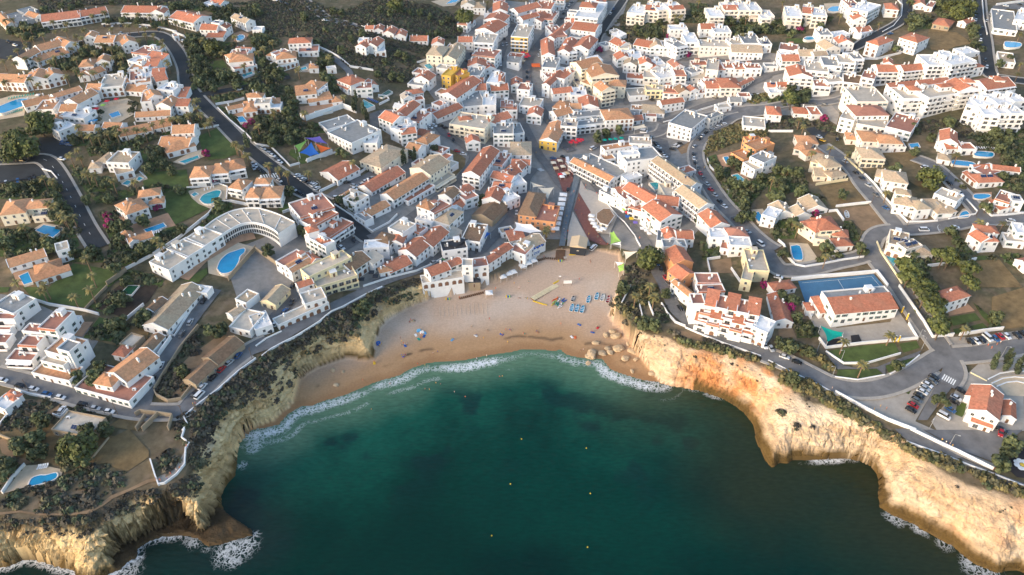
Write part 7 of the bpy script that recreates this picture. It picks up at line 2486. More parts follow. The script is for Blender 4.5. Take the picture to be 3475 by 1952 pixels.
for i, (k, px) in enumerate(AREAS):
    if k.startswith('pool'): pool(k, px); continue
    poly = [tuple(P(*p)[:2]) for p in px]
    q = (sum(p[0] for p in px)/len(px), sum(p[1] for p in px)/len(px))
    if k == 'scrub': scatter('scrub', poly, .55, .45, 1.9, ['scrub_leaf', 'scrub_dark', 'scrub_grey', 'leaf_b'], cut(f"dry olive scrub covering the ground near {near(*q)}"), 1.0, .30)
    elif k == 'hedge': scatter('shrubbery', poly, .75, .8, 2.0, ['shrub_gold', 'shrub_gold', 'scrub_leaf', 'leaf_a'], cut(f"dense olive shrubbery near {near(*q)}"), 1.25)
    elif k == 'garden':
        drape_o = drape('garden_bed', poly, 'lawn', .2)
        if drape_o: tag(drape_o, kind='structure')
        scatter('garden_shrubs', poly, .26, .5, 2.3, ['leaf_a', 'leaf_b', 'scrub_leaf'], cut(f"mixed green garden shrubs near {near(*q)}"), 1.3)
        ar = abs(sum(poly[j][0]*poly[(j+1) % len(poly)][1]-poly[(j+1) % len(poly)][0]*poly[j][1] for j in range(len(poly))))/2
        nt_ = int(min(8, ar/130)); tries = 0
        xs_ = [p[0] for p in px]; ys_ = [p[1] for p in px]
        while nt_ > 0 and tries < 60:
            tries += 1; x, y = rt_.uniform(min(xs_), max(xs_)), rt_.uniform(min(ys_), max(ys_))
            if pip(x, y, px): TREES.append(('round', x, y)); nt_ -= 1
    else:
        nm, m = SURF[k]; o = drape(nm, poly, m, LAY[k]+.001*(i % 40), 3.0)
        if o: tag(o, kind='structure')
# ---- houses
TOWN = [tuple(P(*p)[:2]) for k, p_ in AREAS if k == 'town_floor' for p in p_][:29]
HREC = []
for bl in HOUSES:
    root = None; base = None; info = None
    for i, (sp, pts, fl) in enumerate(bl):
        root, base, inf = block(root, base, sp, pts, fl, i == 0)
        if i == 0: info = inf
    px = project((base.x, base.y, base.z))
    finish_house((root, bl[0][0], ''.join(b[2] for b in bl), len(bl), px)); HREC.append((root, bl, info))
la = lambda l: [(l[i]/TS, 488+l[i+1]/TS) for i in range(0, len(l), 2)]
arc_house(la([2215, 935, 2310, 875, 2390, 832, 2470, 806, 2560, 800, 2660, 825, 2740, 862, 2796, 905]), la([2060, 845, 2150, 775, 2240, 722, 2340, 680, 2460, 655, 2600, 655, 2780, 705, 2966, 792]), 2, 'w', 'c', 'white crescent-shaped hotel curving round the oval pool', 'hotel')
# ---- small annexes filling the gaps of the dense old town
KEEP = [[tuple(P(*p)[:2]) for p in p_] for k, p_ in AREAS if k in ('plaza_red', 'plaza_blue', 'plaza_pale', 'cobble', 'asphalt', 'asphalt_worn', 'paving', 'deck', 'deck_pale', 'dry_grass', 'lawn', 'hedge') or k.startswith('pool')]
KEEP += [[tuple(P(1738+x/TS, 366+y/TS)[:2]) for x, y in l] for l in (((150, 690), (480, 690), (640, 860), (560, 1290), (0, 1300), (0, 1130)), ((740, 980), (1080, 980), (1080, 1290), (740, 1290)), ((540, 270), (1130, 270), (1130, 400), (540, 400)), ((0, 480), (330, 600), (250, 1000), (0, 1000)))]
CARW = [P(x, y)[:2] for c, a, x, y, v in CARS]
xs_ = [p[0] for p in TOWN]; ys_ = [p[1] for p in TOWN]; na = 0
for _ in range(9000):
    if na >= 65: break
    x, y = rh.uniform(min(xs_), max(xs_)), rh.uniform(min(ys_), max(ys_))
    if not pip(x, y, TOWN) or road_dist(x, y) < 5.0 or any(pip(x, y, q) for q in KEEP): continue
    if any((x-c[0])**2+(y-c[1])**2 < 25 for c in CARW): continue
    ok = True; best = None
    for c, a, l, d in FOOT:
        dx, dy = x-c.x, y-c.y
        if abs(dx)+abs(dy) > 60: continue
        u = dx*math.cos(a)+dy*math.sin(a); v = -dx*math.sin(a)+dy*math.cos(a); gap = max(abs(u)-l/2, abs(v)-d/2)
        if gap < 1.5: ok = False; break
        if best is None or gap < best[0]: best = (gap, a)
    if not ok or best is None or best[0] > 14: continue
    w2, d2 = min(rh.uniform(3, 5), best[0]*.5+2.0), min(rh.uniform(2.5, 4), best[0]*.5+1.6); a = best[1]; ca, sa = math.cos(a), math.sin(a); fl = rh.choice((1, 1, 2)); zz = hgt(x, y)+FLH[fl]
    pts = [project((x+u*ca-v*sa, y+u*sa+v*ca, zz)) for u, v in ((-w2, -d2), (w2, -d2), (w2, d2))]
    HOUSES.append([(rh.choice('fffgs')+str(fl)+'w'+rh.choice('wcrrogd'), pts, '')]); sp = HOUSES[-1][0]
    root, base, inf = block(None, None, sp[0], pts, '', True); finish_house((root, sp[0], '', 1, project((base.x, base.y, base.z)))); na += 1
for h_, m, px in WALLS: wall(h_, m, px)
for k, x, y in TREES: tree(k, x, y)
for c, a, x, y, v in CARS: car(c, a, x, y, v)

# ------------------------------------------------------------------ beach, plaza and street things
tF = lambda x, y: (1738+x/TS, 732+y/TS)
tE = lambda x, y: (869+x/TS, 976+y/TS)
tM = lambda x, y: (1738+x/TS, 366+y/TS)
tN = lambda x, y: (1738+x/TS, 0+y/TS)
tL = lambda x, y: (869+x/TS, 488+y/TS)
tZ = lambda x, y: (2606+x/TS, 976+y/TS)
tY = lambda x, y: (2606+x/TS, 488+y/TS)
tB = lambda x, y: (0+x/TS, 976+y/TS)
tG = lambda x, y: (2606+x/TS, 1464+y/TS)
tO = lambda x, y: (x*OV, y*OV)
r3 = random.Random(21)
def rot_to(p0, p1):
    a, b = P(*p0), P(*p1); return math.atan2(b.y-a.y, b.x-a.x)
# ---- boats
def boat(px, py, inner, label, L_=5.6):
    c = P(px, py); h = rot_to(tF(0, 100), tF(45, 0)); o = link('rowing_boat', None, None, c, h)
    b = MB('boat_white', inner); hw = L_*.19; st = [(-L_/2, .82), (-L_*.3, .95), (0, 1.0), (L_*.22, .86), (L_*.38, .52), (L_*.5, .04)]; rings = []
    for x, k in st:
        z = .55+.25*max(0, x/L_*2)**2; w = hw*k; i = len(b.v)
        b.v += [(x, -w, z), (x, -w*.72, .1), (x, 0, .02), (x, w*.72, .1), (x, w, z), (x, w*.82, z), (x, w*.62, .28), (x, -w*.62, .28), (x, -w*.82, z)]; rings.append(i)
    for a, d in zip(rings[:-1], rings[1:]):
        for i in range(9):
            j = (i+1) % 9; b.f.append((a+i, d+i, d+j, a+j)); b.m.append(1 if i in (5, 6, 7) else 0)
    b.f.append(tuple(rings[0]+i for i in range(9))); b.m.append(0)
    link('hull', b.mesh('hull'), o)
    for x in (-L_*.22, 0, L_*.2):
        s = MB('boat_white'); s.box(x-.12, -hw*.8, .42, x+.12, hw*.8, .48); link('thwart', s.mesh('thwart'), o)
    m = MB('dark', 'steel'); m.box(-L_/2-.35, -.14, .45, -L_/2+.02, .14, 1.0, 0); m.tube([(-L_/2-.2, 0, .5), (-L_/2-.25, 0, .05)], [.07, .05], 6, 1); link('outboard_motor', m.mesh('outboard_motor'), o)
    tag(o, label, 'boat', 'boats pulled up on the sand')
for (x, y), inn, lb in (((600, 930), 'boat_blue', 'white boat with blue floor, lower row by the kayak heap'), ((652, 935), 'boat_blue', 'white boat with blue floor in the middle of the lower row'), ((705, 945), 'boat_blue', 'white boat with blue floor at the far end of the lower row'),
                        ((768, 845), 'boat_blue', 'white blue-floored boat standing alone between both boat rows'), ((850, 815), 'boat_blue', 'white boat with blue floor in the upper row'), ((910, 825), 'boat_grey', 'white boat with pale grey floor in the upper row'),
                        ((965, 845), 'boat_red', 'white boat with dark red floor at the row end by cliff'), ((610, 840), 'dark', 'small grey inflatable dinghy behind the lower boat row')):
    boat(*tF(x, y), inn, lb, 5.6 if inn != 'dark' else 4.2)
# boats on the dirt lot and a trailer boat on the road
for (x, y), lb in (((790, 712), 'white boat stored on the bare earth lot'), ((1730, 860), 'grey boat on a trailer beside the villa street')):
    boat(*tY(x, y), 'boat_grey', lb, 6.5)
# ---- kayaks
def kayak_mesh(m):
    b = MB(m, 'dark'); rings = []
    for x, k in [(-1.7, .05), (-1.2, .6), (-.4, 1), (.4, 1), (1.2, .6), (1.7, .05)]:
        i = len(b.v); w = .38*k; b.v += [(x, -w, .2), (x, 0, 0), (x, w, .2), (x, w*.8, .32), (x, -w*.8, .32)]; rings.append(i)
    for a, d in zip(rings[:-1], rings[1:]):
        for i in range(5): j = (i+1) % 5; b.f.append((a+i, d+i, d+j, a+j)); b.m.append(0)
    b.f.append(tuple(rings[0]+i for i in range(5))); b.m.append(0); b.f.append(tuple(rings[-1]+4-i for i in range(5))); b.m.append(0)
    b.box(-.45, -.18, .3, .35, .18, .335, 1); return b.mesh('kayak')
KY = {k: kayak_mesh(k+'_cloth') for k in ('orange', 'green', 'blue', 'white', 'yellow', 'teal')}
for i, (x, y, k) in enumerate(((420, 850, 'orange'), (450, 840, 'orange'), (470, 855, 'white'), (510, 850, 'blue'), (525, 865, 'blue'), (445, 890, 'teal'), (460, 895, 'teal'), (410, 895, 'yellow'), (485, 905, 'white'), (500, 890, 'green'), (480, 925, 'white'), (425, 875, 'green'))):
    c = P(*tF(x, y)); o = link('kayak', KY[k], None, (c.x, c.y, c.z+.02+.12*(i % 3)), r3.uniform(.6, 1.4)); tag(o, f'{k} plastic kayak in the heap beside the boats', 'kayak', 'kayaks heaped on the sand')
# ---- slatted wooden platform on the sand
c0, c1, c2 = P(*tF(185, 832)), P(*tF(432, 682)), P(*tF(470, 700))
u_ = (c1-c0).to_2d(); L_ = u_.length; u_.normalize(); ang_ = math.atan2(u_.y, u_.x)
o = link('slatted_platform', None, None, c0, ang_); tag(o, 'long pale wooden slatted platform lying on the sand', 'platform')
for k in range(5):
    b = MB('wall_l'); b.box(0, -k*.62-.42, .55, L_, -k*.62, .63); link('plank', b.mesh('plank'), o)
for k in range(7):
    b = MB('wood'); b.box(L_*k/6-.06, -2.9, 0, L_*k/6+.06, .0, .55); link('trestle', b.mesh('trestle'), o)
for (a, b_), lb in ((((212, 858), (352, 905)), 'yellow plank lying on sand below the slatted platform'), (((412, 685), (472, 650)), 'yellow plank leaning past the upper end of the platform'), (((570, 393), (650, 393)), 'yellow beams stacked before the black stage')):
    p, q = P(*tF(*a)), P(*tF(*b_)); l = (q-p).to_2d().length
    b = MB('yellow_cloth', 'wood'); b.box(0, -.25, .05, l, .25, .25); b.box(0, -.6, .03, l*.8, -.35, .2)
    tag(link('plank_stack', b.mesh('plank_stack'), None, p, math.atan2(q.y-p.y, q.x-p.x)), lb, 'planks')
# ---- boards on legs
def board(px, py, w, h, m, label, leg=1.5):
    c = P(px, py); o = link('notice_board', None, None, c, 0.05); b = MB('steel', m); b.box(-w/2, -.06, leg, w/2, .06, leg+h, 1); b.box(-w/2-.06, -.08, leg+h, w/2+.06, .08, leg+h+.08, 0); link('panel', b.mesh('panel'), o)
    for x in (-w/2+.1, w/2-.1):
        l = MB('wood'); l.box(x-.06, -.05, -.3, x+.06, .05, leg); link('leg', l.mesh('leg'), o)
    tag(o, label, 'board')
board(*tF(557, 705), 4.2, 2.0, 'white_cloth', 'pale blank notice board standing on two legs in the sand', 1.4)
board(*tF(480, 640), 1.1, .8, 'white_cloth', 'small white sign at the upper end of the platform')
board(*tF(532, 455), 1.6, 1.2, 'steel', 'grey information board at the foot of the beach boardwalk')
# ---- white party tents
def tent(px, py, w, m, label, h=2.4, rz=0.3, group='white canopies on the beach'):
    c = P(px, py); o = link('canopy_tent', None, None, c, rz); b = MB(m); a = w/2
    k = len(b.v); b.v += [(-a, -a, h), (a, -a, h), (a, a, h), (-a, a, h), (0, 0, h+w*.22), (-a, -a, h-.3), (a, -a, h-.3), (a, a, h-.3), (-a, a, h-.3)]
    for i in range(4): j = (i+1) % 4; b.f += [(k+i, k+j, k+4), (k+5+i, k+5+j, k+j, k+i)]; b.m += [0, 0]
    link('canopy', b.mesh('canopy'), o)
    for x in (-a+.05, a-.05):
        for y in (-a+.05, a-.05): l = MB('white_paint'); l.tube([(x, y, -.3), (x, y, h)], [.05, .05], 5); link('pole', l.mesh('pole'), o)
    tag(o, label, 'tent', group)
for i, (x, y) in enumerate(((105, 540), (160, 510), (215, 485), (10, 600))): tent(*tF(x, y), 3.4, 'white_cloth', ('white canopy tent in the row below the beach bar' if i < 3 else 'white canopy tent below the red-based house'), 2.4, .45)
for x, y in ((2480, 1370), (2540, 1340)): tent(*tL(x, y), 3.4, 'white_cloth', 'white canopy tent on sand below the blue-edged house', 2.4, .4)
tent(*tE(2345, 85), 3.6, 'white_cloth', 'small canopied lifeguard shelter at the end of the boardwalk', 2.3, .1)
# ---- square parasols of the plaza and others
def parasol(px, py, w, m, label, group, d=None, rz=0., h=2.7):
    c = P(px, py, .6+h); d = d or w; o = link('parasol', None, None, (c.x, c.y, c.z-h), rz); b = MB(m); a, e = w/2, d/2; k = 0
    b.v += [(-a, -e, h), (a, -e, h), (a, e, h), (-a, e, h), (0, 0, h+.45), (-a, -e, h-.22), (a, -e, h-.22), (a, e, h-.22), (-a, e, h-.22)]
    for i in range(4): j = (i+1) % 4; b.f += [(i, j, 4), (5+i, 5+j, j, i)]; b.m += [0, 0]
    link('canopy', b.mesh('canopy'), o); l = MB('wood'); l.tube([(0, 0, -.1), (0, 0, h+.3)], [.06, .05], 6); link('pole', l.mesh('pole'), o)
    tag(o, label, 'parasol', group)
ordn = ['first', 'second', 'third', 'fourth', 'fifth', 'sixth', 'seventh', 'eighth']
for i, (x, y) in enumerate(((515, 870), (505, 917), (495, 965), (482, 1010), (470, 1060), (458, 1110), (449, 1160), (435, 1212))):
    parasol(*tM(x, y), 4.3, 'white_cloth', f'white square parasol, {ordn[i]} of the long cafe row from the market square', 'cafe parasols in a row on the plaza', 3.6, -.08)
for i, (x, y) in enumerate(((800, 1082), (805, 1122), (823, 1160), (845, 1193), (880, 1225), (918, 1213))):
    parasol(*tM(x, y), 3.6, 'white_cloth', 'white square parasol beside the octagonal kiosk', 'parasols round the kiosk', 2.6, -.35)
for x, y in ((610, 328), (645, 345), (680, 330), (665, 315), (700, 318), (590, 345)):
    parasol(*tM(x, y), 2.8, 'red_cloth', 'red parasol of the terrace below the balconied white hotel', 'red terrace parasols')
for x, y in ((110, 525), (150, 540), (140, 570), (165, 560)): parasol(*tN(x, y), 3.0, 'red_cloth', 'red awning parasol beside the upper valley street', 'red street awnings')
for x, y in ((80, 600), (110, 610), (60, 590)): parasol(*tN(x, y), 3.0, 'khaki_cloth', 'grey-beige awning parasol beside the upper valley street', 'beige street awnings')
for x, y in ((930, 320), (990, 315), (1040, 310), (1100, 300)): parasol(*tM(x, y), 2.6, 'teal_cloth', 'green parasol under the clipped round trees', 'green parasols')
for x, y, m in ((415, 560, 'cream'), (480, 538, 'cream'), (510, 598, 'cream'), (440, 615, 'khaki'), (487, 680, 'red'), (515, 675, 'white'), (500, 700, 'white'), (550, 665, 'khaki')):
    tent(*tM(x, y+20), 3.0, m+'_cloth', f'{m} market stall tent on the red market square', 2.2, .2, 'market stalls')
for x, y in ((700, 1330), (1620, 1140)): pass
for x, y in ((1160, 1290), (1200, 1330), (945, 1330), (1060, 1360)): parasol(*tL(x, y), 2.6, 'black_cloth', 'black parasol on the terrace of the castle-like guesthouse', 'black guesthouse parasols')
for x, y in ((820, 1290), (700, 1400), (950, 1345)): parasol(*tL(x, y), 2.6, 'black_cloth', 'black parasol on a balcony of the yellow guesthouse', 'black balcony parasols')
parasol(*tN(238, 655), 6.5, 'orange_cloth', 'large bright orange awning over the street cafe', None, 7.0, .05, 2.6)
for i, (x, y, m) in enumerate(((1080, 970, 'yellow'), (1130, 1020, 'green'), (1160, 1050, 'red'), (1200, 1110, 'yellow'), (1240, 1150, 'purple'), (1310, 1210, 'white'), (1350, 1230, 'white'), (1380, 1260, 'white'), (1160, 1090, 'blue'))):
    parasol(*tM(x, y), 2.4, m+'_cloth', f'{m} stall parasol along the shopping street below the cafes', 'shop stall parasols')
for x, y in ((960, 810+60), (1410, 670), (1470, 670)): parasol(*tM(x, y), 2.6, 'purple_cloth', 'bluish parasol on the street or hotel terrace', 'bluish parasols')
tA0 = lambda x, y: (x/2.894, y/2.894)
for x, y, m in ((935, 1040, 'white'), (945, 1065, 'red'), (915, 1075, 'red'), (880, 1105, 'red'), (905, 1110, 'blue'), (1010, 1030, 'green'), (1050, 990, 'red'), (1100, 975, 'black'), (1140, 970, 'red'), (890, 1160, 'skyblue'), (880, 1190, 'skyblue'), (930, 1180, 'skyblue'), (330, 970, 'white'), (370, 930, 'white')):
    parasol(*tA0(x, y), 2.6, m+'_cloth', f'{m} parasol on the terraces of the oval resort courtyard', 'resort parasols')
# ---- shade sails
def sail(pts, hs, m, label, group='shade sails'):
    W_ = [P(*p, h) for p, h in zip(pts, hs)]; c = sum(W_, Vector())/len(W_); g = hgt(c.x, c.y); o = link('shade_sail', None, None, (c.x, c.y, g)); base = Vector((c.x, c.y, g))
    n_ = len(W_); b = MB(m); N_ = 6; rows = []
    ctr = c-base-Vector((0, 0, .5)); ring = []
    for i in range(n_):
        a, d = W_[i]-base, W_[(i+1) % n_]-base
        for k in range(N_):
            t = k/N_; p = a.lerp(d, t); p = p.lerp(ctr, .16*math.sin(math.pi*t)); ring.append(p)
    nr = len(ring); L1 = [p.lerp(ctr, .5) for p in ring]
    k0 = 0; b.v += [tuple(p) for p in ring]+[tuple(p) for p in L1]+[tuple(ctr)]
    for i in range(nr):
        j = (i+1) % nr; b.f += [(i, j, nr+j, nr+i), (nr+i, nr+j, 2*nr)]; b.m += [0, 0]
    link('cloth', b.mesh('cloth', True), o)
    for p in W_:
        l = MB('white_paint'); q = p-base; gz = hgt(p.x, p.y)-g; l.tube([(q.x, q.y, gz-.3), (q.x, q.y, q.z+.1)], [.08, .07], 6); link('mast', l.mesh('mast'), o)
    tag(o, label, 'sail', group)
sail([tL(385, 20), tL(520, -45), tL(430, 85)], (5, 4, 3.5), 'green_cloth', 'lime green triangular shade sail over the playground')
sail([tL(435, 90), tL(555, -15), tL(640, 105), tL(545, 128)], (4, 6, 4, 3.5), 'blue_cloth', 'royal blue shade sail over the playground')
sail([tL(592, -5), tL(752, 45), tL(652, 92)], (6, 4, 3.5), 'orange_cloth', 'orange triangular shade sail over the playground')
sail([tL(490, -60), tL(640, -75), tL(720, 0), tL(600, -15)], (5, 5, 4, 6), 'purple_cloth', 'violet shade sail over the playground')
sail([tZ(530, 385), tZ(760, 455), tZ(755, 485), tZ(600, 545)], (5, 3.5, 3, 3.5), 'teal_cloth', 'teal shade sail over the school play area')
sail([tF(985, 165), tF(1020, 155), tF(1095, 260), tF(990, 290)], (3.5, 4, 3.5, 3), 'green_cloth', 'lime green shade sail over the beach ramp')
sail([tF(1000, 285), tF(1090, 262), tF(1095, 300)], (3, 3.6, 3), 'white_cloth', 'white shade sail beside the lime green one')
sail([tF(1120, 358), tF(1262, 358), tF(1140, 445)], (3, 4, 3), 'cream_cloth', 'cream shade sail beside the big beach-side tree')
sail([tF(1035, 462), tF(1125, 475), tF(1060, 505)], (4, 4, 3), 'white_cloth', 'white shade sail above the lower beach ramp')
sail([tF(1060, 505), tF(1128, 478), tF(1126, 550), tF(1075, 570)], (3, 4, 3, 3), 'green_cloth', 'lime green shade sail at the foot of the beach ramp')
sail([tM(185, 745), tM(330, 790), tM(210, 800)], (5, 5, 4), 'cream_cloth', 'cream shade sail above the orange restaurant terrace')
sail([tM(262, 800), tM(420, 800), tM(360, 920)], (5, 5, 4), 'cream_cloth', 'big cream shade sail beside the orange restaurant')
sail([tM(10, 1235), tM(30, 1150), tM(190, 1170), tM(320, 1250), tM(180, 1260)], (5, 6, 7, 5, 5), 'white_cloth', 'large white tensile canopy between the bar and orange restaurant')
sail([tM(1200, 190), tM(1330, 165), tM(1360, 195), tM(1230, 225)], (4, 4, 3.5, 3.5), 'cream_cloth', 'cream canvas awning beside the arched orange-roofed hall')
sail([tL(1900, 1010), tL(2030, 930), tL(2140, 960), tL(2000, 1040)], (7, 7.5, 7, 7), 'black_cloth', 'black shade sail on the white restaurant roof terrace')
sail([tL(2260, 960), tL(2320, 880), tL(2360, 900), tL(2290, 960)], (4, 4, 4, 3.5), 'blue_cloth', 'blue shade sail beside the brown pergola')
sail([tL(2235, 1000), tL(2300, 955), tL(2240, 1020)], (3.5, 4, 3), 'green_cloth', 'lime shade sail beside the brown pergola')
sail([tF(1600, 310), tF(1640, 225), tF(1730, 310)], (7, 9, 7), 'boat_grey', 'pale blue-grey shade sail over the flat roof terrace')
# ---- octagonal kiosk
pts = [tM(*p) for p in ((850, 1060), (920, 1012), (985, 1015), (1032, 1090), (965, 1185), (880, 1160), (845, 1110))]
W_ = [P(*p, 3.8) for p in pts]; zt = sum(p.z for p in W_)/len(W_); W_ = [at_z(*p, zt) for p in pts]; c = sum(W_, Vector())/len(W_); g = hgt(c.x, c.y); poly = [((p-c).x, (p-c).y) for p in W_]
if sum(poly[i][0]*poly[(i+1) % 7][1]-poly[(i+1) % 7][0]*poly[i][1] for i in range(7)) < 0: poly = poly[::-1]
o = link('kiosk', None, None, (c.x, c.y, g)); tag(o, 'many-sided kiosk with brown flat roof and white rim on the plaza', 'kiosk')
b = MB('wall_p'); b.prism([(x*.82, y*.82) for x, y in poly], -.5, zt-g-.3); link('wall', b.mesh('wall'), o)
b = MB('wall_w', 'plaza_red'); b.prism(poly, zt-g-.3, zt-g+.1, 0); link('roof_rim', b.mesh('roof_rim'), o)
b = MB('roof_b'); b.prism([(x*.94, y*.94) for x, y in poly], zt-g+.08, zt-g+.22); link('roof', b.mesh('roof'), o)
for i in range(7):
    p, q = poly[i], poly[(i+1) % 7]; m_ = ((p[0]+q[0])/2*.82, (p[1]+q[1])/2*.82); a = math.atan2(q[1]-p[1], q[0]-p[0]); link('window', WIN['glassdoor'], o, (*m_, 1.6), a)
# ---- beach stage
A_, B_, C_ = [P(*tF(*p), 4.6) for p in ((582, 312), (742, 328), (752, 226))]; ze = (A_.z+B_.z+C_.z)/3; A_, B_, C_ = [at_z(*tF(*p), ze) for p in ((582, 312), (742, 328), (752, 226))]
ux = (B_-A_).to_2d(); L_ = ux.length; ux.normalize(); uy = Vector((-ux.y, ux.x)); D_ = (C_-B_).to_2d().dot(uy); g = hgt(A_.x, A_.y); H_ = ze-g
o = link('beach_stage', None, None, (A_.x, A_.y, g), math.atan2(ux.y, ux.x)); tag(o, 'black-fronted stage under a beige pitched roof where plaza meets sand', 'stage')
b = MB('black_cloth'); b.box(0, 0, -.3, L_, D_, H_); link('wall', b.mesh('wall'), o)
b = MB('khaki_cloth', 'black_cloth'); rs = 1.3
b.face([(-.3, -.3, H_+.02), (-.3, D_+.3, H_+.02), (L_/2, D_+.3, H_+rs), (L_/2, -.3, H_+rs)][::-1], 0); b.face([(L_+.3, -.3, H_+.02), (L_+.3, D_+.3, H_+.02), (L_/2, D_+.3, H_+rs), (L_/2, -.3, H_+rs)], 0)
b.face([(-.3, -.3, H_+.02), (L_+.3, -.3, H_+.02), (L_/2, -.3, H_+rs)], 0); b.face([(-.3, D_+.3, H_+.02), (L_/2, D_+.3, H_+rs), (L_+.3, D_+.3, H_+.02)], 0)
for k in range(4): b.box(L_*k/3-.04-.1, -.36, H_-.1, L_*k/3+.04-.1, D_+.36, H_+.05, 1)
link('roof', b.mesh('roof'), o)
b = MB('cream_cloth'); cx_, cz_ = L_*.5, H_*.55
b.prism([(cx_-.7, 0), (cx_-.25, .1), (cx_, -.0), (cx_+.25, .1), (cx_+.7, 0)], 0, .01)
e = MB('cream_cloth'); 
for dx, w, hh in ((-.5, .18, .3), (-.2, .2, .5), (.1, .2, .55), (.4, .18, .35)): e.box(cx_+dx, -.03, cz_, cx_+dx+w, -.01, cz_+hh)
e.box(cx_-.6, -.03, cz_-.15, cx_+.7, -.01, cz_-.02); link('emblem', e.mesh('emblem'), o)
# ---- beach bar lettering
for root, bl, inf in HREC:
    sp, pts, fl = bl[0]
    if sp == 'g2wt' and abs(pts[0][0]-tF(130, 355)[0]) < 1:
        ctr_, ze, ang, L_, D_ = inf; n_ = Vector((math.sin(ang), -math.cos(ang))); f = ctr_+n_*(D_/2+.12)
        for o in list(root.children):
            if o.name.startswith(('window', 'door', 'glass_door')) and o.location.z+root.location.z < ze-2.6: bpy.data.objects.remove(o)
        o = link('lettering', BOTE, root, Vector((f.x, f.y, ze-5.0))-root.location); o.rotation_euler = (rad(90), 0, ang)
        root['label'] = 'white beach bar with tan roof and blue lettering beside the sand'; root['category'] = 'bar'; root.name = 'beach_bar'
        b = MB('blue_cloth')
        for k in range(6): b.face([(k*1.7-5, 0, 0), (k*1.7-3.7, 0, 0), (k*1.7-3.7, -.8, -.5), (k*1.7-5, -.8, -.5)])
        link('awning', b.mesh('awning'), root, Vector((f.x, f.y, ze-.3))-root.location, ang)
# ---- tourist train
tp = [tM(555, 545), tM(563, 585), tM(585, 620), tM(615, 660)]
tr = link('tourist_train', None, None, P(*tp[0], .6)); base = tr.location.copy(); tag(tr, 'white road train of four carriages parked beside the market square', 'train')
for i, p in enumerate(tp):
    c = P(*p, .65); d = P(*tp[min(i+1, 3)], .65) if i < 3 else c+(c-P(*tp[2], .65)); h = math.atan2(d.y-c.y, d.x-c.x)
    nm = 'engine' if i == 0 else 'carriage'; b = MB('car_w', 'dark', 'orange_cloth'); l = 4.6
    b.box(-l/2, -.95, .35, l/2, .95, 1.1, 0); b.box(-l/2, -1.0, 2.3, l/2, 1.0, 2.5, 0); b.box(-l/2+.2, -.85, 1.1, l/2-.2, .85, 2.3, 1)
    for x in (-l/2+.05, 0, l/2-.15): b.box(x, -.97, 1.1, x+.1, -.9, 2.3, 0); b.box(x, .9, 1.1, x+.1, .97, 2.3, 0)
    b.box(-l/2, -1.01, .6, l/2, -.96, .75, 2); k = link(nm, b.mesh(nm), tr, c-base, h)
    for x in (-1.4, 1.4):
        for y in (-.8, .8): link('wheel', CM['wheel'], k, (x, y, .31))
# ---- rocks on the beach
def rock_mesh(seed):
    rng = np.random.default_rng(seed); bm = bmesh.new(); bmesh.ops.create_icosphere(bm, subdivisions=4, radius=1)
    co = np.array([v.co[:] for v in bm.verts]); n1 = fbm(co[:, 0]*1.3+seed*7, co[:, 1]*1.3, co[:, 2]*1.3, 3, seed); n2 = fbm(co[:, 0]*4+seed, co[:, 1]*4, co[:, 2]*4, 4, seed+5)
    st = np.floor(co[:, 2]*5)/5
    for v, a, b_, s in zip(bm.verts, n1, n2, st): v.co *= .62+.62*a+.26*(b_-.5); v.co.z = v.co.z*.75+.06*s
    me = bpy.data.meshes.new('rock'); bm.to_mesh(me); bm.free(); me.materials.append(MATS['rock_mat']); return me
mat('rock_mat', (0.50, 0.37, 0.23), .95, .3, .6, .25)
RK = [rock_mesh(s) for s in range(4)]
for i, (f, x, y, r) in enumerate(((tF, 1045, 1215, 4.2), (tF, 940, 1205, 2.6), (tF, 800, 1400, 4.8), (tF, 905, 1390, 2.8), (tF, 985, 1380, 2.6), (tF, 1070, 1345, 4.2), (tF, 840, 1285, 2.6), (tF, 1210, 1370, 3.4), (tF, 1140, 1440, 3.0), (tF, 960, 1340, 2.2), (tF, 1010, 1170, 2.6), (tF, 760, 1420, 2.4),
                                   (tF, 1170, 1290, 2.4), (tE, 770, 835, 2.0), (tE, 875, 850, 1.4), (tE, 805, 985, 1.8), (tO, 1480, 915, 2.2), (tO, 1640, 940, 2.6), (tO, 1600, 905, 2.0), (tO, 1590, 935, 1.8))):
    r *= .74; c = P(*f(x, y)); o = link('rock', RK[i % 4], None, (c.x, c.y, max(c.z, -.3)+r*.15), r3.uniform(0, 6), (r, r*r3.uniform(.6, .9), r*.5))
    where = 'fallen from the sunlit cliff onto the beach' if f is tF else ('half buried in the sand under the shaded cliff' if f is tE else 'standing in the shallows below the sunlit cliff')
    tag(o, f"{'big' if r > 3.5 else 'small'} yellowish boulder {where}", 'rock', 'boulders at the water')
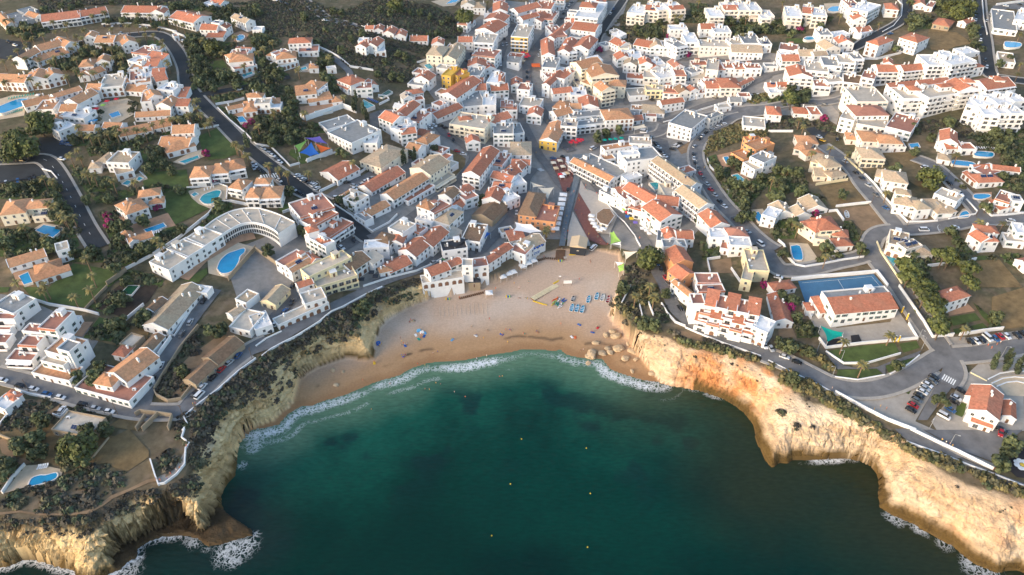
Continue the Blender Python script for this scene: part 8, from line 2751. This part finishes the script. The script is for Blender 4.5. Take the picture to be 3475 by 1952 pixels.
# ---- people
PV = {'stand': 'standing', 'walk': 'walking', 'sit': 'sitting', 'lie': 'lying'}
def person(px, py, pose=None, where='on the sand', off=0.0, grp='people on the beach', z=None):
    pose = pose or r3.choice(['stand', 'walk', 'sit', 'lie', 'stand', 'walk']); c_ = r3.choice(CL)
    c = P(px, py) if z is None else at_z(px, py, z); o = link('person', PM[(pose, c_)], None, (c.x, c.y, c.z+off), r3.uniform(0, 6.28)); s = r3.uniform(.94, 1.06); o.scale = (s, s, s)
    tag(o, f'person in {c_} clothes {PV[pose]} {where}', 'person', grp)
bp_ = [(tE, p) for p in ((1555, 335), (1575, 330), (1600, 335), (1590, 345), (1545, 345), (1665, 485), (1655, 515), (1672, 495), (1452, 515), (1465, 550), (1470, 590), (1500, 580), (1485, 570), (1520, 575), (1465, 690), (1480, 685), (1500, 680), (1515, 685), (1495, 700), (1470, 705), (1190, 755), (1200, 765), (1225, 565), (1240, 590), (1262, 578), (1970, 525), (1990, 530), (2205, 480), (2215, 490), (2350, 325), (2470, 468), (2475, 480), (2512, 432), (2550, 425), (2560, 440), (2530, 560), (1780, 670), (1825, 655), (2330, 435), (2170, 395), (2290, 520), (2045, 110), (2300, 45), (2410, 20), (1075, 940), (1350, 970), (1700, 790), (1625, 765), (1730, 805), (2220, 715), (2320, 695))]
bp_ += [(tF, p) for p in ((20, 690), (70, 735), (165, 675), (75, 830), (140, 830), (155, 845), (240, 1170), (262, 1180), (112, 1195), (128, 1192), (490, 1100), (675, 1100), (855, 1125), (865, 1120), (805, 1175), (800, 1168), (610, 1225), (635, 1230), (785, 465), (790, 480), (675, 650), (690, 1365), (715, 1360), (320, 420), (1065, 350), (250, 1165))]
for f, p in bp_: person(*f(*p))
for p in ((1810, 960), (1857, 972), (1700, 1020), (1743, 1025), (2478, 892), (2450, 897), (1160, 1225), (1995, 1050), (2105, 1100)): person(*tE(*p), 'stand', 'wading chest-deep in the bay', -1.0, 'bathers in the water', 0.0)
for p in ((530, 1320), (540, 1350), (500, 1440), (470, 1300), (560, 1260), (640, 1050), (730, 830), (755, 845), (665, 930), (675, 950), (700, 1090), (770, 1290), (860, 1320), (890, 1370), (960, 1390), (620, 860), (590, 900), (660, 580), (640, 600), (610, 690), (740, 800), (850, 880), (1190, 1200), (1280, 1330), (1110, 1060), (550, 1110), (540, 1180), (520, 1240), (530, 1280), (720, 700), (300, 630), (240, 470), (560, 440), (480, 400), (500, 420), (640, 400), (590, 390), (800, 440), (1930, 620), (1910, 640)):
    person(*tM(*p), r3.choice(['stand', 'walk']), 'on the plaza or street', .62, 'people on the plaza')
for p in ((210, 790), (230, 840), (200, 860), (220, 920), (185, 780), (260, 1010), (215, 880), (370, 1270), (350, 1240), (220, 480), (205, 500), (90, 640), (110, 650), (180, 800), (240, 860)): person(*tN(*p), r3.choice(['stand', 'walk']), 'on the valley street', .5, 'people on the valley street')
for f, p in [(tZ, q) for q in ((640, 1030), (1125, 1210), (1185, 1235), (1060, 1245), (2240, 625), (2295, 590), (2205, 600), (2330, 570))]+[(tG, q) for q in ((1740, 105), (1780, 130), (1820, 145), (1845, 165), (2260, 400), (2290, 425), (2375, 275))]+[(tB, q) for q in ((1950, 1190), (1970, 1185))]+[(lambda x, y: (x/TS, 1464+y/TS), q) for q in ((1885, 165), (1620, 510), (1690, 495), (1725, 445), (1780, 405), (1815, 385), (1580, 500))]:
    person(*f(*p), r3.choice(['stand', 'walk']), 'on the cliff-top road or path', .4, 'walkers on the cliff tops')
# ---- towels and beach shelters
for f, x, y, m in ((tE, 1607, 480, 'white'), (tE, 1637, 440, 'skyblue'), (tE, 1700, 458, 'skyblue'), (tE, 1690, 490, 'blue'), (tE, 1637, 520, 'teal'), (tE, 1225, 570, 'blue'), (tE, 1485, 690, 'purple'), (tE, 1975, 528, 'skyblue'), (tE, 1190, 760, 'yellow'), (tF, 675, 1098, 'blue'), (tF, 600, 1222, 'white'), (tF, 635, 1225, 'orange'), (tF, 862, 1128, 'red'), (tF, 808, 1175, 'blue'), (tE, 2470, 472, 'blue'), (tE, 1575, 340, 'khaki'), (tE, 1500, 585, 'blue'), (tE, 2210, 485, 'white')):
    c = P(*f(x, y)); b = MB(m+'_cloth'); b.box(-1.0, -.55, .01, 1.0, .55, .05); b.box(-.7, -.35, .05, -.2, .35, .22)
    tag(link('beach_towel', b.mesh('beach_towel'), None, (c.x, c.y, c.z+.05), r3.uniform(0, 3)), f'{m} beach towel spread on the sand', 'towel', 'towels on the beach')
for f, x, y, m in ((tE, 1637, 438, 'skyblue'), (tE, 1670, 455, 'white'), (tE, 1230, 560, 'blue')):
    c = P(*f(x, y)); b = MB(m+'_cloth'); b.v += [(-1, -.6, 0), (1, -.6, 0), (1, .7, 0), (-1, .7, 0), (-.7, .3, 1.1), (.7, .3, 1.1)]; b.f += [(0, 1, 5, 4), (1, 2, 5), (2, 3, 4, 5), (3, 0, 4)]; b.m += [0]*4
    tag(link('beach_shelter', b.mesh('beach_shelter'), None, c, r3.uniform(-.5, .5)), f'small {m} pop-up beach shelter on the sand', 'shelter', 'pop-up shelters')
for f, x, y in ((tE, 1915, 122), (tE, 2520, 97), (tF, 470, 462)):
    c = P(*f(x, y)); o = link('waste_bins', None, None, c)
    for k, m in enumerate(('yellow_cloth', 'blue_cloth', 'green_cloth')):
        b = MB(m, 'dark'); b.tube([(k*.75, 0, -.1), (k*.75, 0, 1.0)], [.33, .36], 8); b.tube([(k*.75, 0, 1.0), (k*.75, 0, 1.1)], [.38, .2], 8); link('bin', b.mesh('bin'), o)
    tag(o, 'set of yellow, blue and green waste bins on the sand', 'bins', 'waste bins on the beach')
for i in range(12):
    x = 1845+43*i; y0 = 195-4*i if i < 9 else 165; p, q = P(*tE(x, y0)), P(*tE(x+8, y0+108)); d = q-p
    b = MB('cream_cloth'); b.tube([(0, 0, .08), (d.x, d.y, d.z+.08)], [.05, .05], 5)
    for t in (0, 1): b.tube([(d.x*t, d.y*t, d.z*t-.2), (d.x*t, d.y*t, d.z*t+.3)], [.04, .04], 5)
    tag(link('rope_line', b.mesh('rope_line'), None, p), 'pale rope line staked out on the empty sand', 'rope', 'rope lines on the sand')
# ---- boardwalks
def boardwalk(pts, w, m, label):
    c = resample([tuple(P(*p)[:2]) for p in pts], 1.0); o = link('boardwalk', None, None, (c[0][0], c[0][1], hgt(*c[0]))); tag(o, label, 'boardwalk')
    base = o.location; me = None
    b0 = MB(m); b0.box(-.4, -w/2, 0, .4, w/2, .1); me = b0.mesh('plank')
    for i in range(len(c)-1):
        x, y = c[i]; a = math.atan2(c[i+1][1]-y, c[i+1][0]-x); link('plank', me, o, (x-base.x, y-base.y, hgt(x, y)+.18-base.z), a)
boardwalk([tE(2050, 112), tE(2300, 50)], 1.6, 'wood', 'brown plank boardwalk leading to the lifeguard shelter')
boardwalk([tF(490, 330), tF(480, 450)], 5.0, 'wood', 'wide brown boardwalk stepping from plaza down to sand')
boardwalk([tF(470, 440), tF(340, 430), tF(200, 470), tF(130, 520)], 1.8, 'wood', 'narrow brown boardwalk along the foot of the beach bar')
# ---- lamp posts and wooden poles
def post(px, py, h, m, label, lamp=True):
    c = P(px, py); o = link('lamp_post' if lamp else 'utility_pole', None, None, c, r3.uniform(0, 6)); b = MB(m); b.tube([(0, 0, -.5), (0, 0, h)], [.13, .08], 7); link('pole', b.mesh('pole'), o)
    if lamp: b = MB('steel', 'frame'); b.tube([(0, 0, h-.05), (.5, 0, h+.2), (1.3, 0, h+.25)], [.06, .05, .04], 5, 0); b.box(1.0, -.14, h+.12, 1.7, .14, h+.24, 1); link('lamp_head', b.mesh('lamp_head'), o)
    else: b = MB('wood'); b.box(-.7, -.06, h-.5, .7, .06, h-.38); link('crossarm', b.mesh('crossarm'), o)
    tag(o, cut(label+' near '+near(px, py)), 'lamp post' if lamp else 'pole', 'street lamps and poles')
for f, x, y in ((tB, 2540, 730), (tB, 1850, 1310), (tB, 1190, 1285), (tB, 295, 1050), (tY, 910, 980), (tY, 1040, 610), (tY, 895, 270), (tY, 1160, 520), (tY, 905, 1180), (tY, 1790, 390), (tY, 2090, 740), (tY, 2240, 740), (tY, 1395, 840), (tL, 1580, 1295), (tL, 2215, 1115), (tE, 755, 240)): post(*f(x, y), 7.0, 'bark', 'brown wooden pole with crossarm', False)
for f, x, y in ((tZ, 1505, 535), (tZ, 2340, 710), (tZ, 640, 915), (tZ, 490, 655), (tZ, 730, 750), (tG, 1820, 150), (tG, 1620, -20), (tL, 650, 490), (tM, 2160, 920), (tM, 1845, 640), (tM, 760, 580), (tZ, 1545, 620), (tL, 440, 240)): post(*f(x, y), 6.5, 'steel', 'grey steel street lamp')
for x, y in ((1345, 250), (1395, 320), (1310, 545), (1272, 545)):
    c = P(*tZ(x, y)); b = MB('yellow_paint', 'white_paint'); b.tube([(0, 0, -.4), (0, 0, 3.4)], [.3, .3], 8, 0); b.tube([(0, 0, 3.4), (0, 0, 3.6)], [.34, .1], 8, 1)
    tag(link('gate_pillar', b.mesh('gate_pillar'), None, c), 'yellow round pillar beside the school gate', 'pillar', 'yellow school gate pillars')
# ---- zebra crossings
def zebra(f, a, b_, c_, n_=7):
    p, q, r = [P(*f(*t)) for t in (a, b_, c_)]; u = (q-p)/n_; v = r-q; b = MB('white_paint')
    for k in range(n_):
        s = p+u*k; e = s+u*.55
        b.face([(t.x, t.y, hgt(t.x, t.y)+.58) for t in (s, e, e+v, s+v)])
    me = b.mesh('zebra_crossing'); 
    if me.polygons[0].normal.z < 0: me.flip_normals()
    tag(link('zebra_crossing', me), kind='structure')
zebra(tL, (45, 325), (215, 300), (240, 345)); zebra(tZ, (1740, 930), (1870, 1000), (1900, 950), 6); zebra(tM, (250, 625), (290, 650), (330, 640), 5)
# ---- buoys
def buoy_mesh():
    b = MB('yellow_paint', 'dark'); b.tube([(0, 0, -.5), (0, 0, .2), (0, 0, .6), (0, 0, .95)], [.35, .5, .34, .1], 10, 0); b.tube([(0, 0, .9), (0, 0, 1.3)], [.06, .06], 5, 1); return b.mesh('buoy')
BY = buoy_mesh()
for x, y in ((1312, 1105), (1475, 1128), (1284, 1218), (1485, 1242), (1237, 1348), (1478, 1377)): c = at_z(*tO(x, y), 0); tag(link('buoy', BY, None, c, 0, (.55, .55, .55)), 'yellow marker buoy floating in the teal bay', 'buoy', 'buoys in the bay')
# ---- painted flower on the dark play area
c = P(*tG(2560, 340), .45); b = MB('boat_white', 'yellow_paint')
for k in range(8):
    a = k*math.pi/4; cx_, cy_ = math.cos(a)*2.0, math.sin(a)*2.0; b.face([(cx_+1.05*math.cos(t), cy_+1.05*math.sin(t), 0) for t in [i*math.pi/5 for i in range(10)]], 0)
b.face([(.9*math.cos(t), .9*math.sin(t), .01) for t in [i*math.pi/5 for i in range(10)]], 1)
me = b.mesh('painted_flower'); [me.vertices[i] for i in ()]
for i, v in enumerate(me.vertices): v.co.z += .002*(i//10)
tag(link('painted_flower', me, None, (c.x, c.y, c.z+.15)), kind='structure')
# ---- court lines
def line(f, pts, w, m, off, name='court_line'):
    c = resample([tuple(P(*f(*p))[:2]) for p in pts], 3.0); o = strip(name, c, -w/2, w/2, off, 0, m); tag(o, kind='structure')
line(tZ, [(340, -40), (1040, -105), (1190, 75)], .12, 'white_paint', .40); line(tZ, [(700, -75), (760, 20)], .12, 'white_paint', .40)
# ---- deck chairs and loungers
def lounger_mesh(m):
    b = MB('white_paint', m); b.box(-.3, -.9, .28, .3, .5, .36, 1); b.face([(-.3, .5, .34), (.3, .5, .34), (.3, 1.05, .75), (-.3, 1.05, .75)], 1); b.face([(-.3, 1.05, .7), (.3, 1.05, .7), (.3, .5, .28), (-.3, .5, .28)], 0)
    for x in (-.27, .22):
        for y in (-.85, .4): b.box(x, y, 0, x+.05, y+.05, .28, 0)
    return b.mesh('sun_lounger')
LG = {k: lounger_mesh(k) for k in ('white_cloth', 'teal_cloth', 'blue_cloth', 'black_cloth')}
def loungers(f, a, b_, n_, m, label, rz):
    for k in range(n_):
        t = k/max(1, n_-1); c = P(*f(a[0]+(b_[0]-a[0])*t, a[1]+(b_[1]-a[1])*t)); tag(link('sun_lounger', LG[m], None, (c.x, c.y, c.z+.34), rz+r3.uniform(-.2, .2)), label, 'sun lounger', 'sun loungers by the pools')
tA0 = lambda x, y: (x/2.894, y/2.894); tA1 = lambda x, y: (x/TS, 488+y/TS); tA3 = lambda x, y: (x/TS, 1464+y/TS); tR = lambda x, y: (869+x/TS, y/TS)
loungers(tA0, (90, 980), (330, 935), 10, 'teal_cloth', 'teal sun lounger on the far side of the resort pool', .3); loungers(tA0, (60, 1130), (220, 1090), 9, 'teal_cloth', 'teal sun lounger on the near side of the resort pool', .3)
loungers(tA1, (1530, 910), (1625, 890), 5, 'white_cloth', 'white sun lounger beside the long rectangular pool', .4); loungers(tA1, (1420, 300), (1470, 345), 4, 'white_cloth', 'white sun lounger beside the teal villa pool', 1.0)
loungers(tA1, (2060, 475), (2150, 445), 4, 'white_cloth', 'white sun lounger beside the kidney-shaped pool', .3); loungers(tA3, (390, 375), (480, 360), 5, 'white_cloth', 'white sun lounger beside the lone cliff-top pool', .2)
loungers(tY, (2100, 50), (2280, 60), 8, 'white_cloth', 'white sun lounger by the twin-pool villa', .1); loungers(tR, (1125, 1000), (1220, 1040), 7, 'blue_cloth', 'blue sun lounger on the terrace above the teal pool', -.4)
loungers(tM, (1340, 690), (1440, 700), 8, 'black_cloth', 'black lounger on the white hotel pool terrace', 0); loungers(tM, (1360, 715), (1530, 705), 8, 'black_cloth', 'black lounger in the second row of hotel terrace', 0)
# ---- pergola of the crescent hotel
pp = [tA1(*p) for p in ((1745, 1350), (1950, 1215), (2150, 1080), (2330, 960))]; c = resample([tuple(P(*p)[:2]) for p in pp], 1.1)
o = link('pergola', None, None, (c[0][0], c[0][1], hgt(*c[0]))); tag(o, 'dark slatted pergola along the front of the crescent-shaped hotel', 'pergola'); base = o.location
b = MB('dark'); b.box(-.1, -1.3, 2.5, .1, 1.3, 2.66); sl_ = b.mesh('slat'); b = MB('dark'); b.box(-.08, -.08, -.2, .08, .08, 2.5); pst = b.mesh('post')
for i in range(len(c)-1):
    x, y = c[i]; a = math.atan2(c[i+1][1]-y, c[i+1][0]-x); z = hgt(x, y)+.3-base.z; link('slat', sl_, o, (x-base.x, y-base.y, z), a)
    if i % 4 == 0: link('post', pst, o, (x-base.x+math.sin(a)*1.2, y-base.y-math.cos(a)*1.2, z), a)
# ---- scrub on the cliff slopes
def cliff_scrub(name, inside, tarr, lo, dens, mats_, label, thr, seed, rmx):
    sel = np.argwhere(inside & (tarr > lo) & (np.abs(GX) < 262) & (GY < 345) & (fbm(GX*.13, GY*.13, seed=seed) > thr) & ~shelf)
    k = NPR.random(len(sel)) < dens*.81; sel = sel[k]; VV = []; FF = []; MI = []; off = 0
    for j, i in sel:
        x, y, z = X3[j, i]+NPR.uniform(-.4, .4), Y3[j, i]+NPR.uniform(-.4, .4), Z3[j, i]
        v, f = CLUMPS[int(NPR.integers(6))]; r = .35+rmx*NPR.random()**2; a = NPR.uniform(0, 6.28); ca, sa = math.cos(a)*r, math.sin(a)*r
        vv = np.empty_like(v); vv[:, 0] = v[:, 0]*ca-v[:, 1]*sa+x; vv[:, 1] = v[:, 0]*sa+v[:, 1]*ca+y; vv[:, 2] = v[:, 2]*r*.9+z-.1; VV.append(vv); FF.append(f+off); off += len(v); MI.append(np.full(len(f), NPR.integers(len(mats_))))
    if VV: tag(link(name, np_mesh(name, np.concatenate(VV), np.concatenate(FF), mats_, np.concatenate(MI))), label, None, None, 'stuff')
cliff_scrub('cliff_scrub', inL, tLw, .50, .62, ['scrub_dark', 'scrub_dark', 'scrub_grey'], 'dark brown scrub clinging to the shaded cliff slope', .36, 201, 1.1)
cliff_scrub('cliff_scrub', inR, tRw, .55, .10, ['scrub_dark', 'scrub_leaf'], 'sparse low tufts dotted over the sunlit cliff', .50, 207, .7)

# ------------------------------------------------------------------ hazy evening air
hz = MB(); hz.box(-3100, -2100, -8, 3100, 4200, 262); hme = hz.mesh('haze')
hm = bpy.data.materials.new('haze'); hm.use_nodes = True; hn = hm.node_tree.nodes; hn.remove(hn['Principled BSDF'])
pv = hn.new('ShaderNodeVolumePrincipled'); pv.inputs['Color'].default_value = (0.80, 0.88, 0.95, 1); pv.inputs['Density'].default_value = 0.000025; pv.inputs['Anisotropy'].default_value = 0.2
hm.node_tree.links.new(pv.outputs[0], hn['Material Output'].inputs['Volume']); hme.materials.append(hm)
tag(link('haze', hme), 'thin pale evening haze over the town', None, None, 'stuff')
